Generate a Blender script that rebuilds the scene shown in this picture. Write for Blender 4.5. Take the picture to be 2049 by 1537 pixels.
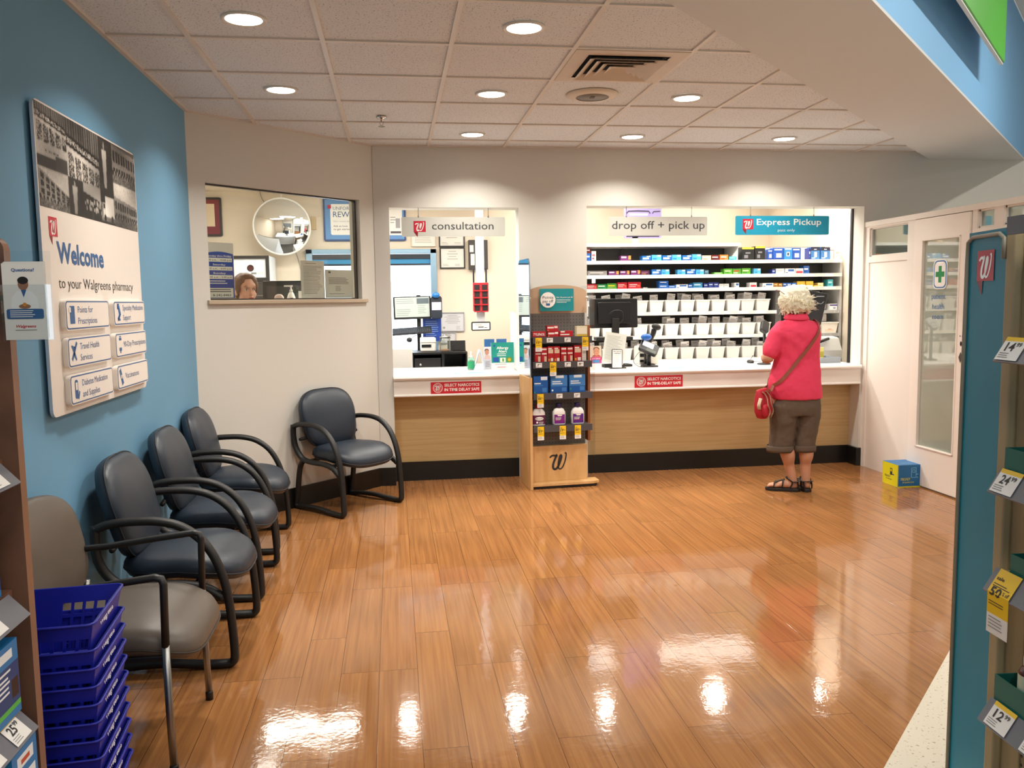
import bpy, bmesh, math, random
import numpy as np
from mathutils import Vector, Matrix, noise

for o in list(bpy.data.objects):
    bpy.data.objects.remove(o)
S = bpy.context.scene
COL = S.collection
random.seed(7)
PI = math.pi

# ------------------------------------------------------------------ camera, world, exposure, large lights
CZ = 1.507
def make_camera():
    cd = bpy.data.cameras.new('camera')
    cam = bpy.data.objects.new('camera', cd)
    COL.objects.link(cam)
    pi_, ya, ro = -.0988455724, .138429617, -.0136152172
    cy, sy, cp, sp = math.cos(ya), math.sin(ya), math.cos(pi_), math.sin(pi_)
    f = Vector((sy * cp, cy * cp, sp)); r = Vector((cy, -sy, 0)); u = r.cross(f)
    cr, sr = math.cos(ro), math.sin(ro)
    R, U = r * cr + u * sr, u * cr - r * sr
    m = Matrix((R, U, -f)).transposed().to_4x4()
    m.translation = Vector((0, 0, CZ))
    cam.matrix_world = m
    cd.sensor_width = 36.0
    cd.lens = 1685.6 / 2049 * 36
    cd.clip_start = .05
    S.camera = cam
make_camera()
S.view_settings.view_transform = 'Standard'
S.view_settings.look = 'None'
S.view_settings.gamma = 1
S.view_settings.use_curve_mapping = False
S.view_settings.exposure = 0.0
S.cycles.max_bounces = 8
S.cycles.diffuse_bounces = 5
S.cycles.glossy_bounces = 4
S.cycles.transmission_bounces = 6
S.cycles.transparent_max_bounces = 12
S.cycles.caustics_reflective = False
S.cycles.caustics_refractive = False
S.cycles.sample_clamp_indirect = 6.0

LAMP = 14.0        # W per downlight
PHARM = 17.5       # W per pharmacy downlight
STORE = 40.0       # W per added sales floor strip
W = bpy.data.worlds.new('world'); S.world = W; W.use_nodes = True
W.node_tree.nodes['Background'].inputs['Color'].default_value = (.97, .98, 1.0, 1)
W.node_tree.nodes['Background'].inputs['Strength'].default_value = .30

def area_light(name, loc, size, power, color, parent=None, spread=PI, shape='DISK', size_y=None, rot=(0, 0, 0)):
    ld = bpy.data.lights.new(name, 'AREA')
    ld.shape = shape; ld.size = size
    if size_y: ld.size_y = size_y
    ld.energy = power; ld.color = color; ld.spread = spread
    o = bpy.data.objects.new(name, ld); COL.objects.link(o)
    o.location = loc; o.rotation_euler = rot
    if parent: o.parent = parent
    return o

# ------------------------------------------------------------------ materials
def lin(h):
    h = h.lstrip('#')
    out = []
    for i in (0, 2, 4):
        c = int(h[i:i + 2], 16) / 255
        out.append(c / 12.92 if c <= .04045 else ((c + .055) / 1.055) ** 2.4)
    return tuple(out) + (1,)
_mc = {}
def pm(hexc, rough=.5, metal=0, coat=0, spec=.5, emit=0, bump=0, bscale=200, trans=0, alpha=1, var=0, vscale=3):
    key = (hexc, rough, metal, coat, spec, emit, bump, bscale, trans, alpha, var, vscale)
    if key in _mc: return _mc[key]
    m = bpy.data.materials.new('paint_' + hexc.strip('#')); m.use_nodes = True
    nt = m.node_tree; b = nt.nodes['Principled BSDF']
    b.inputs['Base Color'].default_value = lin(hexc)
    b.inputs['Roughness'].default_value = rough
    b.inputs['Metallic'].default_value = metal
    b.inputs['Coat Weight'].default_value = coat
    b.inputs['Coat Roughness'].default_value = .08
    b.inputs['Specular IOR Level'].default_value = spec
    b.inputs['Transmission Weight'].default_value = trans
    b.inputs['Alpha'].default_value = alpha
    if emit:
        b.inputs['Emission Color'].default_value = lin(hexc); b.inputs['Emission Strength'].default_value = emit
    if bump or var:
        tc = nt.nodes.new('ShaderNodeTexCoord')
    if bump:
        n = nt.nodes.new('ShaderNodeTexNoise'); n.inputs['Scale'].default_value = bscale; n.inputs['Detail'].default_value = 3
        nt.links.new(tc.outputs['Object'], n.inputs['Vector'])
        bp = nt.nodes.new('ShaderNodeBump'); bp.inputs['Strength'].default_value = bump; bp.inputs['Distance'].default_value = .002
        nt.links.new(n.outputs['Fac'], bp.inputs['Height']); nt.links.new(bp.outputs['Normal'], b.inputs['Normal'])
    if var:
        n2 = nt.nodes.new('ShaderNodeTexNoise'); n2.inputs['Scale'].default_value = vscale; n2.inputs['Detail'].default_value = 4
        nt.links.new(tc.outputs['Object'], n2.inputs['Vector'])
        mx = nt.nodes.new('ShaderNodeMix'); mx.data_type = 'RGBA'
        c = lin(hexc)
        mx.inputs[6].default_value = tuple(v * (1 - var) for v in c[:3]) + (1,)
        mx.inputs[7].default_value = tuple(min(1, v * (1 + var)) for v in c[:3]) + (1,)
        nt.links.new(n2.outputs['Fac'], mx.inputs[0]); nt.links.new(mx.outputs[2], b.inputs['Base Color'])
    _mc[key] = m
    return m

def nodemat(name):
    m = bpy.data.materials.new(name); m.use_nodes = True
    return m, m.node_tree, m.node_tree.nodes['Principled BSDF']
def N(nt, t, **kw):
    n = nt.nodes.new('ShaderNode' + t)
    for k, v in kw.items():
        if k in n.inputs: n.inputs[k].default_value = v
        else: setattr(n, k, v)
    return n

def mat_floor():
    m, nt, b = nodemat('wood_laminate'); L = nt.links.new
    tc = N(nt, 'TexCoord')
    mp = N(nt, 'Mapping'); mp.inputs['Rotation'].default_value = (0, 0, PI / 2)
    mp.inputs['Location'].default_value = (.31, -.06, 0)
    L(tc.outputs['Object'], mp.inputs['Vector'])
    br = N(nt, 'TexBrick', offset=.37, offset_frequency=3, squash=1.0)
    br.inputs['Color1'].default_value = (0, 0, 0, 1); br.inputs['Color2'].default_value = (1, 1, 1, 1)
    br.inputs['Mortar'].default_value = (.5, .5, .5, 1)
    br.inputs['Scale'].default_value = 1; br.inputs['Mortar Size'].default_value = .0013
    br.inputs['Mortar Smooth'].default_value = .1; br.inputs['Bias'].default_value = 0
    br.inputs['Brick Width'].default_value = 1.02; br.inputs['Row Height'].default_value = .155
    L(mp.outputs['Vector'], br.inputs['Vector'])
    # grain: stretched along the board, shifted per board
    vm = N(nt, 'VectorMath', operation='MULTIPLY_ADD'); vm.inputs[1].default_value = (1, 1, 1)
    sc = N(nt, 'VectorMath', operation='SCALE'); sc.inputs['Scale'].default_value = 7.3
    L(br.outputs['Color'], sc.inputs[0]); L(tc.outputs['Object'], vm.inputs[0]); L(sc.outputs[0], vm.inputs[2])
    g1m = N(nt, 'Mapping'); g1m.inputs['Scale'].default_value = (70, 1.5, 1); L(vm.outputs[0], g1m.inputs['Vector'])
    g1 = N(nt, 'TexNoise'); g1.inputs['Scale'].default_value = 1; g1.inputs['Detail'].default_value = 5; g1.inputs['Distortion'].default_value = .6
    L(g1m.outputs['Vector'], g1.inputs['Vector'])
    g2m = N(nt, 'Mapping'); g2m.inputs['Scale'].default_value = (9, .55, 1); L(vm.outputs[0], g2m.inputs['Vector'])
    g2 = N(nt, 'TexWave', wave_type='RINGS', rings_direction='X'); g2.inputs['Scale'].default_value = .9; g2.inputs['Distortion'].default_value = 5.0; g2.inputs['Detail'].default_value = 3
    L(g2m.outputs['Vector'], g2.inputs['Vector'])
    cr = N(nt, 'ValToRGB')
    cr.color_ramp.elements[0].position = .28; cr.color_ramp.elements[0].color = lin('#8c5c37')
    cr.color_ramp.elements[1].position = .72; cr.color_ramp.elements[1].color = lin('#a87546')
    L(g1.outputs['Fac'], cr.inputs['Fac'])
    mx = N(nt, 'Mix', data_type='RGBA', blend_type='MULTIPLY'); mx.inputs[0].default_value = .10
    L(cr.outputs['Color'], mx.inputs[6]); L(g2.outputs['Color'], mx.inputs[7])
    hs = N(nt, 'HueSaturation'); mr = N(nt, 'MapRange'); mr.inputs['To Min'].default_value = .93; mr.inputs['To Max'].default_value = 1.06
    L(br.outputs['Color'], mr.inputs['Value']); L(mr.outputs['Result'], hs.inputs['Value']); L(mx.outputs[2], hs.inputs['Color'])
    mj = N(nt, 'Mix', data_type='RGBA'); mj.inputs[7].default_value = lin('#5e3a20')
    L(br.outputs['Fac'], mj.inputs[0]); L(hs.outputs['Color'], mj.inputs[6]); L(mj.outputs[2], b.inputs['Base Color'])
    b.inputs['Roughness'].default_value = .07
    b.inputs['Specular IOR Level'].default_value = .5
    # gentle waviness of the boards plus the joint
    wv = N(nt, 'TexNoise'); wv.inputs['Scale'].default_value = 9; wv.inputs['Detail'].default_value = 2
    L(tc.outputs['Object'], wv.inputs['Vector'])
    fine = N(nt, 'TexNoise'); fine.inputs['Scale'].default_value = 60; L(tc.outputs['Object'], fine.inputs['Vector'])
    ad = N(nt, 'Math', operation='MULTIPLY_ADD'); ad.inputs[1].default_value = .3; L(fine.outputs['Fac'], ad.inputs[0]); L(wv.outputs['Fac'], ad.inputs[2])
    sb = N(nt, 'Math', operation='MULTIPLY_ADD'); sb.inputs[1].default_value = -.5; L(br.outputs['Fac'], sb.inputs[0]); L(ad.outputs[0], sb.inputs[2])
    bp = N(nt, 'Bump'); bp.inputs['Strength'].default_value = .16; bp.inputs['Distance'].default_value = .004
    L(sb.outputs[0], bp.inputs['Height']); L(bp.outputs['Normal'], b.inputs['Normal'])
    return m

def mat_speckle(name, base, dark, scale, thr, bump=.3, rough=.9):
    m, nt, b = nodemat(name); L = nt.links.new
    tc = N(nt, 'TexCoord')
    n = N(nt, 'TexNoise'); n.inputs['Scale'].default_value = scale; n.inputs['Detail'].default_value = 2
    L(tc.outputs['Object'], n.inputs['Vector'])
    cr = N(nt, 'ValToRGB'); cr.color_ramp.elements[0].position = thr; cr.color_ramp.elements[0].color = lin(dark)
    cr.color_ramp.elements[1].position = thr + .04; cr.color_ramp.elements[1].color = lin(base)
    L(n.outputs['Fac'], cr.inputs['Fac']); L(cr.outputs['Color'], b.inputs['Base Color'])
    b.inputs['Roughness'].default_value = rough
    if bump:
        bp = N(nt, 'Bump'); bp.inputs['Strength'].default_value = bump; bp.inputs['Distance'].default_value = .001
        L(n.outputs['Fac'], bp.inputs['Height']); L(bp.outputs['Normal'], b.inputs['Normal'])
    return m

def mat_wood(name, c1, c2, scale=(3, 3, 60), rough=.45):
    m, nt, b = nodemat(name); L = nt.links.new
    tc = N(nt, 'TexCoord'); mp = N(nt, 'Mapping'); mp.inputs['Scale'].default_value = scale
    L(tc.outputs['Object'], mp.inputs['Vector'])
    n = N(nt, 'TexNoise'); n.inputs['Scale'].default_value = 1; n.inputs['Detail'].default_value = 5; n.inputs['Distortion'].default_value = .4
    L(mp.outputs['Vector'], n.inputs['Vector'])
    cr = N(nt, 'ValToRGB'); cr.color_ramp.elements[0].position = .3; cr.color_ramp.elements[0].color = lin(c1)
    cr.color_ramp.elements[1].position = .7; cr.color_ramp.elements[1].color = lin(c2)
    L(n.outputs['Fac'], cr.inputs['Fac']); L(cr.outputs['Color'], b.inputs['Base Color'])
    b.inputs['Roughness'].default_value = rough
    return m

def mat_pegboard(name, base, hole, pitch, plane='xz', r=.14):
    m, nt, b = nodemat(name); L = nt.links.new
    tc = N(nt, 'TexCoord'); sp = N(nt, 'SeparateXYZ'); L(tc.outputs['Object'], sp.inputs[0])
    acc = None
    for ax in plane:
        d = N(nt, 'Math', operation='DIVIDE'); d.inputs[1].default_value = pitch; L(sp.outputs[ax.upper()], d.inputs[0])
        f = N(nt, 'Math', operation='FRACT'); L(d.outputs[0], f.inputs[0])
        s = N(nt, 'Math', operation='SUBTRACT'); s.inputs[1].default_value = .5; L(f.outputs[0], s.inputs[0])
        p = N(nt, 'Math', operation='POWER'); p.inputs[1].default_value = 2; L(s.outputs[0], p.inputs[0])
        if acc is None: acc = p
        else:
            a = N(nt, 'Math', operation='ADD'); L(acc.outputs[0], a.inputs[0]); L(p.outputs[0], a.inputs[1]); acc = a
    lt = N(nt, 'Math', operation='LESS_THAN'); lt.inputs[1].default_value = r * r; L(acc.outputs[0], lt.inputs[0])
    mx = N(nt, 'Mix', data_type='RGBA'); mx.inputs[6].default_value = lin(base); mx.inputs[7].default_value = lin(hole)
    L(lt.outputs[0], mx.inputs[0]); L(mx.outputs[2], b.inputs['Base Color'])
    b.inputs['Roughness'].default_value = .55
    return m

def mat_glass(name, tint='#ffffff', refl=.06, rough=0.0, haze=0.0, hazecol='#dfe6dc', graze=.6):
    m = bpy.data.materials.new(name); m.use_nodes = True; nt = m.node_tree; nt.nodes.clear(); L = nt.links.new
    out = N(nt, 'OutputMaterial'); tr = N(nt, 'BsdfTransparent'); tr.inputs['Color'].default_value = lin(tint)
    gl = N(nt, 'BsdfGlossy'); gl.inputs['Roughness'].default_value = rough
    last = tr
    if haze:
        df = N(nt, 'BsdfDiffuse'); df.inputs['Color'].default_value = lin(hazecol)
        tl = N(nt, 'BsdfTranslucent'); tl.inputs['Color'].default_value = lin(hazecol)
        h2 = N(nt, 'MixShader'); h2.inputs[0].default_value = .35; L(df.outputs[0], h2.inputs[1]); L(tl.outputs[0], h2.inputs[2])
        h = N(nt, 'MixShader'); h.inputs[0].default_value = haze; L(tr.outputs[0], h.inputs[1]); L(h2.outputs[0], h.inputs[2]); last = h
    lw = N(nt, 'LayerWeight'); lw.inputs['Blend'].default_value = .25
    mr = N(nt, 'MapRange'); mr.inputs['To Min'].default_value = refl; mr.inputs['To Max'].default_value = min(1, refl + graze)
    L(lw.outputs['Fresnel'], mr.inputs['Value'])
    mx = N(nt, 'MixShader'); L(mr.outputs['Result'], mx.inputs[0]); L(last.outputs[0], mx.inputs[1]); L(gl.outputs[0], mx.inputs[2])
    L(mx.outputs[0], out.inputs['Surface'])
    return m

def mat_print():
    m, nt, b = nodemat('printed_picture')
    a = N(nt, 'VertexColor', layer_name='Col'); nt.links.new(a.outputs['Color'], b.inputs['Base Color'])
    b.inputs['Roughness'].default_value = .45
    return m

FLOOR = mat_floor()
TILE = mat_speckle('vinyl_tile', '#d8cfbd', '#a89c88', 90, .33, 0, .25)
CEIL = mat_speckle('ceiling_tile', '#dcdfe3', '#8d8f92', 120, .34, .25, .95)
GYP = pm('#d0d2d3', .9, bump=.08, bscale=90)
CREAM = pm('#d4d2ca', .8, bump=.06, bscale=160)
BLUEW = pm('#6a9cbc', .75, bump=.06, bscale=160)
PHW = pm('#e9dcc8', .8)
WHITE = pm('#eeebe6', .45)
WHITEG = pm('#f3f1ec', .25)
BLACK = pm('#141414', .45)
BLACKM = pm('#1b1a19', .6)
BLKBASE = pm('#12110f', .35)
OAK = mat_wood('oak_laminate', '#b99b68', '#c8ac7b', (2, 2, 55), .5)
MAPLE = mat_wood('maple_board', '#c99c62', '#d9b27c', (18, 18, 3), .4)
BRONZE = mat_wood('bronze_laminate', '#5a3f31', '#7a5542', (7, 7, 6), .5)
CHROME = pm('#c9c9c9', .12, 1)
STEEL = pm('#9a9a98', .35, 1)
GLASS = mat_glass('clear_glass', '#fbfdfb', .03)
ACRYL = mat_glass('clear_acrylic', '#fafcfd', .02, graze=.15)
PRINT = mat_print()
PEG = mat_pegboard('grey_pegboard', '#6b6762', '#2f2c2a', .0262)
PAPER = pm('#ece9e2', .7)
INK = pm('#2b2a2a', .6)
LOGORED = pm('#c5203a', .45)
LOGODARK = pm('#8e1428', .45)
BLUEINK = pm('#2f5f96', .5)
SEATBLUE = pm('#222c38', .42, bump=.12, bscale=300)
FRAMEBLK = pm('#131211', .5, bump=.1, bscale=400)
TEAL = pm('#0b88a4', .5)
TEALDK = pm('#0c6d64', .4)

# ------------------------------------------------------------------ mesh builder
class MB:
    def __init__(s): s.v = []; s.f = []; s.mi = []; s.sm = []
    def add(s, vs, fs, m=0, M=None, smooth=False):
        b = len(s.v)
        s.v += [tuple(M @ Vector(p)) for p in vs] if M is not None else [tuple(p) for p in vs]
        for q in fs:
            s.f.append(tuple(b + i for i in q)); s.mi.append(m); s.sm.append(smooth)
        return s
    def box(s, x0, x1, y0, y1, z0, z1, m=0, M=None):
        v = [(x, y, z) for z in (z0, z1) for y in (y0, y1) for x in (x0, x1)]
        return s.add(v, [(0, 2, 3, 1), (4, 5, 7, 6), (0, 1, 5, 4), (2, 6, 7, 3), (0, 4, 6, 2), (1, 3, 7, 5)], m, M)
    def tube(s, path, r, n=8, m=0, closed=False, ry=None, M=None, smooth=True, up=None):
        P = [Vector(p) for p in path]; k = len(P)
        rs = r if isinstance(r, (list, tuple)) else [r] * k
        rys = ry if isinstance(ry, (list, tuple)) else ([ry] * k if ry else rs)
        vs = []; prev = None
        for i, p in enumerate(P):
            a = P[i - 1] if (i > 0 or closed) else P[i]
            c = P[(i + 1) % k] if (i < k - 1 or closed) else P[i]
            t = (c - a).normalized() if (c - a).length > 1e-9 else Vector((0, 0, 1))
            if prev is None:
                g = Vector(up) if up else (Vector((0, 0, 1)) if abs(t.z) < .9 else Vector((1, 0, 0)))
            else: g = prev
            nx = (g - t * g.dot(t))
            nx = nx.normalized() if nx.length > 1e-6 else t.orthogonal().normalized()
            prev = nx; ny = t.cross(nx)
            for j in range(n):
                an = 2 * PI * j / n
                vs.append(p + nx * math.cos(an) * rs[i] + ny * math.sin(an) * rys[i])
        fs = []
        for i in range(k if closed else k - 1):
            i2 = (i + 1) % k
            for j in range(n):
                j2 = (j + 1) % n
                fs.append((i * n + j, i * n + j2, i2 * n + j2, i2 * n + j))
        if not closed:
            fs.append(tuple(range(n - 1, -1, -1))); fs.append(tuple((k - 1) * n + j for j in range(n)))
        return s.add(vs, fs, m, M, smooth)
    def lathe(s, prof, n=24, m=0, M=None, smooth=True, cap=True):
        vs = []; fs = []; k = len(prof)
        for r, z in prof:
            for j in range(n):
                a = 2 * PI * j / n; vs.append((r * math.cos(a), r * math.sin(a), z))
        for i in range(k - 1):
            for j in range(n):
                j2 = (j + 1) % n; fs.append((i * n + j, i * n + j2, (i + 1) * n + j2, (i + 1) * n + j))
        if cap:
            fs.append(tuple(range(n - 1, -1, -1))); fs.append(tuple((k - 1) * n + j for j in range(n)))
        return s.add(vs, fs, m, M, smooth)
    def prism(s, poly, z0, z1, m=0, M=None, mside=None, smooth=False):
        n = len(poly)
        vs = [(x, y, z0) for x, y in poly] + [(x, y, z1) for x, y in poly]
        s.add(vs, [tuple(range(n - 1, -1, -1)), tuple(range(n, 2 * n))], m, M)
        b = len(s.v) - 2 * n
        for i in range(n):
            j = (i + 1) % n
            s.f.append((b + i, b + j, b + n + j, b + n + i)); s.mi.append(m if mside is None else mside); s.sm.append(smooth)
        return s
    def quad(s, a, b, c, d, m=0, M=None): return s.add([a, b, c, d], [(0, 1, 2, 3)], m, M)
    def rings(s, rings, m=0, M=None, cap=True, smooth=True):
        n = len(rings[0]); vs = [p for r in rings for p in r]; fs = []
        for i in range(len(rings) - 1):
            for j in range(n):
                j2 = (j + 1) % n; fs.append((i * n + j, i * n + j2, (i + 1) * n + j2, (i + 1) * n + j))
        if cap:
            fs.append(tuple(range(n - 1, -1, -1))); fs.append(tuple((len(rings) - 1) * n + j for j in range(n)))
        return s.add(vs, fs, m, M, smooth)
    def ell(s, c, r, m=0, M=None, n=16, k=10, rot=None):
        rg = []
        for i in range(1, k):
            a = -PI / 2 + PI * i / k
            rg.append([(math.cos(a) * math.cos(2 * PI * j / n), math.cos(a) * math.sin(2 * PI * j / n), math.sin(a)) for j in range(n)])
        T = Matrix.Translation(c) @ (rot.to_4x4() if rot else Matrix.Identity(4)) @ Matrix.Diagonal((r[0], r[1], r[2], 1))
        return s.rings(rg, m, (M @ T) if M is not None else T)
    def mesh(s, name, mats):
        me = bpy.data.meshes.new(name)
        me.from_pydata(s.v, [], s.f); me.polygons.foreach_set('material_index', s.mi)
        me.polygons.foreach_set('use_smooth', s.sm)
        for m in (mats if isinstance(mats, (list, tuple)) else [mats]): me.materials.append(m)
        me.update(); return me
    def build(s, name, mats, parent=None, loc=(0, 0, 0), rot=(0, 0, 0), bevel=0, seg=2, subsurf=0, solid=0):
        o = bpy.data.objects.new(name, s.mesh(name, mats)); COL.objects.link(o)
        o.location = loc; o.rotation_euler = rot
        if parent: o.parent = parent
        if bevel:
            b = o.modifiers.new('edge', 'BEVEL'); b.width = bevel; b.segments = seg; b.limit_method = 'ANGLE'; b.angle_limit = .6; b.use_clamp_overlap = True
        if solid:
            b = o.modifiers.new('thick', 'SOLIDIFY'); b.thickness = solid; b.offset = 0
        if subsurf:
            b = o.modifiers.new('sub', 'SUBSURF'); b.levels = subsurf; b.render_levels = subsurf
        return o

def tag(o, label=None, cat=None, group=None, kind=None):
    if label: o['label'] = label
    if cat: o['category'] = cat
    if group: o['group'] = group
    if kind: o['kind'] = kind
    return o
def thing(name, label, cat, loc=(0, 0, 0), rz=0, group=None, rot=None):
    o = bpy.data.objects.new(name, None); COL.objects.link(o)
    o.location = loc; o.rotation_euler = rot if rot else (0, 0, rz); o.empty_display_size = .1
    return tag(o, label, cat, group)
def struct(name, mb, mats, **kw):
    return tag(mb.build(name, mats, **kw), kind='structure')
def dup(root, loc, rz=None, label=None, group=None):
    r = root.copy(); COL.objects.link(r); r.location = loc
    if rz is not None: r.rotation_euler = (0, 0, rz)
    if label: r['label'] = label
    if group: r['group'] = group
    for ch in list(root.children):
        c = ch.copy(); COL.objects.link(c); c.parent = r
        for g in list(ch.children):
            d = g.copy(); COL.objects.link(d); d.parent = c
    return r

ORD = ['first', 'second', 'third', 'fourth', 'fifth', 'sixth', 'seventh', 'eighth', 'ninth', 'tenth', 'eleventh', 'twelfth', 'thirteenth', 'fourteenth', 'fifteenth', 'sixteenth', 'seventeenth', 'eighteenth', 'nineteenth', 'twentieth', 'twenty-first', 'twenty-second', 'twenty-third', 'twenty-fourth', 'twenty-fifth', 'twenty-sixth', 'twenty-seventh', 'twenty-eighth', 'twenty-ninth', 'thirtieth', 'thirty-first', 'thirty-second', 'thirty-third', 'thirty-fourth', 'thirty-fifth', 'thirty-sixth', 'thirty-seventh', 'thirty-eighth', 'thirty-ninth', 'fortieth']

# ------------------------------------------------------------------ lettering
_tg = {}
def text_geo(body, bold=0, shear=0, spacing=1.0):
    k = (body, bold, shear, spacing)
    if k in _tg: return _tg[k]
    c = bpy.data.curves.new('t', 'FONT'); c.body = body; c.size = 1; c.offset = bold; c.shear = shear
    c.resolution_u = 2; c.space_character = spacing; c.fill_mode = 'FRONT'
    o = bpy.data.objects.new('t', c)
    me = bpy.data.meshes.new_from_object(o)
    vs = [tuple(v.co) for v in me.vertices]; fs = [tuple(p.vertices) for p in me.polygons]
    bpy.data.objects.remove(o); bpy.data.curves.remove(c); bpy.data.meshes.remove(me)
    _tg[k] = (vs, fs); return _tg[k]
def letters(mb, body, x, y, h, M, m=0, w=None, bold=0, align='l', shear=0, z=0):
    """adds one line of lettering in the XY plane of M; h = cap height, w = total width"""
    vs, fs = text_geo(body, bold, shear)
    if not vs: return
    x0 = min(v[0] for v in vs); x1 = max(v[0] for v in vs)
    sy = h / .70; sx = (w / (x1 - x0)) if w else sy
    W_ = (x1 - x0) * sx
    ox = {'l': x, 'c': x - W_ / 2, 'r': x - W_}[align]
    mb.add([(ox + (v[0] - x0) * sx, y + v[1] * sy, z) for v in vs], fs, m, M)
def face_y(x, y, z):      # letter plane facing -Y (towards the shop), origin there
    return Matrix.Translation((x, y, z)) @ Matrix.Rotation(PI / 2, 4, 'X')
def face_x(x, y, z):      # letter plane facing +X
    return Matrix.Translation((x, y, z)) @ Matrix.Rotation(PI / 2, 4, 'Z') @ Matrix.Rotation(PI / 2, 4, 'X')
def face_nx(x, y, z):     # letter plane facing -X
    return Matrix.Translation((x, y, z)) @ Matrix.Rotation(-PI / 2, 4, 'Z') @ Matrix.Rotation(PI / 2, 4, 'X')
def lines(mb, x, y, w, n, dy, h, M, m=0, z=0, seed=0):
    """unreadable small print as fine rules"""
    rr = random.Random(seed)
    for i in range(n):
        ww = w * rr.uniform(.7, 1)
        mb.quad((x, y - i * dy, z), (x + ww, y - i * dy, z), (x + ww, y - i * dy + h, z), (x, y - i * dy + h, z), m, M)
def rect(mb, x0, x1, y0, y1, M, m=0, z=0): mb.quad((x0, y0, z), (x1, y0, z), (x1, y1, z), (x0, y1, z), m, M)
def rrect(w, h, r, k=5, cx=0, cy=0):
    out = []
    for sx, sy, a in ((1, 1, 0), (-1, 1, PI / 2), (-1, -1, PI), (1, -1, 1.5 * PI)):
        for i in range(k + 1):
            t = a + PI / 2 * i / k
            out.append((cx + sx * (w / 2 - r) + r * math.cos(t), cy + sy * (h / 2 - r) + r * math.sin(t)))
    return out
def disc(mb, cx, cy, r, M, m=0, z=0, n=24, ry=None):
    mb.add([(cx + r * math.cos(2 * PI * i / n), cy + (ry or r) * math.sin(2 * PI * i / n), z) for i in range(n)], [tuple(range(n))], m, M)
def crom(P, k=6):
    P = [Vector(p) for p in P]; out = []
    for i in range(len(P) - 1):
        a, b, c, d = P[max(i - 1, 0)], P[i], P[i + 1], P[min(i + 2, len(P) - 1)]
        for j in range(k):
            t = j / k
            out.append(.5 * ((2 * b) + (c - a) * t + (2 * a - 5 * b + 4 * c - d) * t * t + (3 * b - a - 3 * c + d) * t ** 3))
    out.append(P[-1]); return out
def ribbon(mb, pts, wd, M, m=0, z=0):
    P = [Vector((p[0], p[1])) for p in pts]; n = len(P); vs = []
    for i, p in enumerate(P):
        t = (P[min(i + 1, n - 1)] - P[max(i - 1, 0)]).normalized(); nn = Vector((-t.y, t.x))
        w = wd(i / (n - 1)) if callable(wd) else wd
        vs += [(p.x + nn.x * w / 2, p.y + nn.y * w / 2, z), (p.x - nn.x * w / 2, p.y - nn.y * w / 2, z)]
    mb.add(vs, [(2 * i, 2 * i + 1, 2 * i + 3, 2 * i + 2) for i in range(n - 1)], m, M)
W_STROKE = [(.0, .70), (.10, .80), (.22, .82), (.34, .80), (.40, .84), (.30, .62), (.20, .36), (.19, .12), (.30, .04), (.44, .14), (.57, .40), (.66, .66), (.67, .80), (.60, .80), (.53, .58), (.48, .30), (.50, .10), (.60, .04), (.74, .16), (.87, .46), (.94, .78), (.93, .94), (.87, .90)]
def script_w(mb, x, y, s, M, m=0, z=0, wd=.105):
    pts = [(x + p.x * s, y + p.y * s) for p in crom([(a, b, 0) for a, b in W_STROKE], 5)]
    ribbon(mb, pts, lambda t: s * wd * (.62 + .38 * math.sin(PI * min(1, t * 1.2 + .1))), M, m, z)
def flag_logo(mb, x, y, s, M, mred, mdark, mw, z=0):
    """red speech flag, (x,y) its top corner, s its width"""
    rect(mb, x, x + s, y - .9 * s, y, M, mred, z)
    mb.add([(x, y - .9 * s, z), (x + .36 * s, y - .9 * s, z), (x + .32 * s, y - 1.32 * s, z)], [(0, 2, 1)], mdark, M)
    script_w(mb, x + .14 * s, y - .82 * s, .74 * s, M, mw, z + .0006, .14)

# ------------------------------------------------------------------ shapes
def pillow(mb, outline, th, dome, m=0, M=None, prof=None):
    n = len(outline); cx = sum(p[0] for p in outline) / n; cy = sum(p[1] for p in outline) / n
    prof = prof or [(.25, -th * .5), (.8, -th * .5), (.95, -th * .42), (1, -th * .15), (1, th * .15), (.955, th * .40), (.86, th * .5 + dome * .22), (.66, th * .5 + dome * .62), (.4, th * .5 + dome * .9), (.12, th * .5 + dome)]
    rg = [[(cx + (x - cx) * s_, cy + (y - cy) * s_, z) for x, y in outline] for s_, z in prof]
    mb.rings(rg, m, M)
def sup(w, h, e=2.8, n=36, cx=0, cy=0):
    out = []
    for i in range(n):
        a = 2 * PI * i / n; c, s_ = math.cos(a), math.sin(a)
        out.append((cx + w / 2 * math.copysign(abs(c) ** (2 / e), c), cy + h / 2 * math.copysign(abs(s_) ** (2 / e), s_)))
    return out
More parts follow.
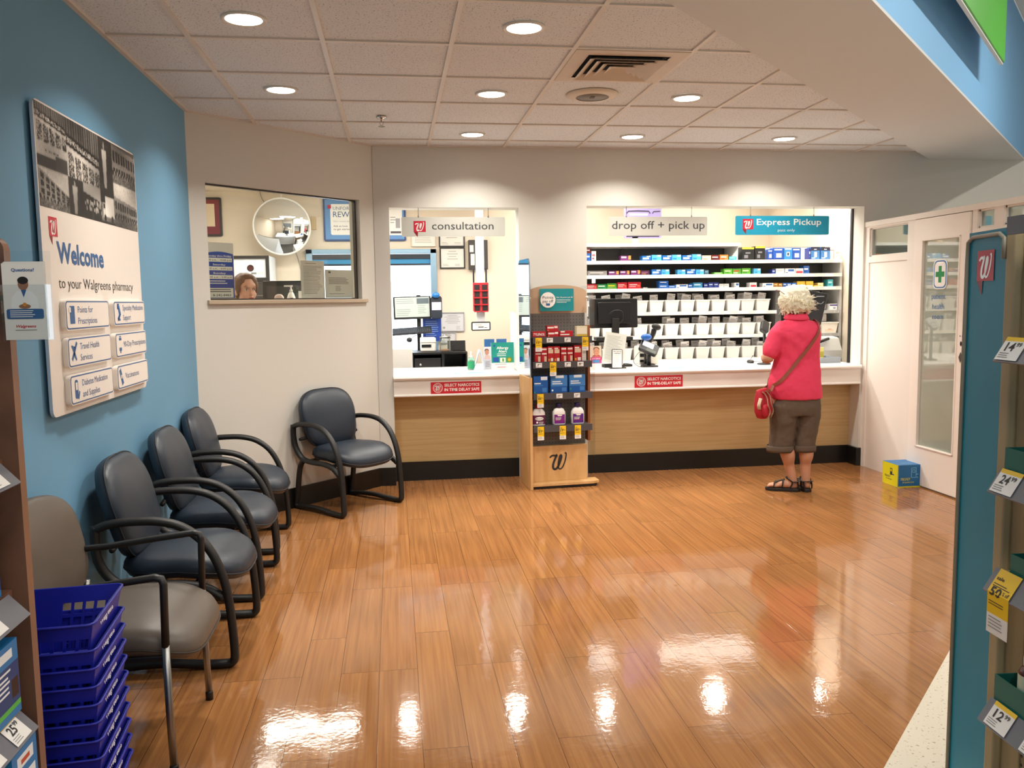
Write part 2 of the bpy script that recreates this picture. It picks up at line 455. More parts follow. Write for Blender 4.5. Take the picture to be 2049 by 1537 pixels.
def carton(name, w, d, h, base, bands, mats, parent=None, loc=(0, 0, 0), rz=0):
    """closed carton, base at z=0, front at y=0 facing -Y; bands = (x0,x1,z0,z1,material index) in 0..1 on the front (painted on that face)"""
    xs = sorted({0, 1, *[round(b[i], 4) for b in bands for i in (0, 1)]}); zs = sorted({0, 1, *[round(b[i], 4) for b in bands for i in (2, 3)]})
    mb = MB(); nx, nz = len(xs), len(zs); idx = {}
    vs = []
    for j in (0, 1):
        for k, z in enumerate(zs):
            for i, x in enumerate(xs):
                if j == 0 or i in (0, nx - 1) or k in (0, nz - 1):
                    idx[i, j, k] = len(vs); vs.append(((x - .5) * w, j * d, z * h))
    fs = []; ms = []
    for k in range(nz - 1):
        for i in range(nx - 1):
            cx, cz = (xs[i] + xs[i + 1]) / 2, (zs[k] + zs[k + 1]) / 2; mm = base
            for b in bands:
                if b[0] <= cx <= b[1] and b[2] <= cz <= b[3]: mm = b[4]
            fs.append((idx[i, 0, k], idx[i + 1, 0, k], idx[i + 1, 0, k + 1], idx[i, 0, k + 1])); ms.append(mm)
    for i in range(nx - 1):
        fs.append((idx[i, 0, nz - 1], idx[i + 1, 0, nz - 1], idx[i + 1, 1, nz - 1], idx[i, 1, nz - 1])); ms.append(base)
        fs.append((idx[i, 0, 0], idx[i, 1, 0], idx[i + 1, 1, 0], idx[i + 1, 0, 0])); ms.append(base)
    for k in range(nz - 1):
        fs.append((idx[0, 0, k], idx[0, 0, k + 1], idx[0, 1, k + 1], idx[0, 1, k])); ms.append(base)
        fs.append((idx[nx - 1, 0, k], idx[nx - 1, 1, k], idx[nx - 1, 1, k + 1], idx[nx - 1, 0, k + 1])); ms.append(base)
    rim = [idx[i, 1, 0] for i in range(nx)] + [idx[nx - 1, 1, k] for k in range(1, nz)] + [idx[i, 1, nz - 1] for i in range(nx - 2, -1, -1)] + [idx[0, 1, k] for k in range(nz - 2, 0, -1)]
    fs.append(tuple(reversed(rim))); ms.append(base)
    for q, mm in zip(fs, ms): mb.f.append(q); mb.mi.append(mm); mb.sm.append(False)
    mb.v = vs
    return mb.build(name, mats, parent, loc, (0, 0, rz))
def picture(name, w, h, arr, M, parent=None):
    """a printed picture: arr[ny][nx] of rgb 0..1 (sRGB), drawn as one sheet in the XY plane of M, origin lower corner"""
    ny, nx = arr.shape[:2]
    gx, gy = np.meshgrid(np.linspace(0, w, nx + 1), np.linspace(0, h, ny + 1))
    vs = np.stack([gx.ravel(), gy.ravel(), np.zeros(gx.size)], 1)
    i = np.arange(nx * ny); r, c = i // nx, i % nx; a = r * (nx + 1) + c
    fs = np.stack([a, a + 1, a + nx + 2, a + nx + 1], 1)
    me = bpy.data.meshes.new(name); me.from_pydata(vs.tolist(), [], fs.tolist())
    ca = me.color_attributes.new('Col', 'FLOAT_COLOR', 'CORNER')
    g = arr[::-1].reshape(-1, 3); g = np.where(g <= .04045, g / 12.92, ((g + .055) / 1.055) ** 2.4)
    colr = np.repeat(np.concatenate([g, np.ones((len(g), 1))], 1), 4, 0)
    ca.data.foreach_set('color', colr.astype(np.float32).ravel())
    me.materials.append(PRINT); me.update()
    o = bpy.data.objects.new(name, me); COL.objects.link(o)
    if parent: o.parent = parent
    o.matrix_local = M
    return o
def remeshed(mb, voxel, it=6, fac=.5):
    o = bpy.data.objects.new('tmp', mb.mesh('tmp', [WHITE])); COL.objects.link(o)
    r = o.modifiers.new('r', 'REMESH'); r.mode = 'VOXEL'; r.voxel_size = voxel; r.use_smooth_shade = True
    if it:
        s_ = o.modifiers.new('s', 'SMOOTH'); s_.iterations = it; s_.factor = fac
    dg = bpy.context.evaluated_depsgraph_get()
    me = bpy.data.meshes.new_from_object(o.evaluated_get(dg))
    old = o.data
    bpy.data.objects.remove(o); bpy.data.meshes.remove(old)
    me.polygons.foreach_set('use_smooth', [True] * len(me.polygons))
    return me
def as_obj(me, name, mat, parent=None):
    me.name = name; me.materials.clear(); me.materials.append(mat)
    o = bpy.data.objects.new(name, me); COL.objects.link(o)
    if parent: o.parent = parent
    return o

# ------------------------------------------------------------------ the setting
CH = 2.743
def poly_slab(name, pts, z0, z1, mat):
    mb = MB(); mb.prism(pts, z0, z1); return struct(name, mb, mat)
poly_slab('floor_wood', [(-1.29, -.43), (6.3, 7.16), (-1.29, 7.16)], -.03, 0, FLOOR)
poly_slab('floor_tile', [(-1.29, -.43), (-1.29, -4.5), (8, -4.5), (8, 8.86)], -.03, 0, TILE)
poly_slab('floor_pharmacy', [(-2.7, 5.8), (-1.34, 5.83), (-.2, 7.16), (4.7, 7.16), (4.7, 10), (-2.7, 10)], -.04, -.002, pm('#4a4640', .6))

mb = MB(); mb.box(-1.41, -1.29, -4.5, 5.80, 0, 3.75); struct('wall_left', mb, BLUEW)
mb = MB(); Y0, Y1 = 6.92, 7.12
for x0, x1, z0, z1 in ((-.134, -.0125, 0, 2.9), (1.038, 1.607, 0, 2.9), (4.07, 6.2, 0, 2.9), (-.0125, 1.038, 2.262, 2.9), (1.607, 4.07, 2.277, 2.9)):
    mb.box(x0, x1, Y0, Y1, z0, z1)
struct('wall_back', mb, CREAM)
DM = Matrix.Translation((-1.29, 5.77, 0)) @ Matrix.Rotation(PI / 4, 4, 'Z')
mb = MB()
for x0, x1, z0, z1 in ((0, .126, 0, 2.9), (1.485, 1.635, 0, 2.9), (.126, 1.485, 0, 1.525), (.126, 1.485, 2.309, 2.9)):
    mb.box(x0, x1, 0, .12, z0, z1, 0, DM)
struct('wall_diagonal', mb, CREAM)
# pharmacy shell
mb = MB(); mb.box(-2.7, 4.7, 9.9, 10.0, 0, 3.0); struct('wall_pharmacy_back', mb, PHW)
mb = MB(); mb.box(-2.7, -2.6, 5.8, 9.9, 0, 3.0); mb.box(-2.6, -1.41, 5.7, 5.8, 0, 3.0); struct('wall_pharmacy_left', mb, PHW)
mb = MB(); mb.box(4.58, 4.7, 7.12, 9.9, 0, 3.0); struct('wall_pharmacy_right', mb, PHW)
poly_slab('ceiling_pharmacy', [(-2.7, 5.75), (-1.36, 5.83), (-.22, 7.06), (4.7, 7.12), (4.7, 10), (-2.7, 10)], 2.76, 2.86, PHW)
# suspended ceiling, soffit, blue fascia, sales floor ceiling
poly_slab('ceiling_tiles', [(-1.29, .97), (-1.29, 5.77), (-.134, 6.92), (4.66, 6.92)], CH + .006, CH + .03, CEIL)
mb = MB()
GX = [-.906 + .6096 * k for k in range(-1, 10)]; GY = [4.213 + .6096 * k for k in range(-6, 5)]
def clip(x0, x1, y0, y1):
    return None
for x in GX:
    if x < -1.28: continue
    ya = x + 2.26; yb = min(6.92, x + 7.06) if x < -.134 else 6.92
    if yb - ya > .02: mb.box(x - .012, x + .012, ya, yb, CH - .003, CH + .006)
for y in GY:
    xa = max(-1.29, y - 7.06) if y > 5.77 else -1.29; xb = y - 2.26
    if xb - xa > .02: mb.box(xa, xb, y - .012, y + .012, CH - .0025, CH + .006)
struct('ceiling_grid', mb, pm('#d5cdc4', .45))
mb = MB(); mb.box(-1.29, -1.268, 1, 5.77, CH - .004, CH + .006); mb.box(-.134, 4.66, 6.898, 6.92, CH - .004, CH + .006); mb.box(0, 1.63, -.022, 0, CH - .004, CH + .006, 0, DM)
struct('trim_ceiling', mb, pm('#d5cdc4', .45))
poly_slab('soffit_ceiling', [(-1.29, .97), (4.66, 6.92), (5.58, 6.92), (-1.29, .05)], 2.685, 2.70, GYP)
poly_slab('wall_fascia', [(-1.29, .05), (-1.29, .15), (5.48, 6.92), (5.58, 6.92)], 2.70, 3.75, pm('#7fb6e2', .7))
poly_slab('ceiling_store', [(-1.29, .04), (5.59, 6.92), (8, 6.92), (8, -4.5), (-1.29, -4.5)], 3.75, 3.85, pm('#e6e2da', .9))
# black cove base
mb = MB(); mb.box(-.134, -.0125, 6.905, 6.92, 0, .15); mb.box(-.0125, 1.038, 7.065, 7.08, 0, .16); mb.box(1.607, 4.07, 7.065, 7.08, 0, .16)
mb.box(4.045, 4.07, 6.905, 7.08, 0, .16); mb.box(4.07, 4.09, 6.905, 6.92, 0, .16); struct('baseboard_back', mb, BLKBASE)
mb = MB(); mb.box(-.02, 1.62, -.014, 0, 0, .15, 0, DM); struct('baseboard_diagonal', mb, BLKBASE)
mb = MB(); mb.box(-1.29, -1.276, 1.98, 5.77, 0, .15); struct('baseboard_left', mb, BLKBASE)
# counter fronts below the worktops
mb = MB(); mb.box(-.0125, 1.038, 7.08, 7.12, .0, .76); mb.box(1.607, 4.07, 7.08, 7.12, .0, .76); struct('wall_counter_front', mb, OAK)

# window_1: the diagonal wall's pharmacy window
w1 = tag(bpy.data.objects.new('window_1', None), kind='structure'); COL.objects.link(w1); w1.matrix_world = DM
mb = MB(); mb.box(.126, 1.485, .055, .065, 1.54, 2.309); mb.build('window_pane', GLASS, w1)
mb = MB(); DB = pm('#3d3630', .4)
mb.box(.126, 1.485, .045, .075, 2.299, 2.309); mb.box(1.474, 1.485, .045, .075, 1.54, 2.309); mb.box(.126, 1.485, .045, .075, 1.535, 1.545); mb.box(.126, .131, .045, .075, 1.54, 2.309)
mb.build('window_frame', DB, w1)
mb = MB(); mb.box(.10, 1.53, -.025, .13, 1.508, 1.536); mb.build('window_sill', pm('#b9a992', .5), w1, bevel=.004)

# window_2: the drive-up window on the far wall, its panes glow in place of daylight outside
w2 = tag(bpy.data.objects.new('window_2', None), kind='structure'); COL.objects.link(w2); w2.location = (0, 9.9, 0)
FR = pm('#8fb0c8', .35, .6)  # aluminium; the blue light falling on it is put into the colour
mb = MB(); x0, x1, z0, z1 = -.96, .51, .90, 2.11
mb.box(x0, x0 + .07, -.07, 0, z0, z1); mb.box(x1 - .07, x1, -.07, 0, z0, z1); mb.box(x0, x1, -.07, 0, z1 - .05, z1); mb.box(x0, x1, -.07, 0, z0, z0 + .05); mb.box(-.26, -.22, -.06, 0, z0, z1)
mb.build('window_frame', FR, w2, bevel=.004)
mb = MB(); mb.box(x0 + .07, -.26, -.012, -.004, z0 + .05, z1 - .05); mb.box(-.22, x1 - .07, -.012, -.004, z0 + .05, z1 - .05)
mb.build('window_pane', pm('#e4f1ff', .3, emit=3.2), w2)
mb = MB(); mb.box(x0 + .07, x1 - .07, -.055, -.02, 2.0, 2.055); mb.box(x0 + .07, x1 - .07, -.045, -.03, 1.925, 1.945); mb.build('window_blind', pm('#1d2733', .5), w2)
mb = MB(); mb.box(x0 + .07, x1 - .07, -.040, -.034, 1.945, 2.0); mb.build('blind_cloth', pm('#2f86b8', .5), w2)

# booth: glazed partition with the patient health room door
BM = pm('#e9e2d9', .5)
PX_ = 4.09
def booth_box(mb, y0, y1, z0, z1, x0=PX_, x1=PX_ + .06): mb.box(x0, x1, y0, y1, z0, z1)
mb = MB()
booth_box(mb, 3.4, 6.92, 2.098, 2.14, PX_ - .01, PX_ + .07)
booth_box(mb, 6.86, 6.92, 0, 2.1); booth_box(mb, 6.215, 6.31, 0, 2.1); booth_box(mb, 6.31, 6.86, 2.085, 2.1); booth_box(mb, 6.31, 6.86, 1.79, 1.84)
booth_box(mb, 6.31, 6.86, 0, 1.79, PX_ + .01, PX_ + .05)
booth_box(mb, 5.50, 5.55, 0, 2.1); booth_box(mb, 5.24, 5.33, 1.97, 2.1); booth_box(mb, 3.4, 5.50, 0, 1.97); booth_box(mb, 3.4, 4.4, 1.97, 2.1); booth_box(mb, 4.75, 4.83, 1.97, 2.1)
struct('wall_booth', mb, BM)
for i, (a, b, c, d) in enumerate(((6.31, 6.86, 1.84, 2.085), (5.33, 5.50, 1.97, 2.098), (4.83, 5.24, 1.97, 2.098))):
    w = tag(bpy.data.objects.new('window_%d' % (i + 3), None), kind='structure'); COL.objects.link(w); w.location = (PX_, 0, 0)
    mb = MB(); mb.box(.027, .033, a, b, c, d); mb.build('window_pane', mat_glass('booth_glass_%d' % i, '#eef4f0', .10), w)
    mb = MB(); t = .012
    mb.box(.015, .045, a, b, c, c + t); mb.box(.015, .045, a, b, d - t, d); mb.box(.015, .045, a, a + t, c, d); mb.box(.015, .045, b - t, b, c, d); mb.build('window_frame', BM, w)
d1 = tag(bpy.data.objects.new('door_1', None), kind='structure'); COL.objects.link(d1); d1.location = (PX_, 0, 0)
mb = MB(); DW = pm('#efe6dc', .4)
mb.box(-.012, .035, 5.56, 5.65, .012, 2.092); mb.box(-.012, .035, 6.105, 6.205, .012, 2.092); mb.box(-.012, .035, 5.65, 6.105, .012, .31); mb.box(-.012, .035, 5.65, 6.105, 1.935, 2.092)
mb.build('door_leaf', DW, d1)
mb = MB(); t = .014
for a, b, c, d in ((5.65, 6.105, .31, .31 + t), (5.65, 6.105, 1.935 - t, 1.935), (5.65, 5.65 + t, .31, 1.935), (6.105 - t, 6.105, .31, 1.935)): mb.box(-.018, .02, a, b, c, d)
mb.build('glazing_bead', DW, d1, bevel=.004)
FROST = mat_glass('frosted_glass', '#ffffff', .17, .02, .92, '#ccd5c6')
mb = MB(); mb.box(.006, .014, 5.65, 6.105, .31, 1.935); mb.build('door_glass', FROST, d1)
mb = MB(); MX = face_nx(.0035, 5.893, 1.66)
GREEN = pm('#178a4a', .5); SGNB = pm('#3d74ae', .5)
mb.add([(x, y, 0) for x, y in rrect(.165, .225, .045)], [tuple(range(24))], 0, MX)
mb.add([(x, y, .0006) for x, y in rrect(.148, .208, .04)], [tuple(range(24))], 1, MX)
mb.add([(x, y, .0012) for x, y in rrect(.128, .188, .034)], [tuple(range(24))], 0, MX)
rect(mb, -.018, .018, -.062, .062, MX, 2, .0018); rect(mb, -.052, -.018, -.02, .02, MX, 2, .0018); rect(mb, .018, .052, -.02, .02, MX, 2, .0018)
for t_, z in (('patient', 1.475), ('health', 1.398), ('room', 1.322)): letters(mb, t_, 0, 0, .042, face_nx(.0035, 5.905, z), 1, align='c', bold=-.004)
mb.build('door_sign', [WHITEG, SGNB, GREEN], d1)
mb = MB(); ML = face_nx(-.0135, 5.605, 1.05)
mb.add([(0, .042, 0), (-.022, 0, 0), (0, -.042, 0), (.022, 0, 0)], [(0, 1, 2, 3)], 0, ML); mb.build('lock_plate', pm('#55504a', .4, .6), d1)
mb = MB(); disc(mb, 0, .10, .011, ML, 0, 0, 12, .018); disc(mb, -.012, .155, .005, ML, 0); disc(mb, .012, .155, .005, ML, 0); mb.build('lock_holes', pm('#0c0a09', .8), d1)

# ------------------------------------------------------------------ ceiling fittings
WARM = (1.0, .93, .84)
DLE = pm('#fff4e6', .5, emit=9)
def downlight(x, y, label):
    t = thing('recessed_downlight', label, 'ceiling light', (x, y, CH), group='recessed downlights')
    mb = MB(); mb.lathe([(.079, -.004), (.09, -.009), (.097, -.006), (.098, .003), (.079, .003)], 32, cap=False); mb.build('trim_ring', pm('#d9d3ca', .35), t)
    mb = MB(); mb.lathe([(.08, -.0035), (.08, .002)], 32); mb.build('lens', DLE, t)
    area_light('downlight_beam', (0, 0, -.011), .15, LAMP, WARM, t, math.radians(128))
    return t
for x, y, l in ((-.61, 3.93, 'round recessed ceiling light nearest the poster, in front of the blue wall'),
                (.625, 3.93, 'round recessed ceiling light nearest the viewer, across the aisle from the poster'),
                (-.61, 5.17, 'round recessed ceiling light between the poster corner and the sprinkler head'),
                (.62, 5.17, 'round recessed ceiling light beside the round ceiling speaker, on its window side'),
                (1.84, 5.17, 'round recessed ceiling light beside the round ceiling speaker, on the booth side'),
                (.62, 6.41, 'round recessed ceiling light over the consultation window'),
                (1.85, 6.41, 'round recessed ceiling light over the drop off sign'),
                (3.08, 6.41, 'round recessed ceiling light over the turquoise pickup sign')):
    downlight(x, y, l)
def louver_vent():
    t = thing('ceiling_vent', 'square white ceiling air vent with stepped louvers and dark smudges', 'air vent', (1.230, 4.518, CH))
    VM = pm('#cdbfae', .5, var=.12, vscale=7)
    mb = MB(); a, b = .296, .215
    o_ = [(-a, -a), (a, -a), (a, a), (-a, a)]; i_ = [(-b, -b), (b, -b), (b, b), (-b, b)]
    vs = [(x, y, -.006) for x, y in o_] + [(x, y, -.006) for x, y in i_] + [(x, y, .004) for x, y in o_]
    fs = [(i, (i + 1) % 4, 4 + (i + 1) % 4, 4 + i) for i in range(4)] + [(i, 8 + i, 8 + (i + 1) % 4, (i + 1) % 4) for i in range(4)]
    mb.add(vs, fs); mb.build('face_plate', VM, t)
    mb = MB(); mb.box(-.215, .215, -.215, .215, .002, .005); mb.build('duct_opening', pm('#15120f', .9), t)
    for k, b in enumerate((.205, .16, .115, .07)):
        mb = MB(); c = b - .042
        lo = [(-b, -b), (b, -b), (b, b), (-b, b)]; hi = [(-c, -c), (c, -c), (c, c), (-c, c)]
        mb.add([(x, y, -.022) for x, y in lo] + [(x, y, .0) for x, y in hi], [(i, (i + 1) % 4, 4 + (i + 1) % 4, 4 + i) for i in range(4)])
        if k == 3: mb.add([(x, y, -.0) for x, y in hi], [(0, 1, 2, 3)])
        mb.build('louver', VM, t, solid=.002)
louver_vent()
t = thing('ceiling_speaker', 'round white ceiling speaker with a grey mesh centre', 'speaker', (1.233, 5.144, CH))
mb = MB(); mb.lathe([(.10, -.016), (.125, -.013), (.158, -.004), (.16, .003), (.10, .003)], 40, cap=False); mb.build('speaker_ring', pm('#d8cbb9', .5), t)
mb = MB(); mb.lathe([(.10, -.014), (.10, .0)], 32); mb.build('speaker_mesh', mat_pegboard('speaker_grille', '#8f877c', '#4a443d', .008, 'xy', .3), t)
mb = MB(); mb.box(-.012, .012, -.02, .02, -.018, -.013); mb.build('speaker_badge', pm('#5d564d', .5), t)
t = thing('sprinkler_head', 'small chrome fire sprinkler hanging under the ceiling tiles', 'sprinkler', (-.043, 5.858, CH))
mb = MB(); mb.lathe([(.034, .004), (.036, -.004), (.024, -.012), (.010, -.014), (.010, -.03)], 20); mb.build('escutcheon', CHROME, t)
mb = MB(); mb.tube([(-.008, 0, -.03), (-.012, 0, -.042), (-.004, 0, -.056), (0, 0, -.06)], .0025, 6); mb.tube([(.008, 0, -.03), (.012, 0, -.042), (.004, 0, -.056), (0, 0, -.06)], .0025, 6); mb.build('yoke', CHROME, t)
mb = MB(); mb.lathe([(.022, -.062), (.022, -.064), (.004, -.059)], 16); mb.build('deflector', CHROME, t)
# pharmacy lamps out of the frame; fill panels and sales floor strips added for brightness
PLE = pm('#fffaf2', .5, emit=4)
PN = 0
for x, y in ((.06, 8.3), (1.14, 8.3), (2.1, 8.2), (3.31, 8.3), (4.4, 8.22)):
    t = thing('recessed_downlight', 'round ceiling light inside the pharmacy, %s from the angled window' % ORD[PN], 'ceiling light', (x, y, 2.76), group='pharmacy downlights'); PN += 1
    mb = MB(); mb.lathe([(.079, -.004), (.09, -.009), (.097, -.006), (.098, .003), (.079, .003)], 32, cap=False); mb.build('trim_ring', WHITE, t)
    mb = MB(); mb.lathe([(.08, -.0035), (.08, .002)], 32); mb.build('lens', DLE, t)
    area_light('downlight_beam', (0, 0, -.011), .15, PHARM, (1, .94, .86), t, math.radians(165))
for PN, (x, y) in enumerate(((-1.75, 7.5), (.5, 7.55), (2.15, 7.5), (3.6, 7.5))):  # added fill panels, set where the floor does not mirror them
    t = thing('light_panel', 'added flat fill light panel above the pharmacy counters, %s from the angled window' % ORD[PN], 'ceiling light', (x, y, 2.76), group='added pharmacy fill panels')
    mb = MB(); mb.box(-.6, .6, -.3, .3, -.012, .0); mb.build('diffuser', pm('#fffaf2', .5, emit=1.2), t)
    mb = MB()
    for a, b, c, d in ((-.615, -.6, -.315, .315), (.6, .615, -.315, .315), (-.6, .6, -.315, -.3), (-.6, .6, .3, .315)): mb.box(a, b, c, d, -.016, 0)
    mb.build('frame', WHITE, t)
    area_light('panel_light', (0, 0, -.02), 1.18, PHARM * 1.15, (1, .94, .87), t, PI, 'RECTANGLE', .58)
for PN, (x, y) in enumerate(((1.9, 9.4), (3.6, 9.4))):  # panels added to brighten the far wall
    t = thing('light_panel', 'added dim fill panel over the far wall behind the shelving, %s from the mirror' % ORD[PN], 'ceiling light', (x, y, 2.76), group='added pharmacy back fill panels')
    mb = MB(); mb.box(-.6, .6, -.3, .3, -.012, .0); mb.build('diffuser', pm('#fffaf2', .5, emit=1.2), t)
    mb = MB()
    for a, b, c, d in ((-.615, -.6, -.315, .315), (.6, .615, -.315, .315), (-.6, .6, -.315, -.3), (-.6, .6, .3, .315)): mb.box(a, b, c, d, -.016, 0)
    mb.build('frame', WHITE, t)
    area_light('panel_light', (0, 0, -.02), 1.18, 7.5, (1, .93, .84), t, PI, 'RECTANGLE', .58)
t = thing('light_panel', 'flat white fluorescent ceiling panel inside the pharmacy behind the angled window', 'ceiling light', (-.92, 8.27, 2.76))
mb = MB(); mb.box(-.45, .45, -.15, .15, -.012, .0); mb.build('diffuser', PLE, t)
mb = MB()
for a, b, c, d in ((-.465, -.45, -.165, .165), (.45, .465, -.165, .165), (-.45, .45, -.165, -.15), (-.45, .45, .15, .165)): mb.box(a, b, c, d, -.016, 0)
mb.build('frame', WHITE, t)
area_light('panel_light', (0, 0, -.02), .88, PHARM * 1.6, (1, .94, .87), t, PI, 'RECTANGLE', .28)
PN = 0
for x, y in ((1.3, .7), (3.0, 2.4), (4.7, 4.1), (2.6, -2.4), (5.2, -.4), (-.2, -1.6)):  # unseen strips, added to light the fascia and the sales floor
    t = thing('added_strip_light', 'added long white strip light over the sales floor, %s of its line' % ORD[PN], 'ceiling light', (x, y, 3.75), rz=PI / 4, group='added sales floor strip lights'); PN += 1
    mb = MB(); mb.box(-.6, .6, -.07, .07, -.06, 0); mb.build('housing', WHITE, t, bevel=.01)
    mb = MB(); mb.box(-.58, .58, -.055, .055, -.075, -.06); mb.build('tube_cover', PLE, t)
    area_light('strip_glow', (0, 0, -.08), 1.15, STORE, (1, .95, .88), t, PI, 'RECTANGLE', .1)

# ------------------------------------------------------------------ worktops
WTOP = pm('#efebe6', .3, coat=.3)
def worktop(name, label, x0, x1, y0, y1):
    t = thing(name, label, 'counter', ((x0 + x1) / 2, y0, 0))
    w = (x1 - x0) / 2
    mb = MB(); pr = [(y0, .868), (y0 - .012, .873), (y0 - .018, .886), (y0 - .012, .899), (y0, .905), (y1, .905), (y1, .868)]
    mb.rings([[(-w, y - y0, z) for y, z in pr], [(w, y - y0, z) for y, z in pr]], smooth=False); mb.build('top', WTOP, t)
    mb = MB(); mb.box(-w, w, .004, .03, .745, .87); mb.build('apron', pm('#e3dcd4', .45), t)
    mb = MB(); mb.box(-w, w, -.004, .16, .733, .75); mb.build('apron_lip', WTOP, t, bevel=.004)
    return t
worktop('consultation_counter', 'white countertop of the consultation window', -.012, 1.037, 6.90, 7.75)
worktop('pickup_counter', 'long white countertop under the drop off and pickup signs', 1.609, 4.068, 6.90, 8.08)

# ------------------------------------------------------------------ hanging signs
def hang_sign(name, label, x0, x1, z0, z1, y, mats, draw, rods, r=.012, emblem=None):
    w, h = x1 - x0, z1 - z0
    t = thing(name, label, 'sign', ((x0 + x1) / 2, y, z0))
    mb = MB(); M = face_y(0, -.004, h / 2)
    p = rrect(w, h, r); mb.prism(p, -.008, 0, 0, M, 1); mb.build('panel', [mats[0], mats[1]], t)
    mb = MB(); draw(mb, face_y(0, -.0046, h / 2), w, h); mb.build('lettering', mats[2:], t)
    if emblem: mb = MB(); flag_logo(mb, w * emblem[0], h * emblem[1], .098, face_y(0, -.0046, h / 2), 0, 1, 2); mb.build('emblem', [LOGORED, LOGODARK, WHITEG], t)
    for rx in rods:
        mb = MB(); mb.tube([(rx, 0, h - .004), (rx, 0, 2.262 - z0 + .016)], .0022, 6); mb.lathe([(.006, h - .004), (.006, h + .012)], 8, 0, Matrix.Translation((rx, 0, 0))); mb.build('hanger_rod', STEEL, t)
SG = pm('#c9cbc3', .45); SGE = pm('#dcdcd6', .4); INKG = pm('#3f4245', .5); LTQ = pm('#1a95b5', .45)
def d_cons(mb, M, w, h):
    letters(mb, 'consultation', -w * .21, -.022, .062, M, 0, w=.505, bold=.004)
hang_sign('consultation_sign', 'grey hanging sign with a red flag emblem that reads consultation', .085, .931, 2.034, 2.190, 6.97, [SG, SGE, INKG], d_cons, (-.285, .285), emblem=(-.385, .30))
def d_drop(mb, M, w, h): letters(mb, 'drop off + pick up', 0, -.022, .066, M, 0, w=w * .945, align='c', bold=.004)
hang_sign('drop_off_sign', 'grey hanging sign that reads drop off + pick up', 1.811, 2.668, 2.036, 2.193, 6.97, [SG, SGE, INKG], d_drop, (-.28, .29))
def d_exp(mb, M, w, h):
    letters(mb, 'Express Pickup', -w * .275, .004, .052, M, 0, w=w * .69, bold=.008)
    letters(mb, 'pass only', -w * .05, -.052, .024, M, 0, w=.155, bold=-.01, align='l')
hang_sign('express_pickup_sign', 'turquoise hanging sign with white lettering that reads Express Pickup', 2.918, 3.772, 2.039, 2.201, 6.97, [LTQ, WHITEG, WHITEG], d_exp, (-.29, .285), emblem=(-.425, .34))
# red counter stickers
def sticker(x0, x1, z0, z1, label, words):
    t = thing('counter_sticker', label, 'sticker', ((x0 + x1) / 2, 6.9035, z0)); w, h = x1 - x0, z1 - z0
    mb = MB(); mb.box(-w / 2, w / 2, -.002, 0, 0, h); mb.build('backing', pm('#c41f2d', .4), t)
    mb = MB(); M = face_y(0, -.0026, h / 2)
    cx = -w / 2 + .058
    for r0, r1 in ((.040, .036), (.030, .0285)):
        n = 28; vs = []
        for i in range(n): a = 2 * PI * i / n; vs += [(cx + r0 * math.cos(a), r0 * math.sin(a), 0), (cx + r1 * math.cos(a), r1 * math.sin(a), 0)]
        mb.add(vs, [(2 * i, 2 * ((i + 1) % n), 2 * ((i + 1) % n) + 1, 2 * i + 1) for i in range(n)], 0, M)
    script_w(mb, cx - .022, -.02, .044, M, 0, 0, .16)
    for k, s_ in enumerate(words): letters(mb, s_, -w / 2 + .112, .010 - .038 * k, .023, M, 0, w=w - .128, bold=.022)
    mb.build('lettering', WHITEG, t)
sticker(.288, .705, .752, .848, 'red warning sticker below the consultation window', ('SELECT NARCOTICS', 'IN TIME DELAY SAFE'))
sticker(2.012, 2.436, .755, .855, 'red warning sticker on the long pickup counter front', ('SELECT NARCOTICS', 'IN TIME-DELAY SAFE'))
t = thing('counter_sticker', 'red sticker on the counter front mostly hidden behind the woman in pink', 'sticker', (3.43, 6.9035, .742))
mb = MB(); mb.box(-.208, .215, -.002, 0, .01, .11); mb.build('backing', pm('#c41f2d', .4), t)
# fascia sign, partly in the frame
t = thing('fascia_sign', 'green sign panel standing off the blue fascia over the shop aisle', 'sign', (3.3, 4.45, 2.96), rz=PI / 4)
mb = MB(); mb.box(-2.6, .79, -.008, .0, 0, .62); mb.build('face', pm('#4bb02c', .4), t)
mb = MB(); mb.box(-2.6, .79, .0, .02, -.012, .63); mb.build('return_edge', pm('#d9d9d4', .5), t)
for x in (-2.2, -.6, .6): 
    mb = MB(); mb.tube([(x, .02, .4), (x, .136, .4)], .012, 8); mb.build('standoff', STEEL, t)

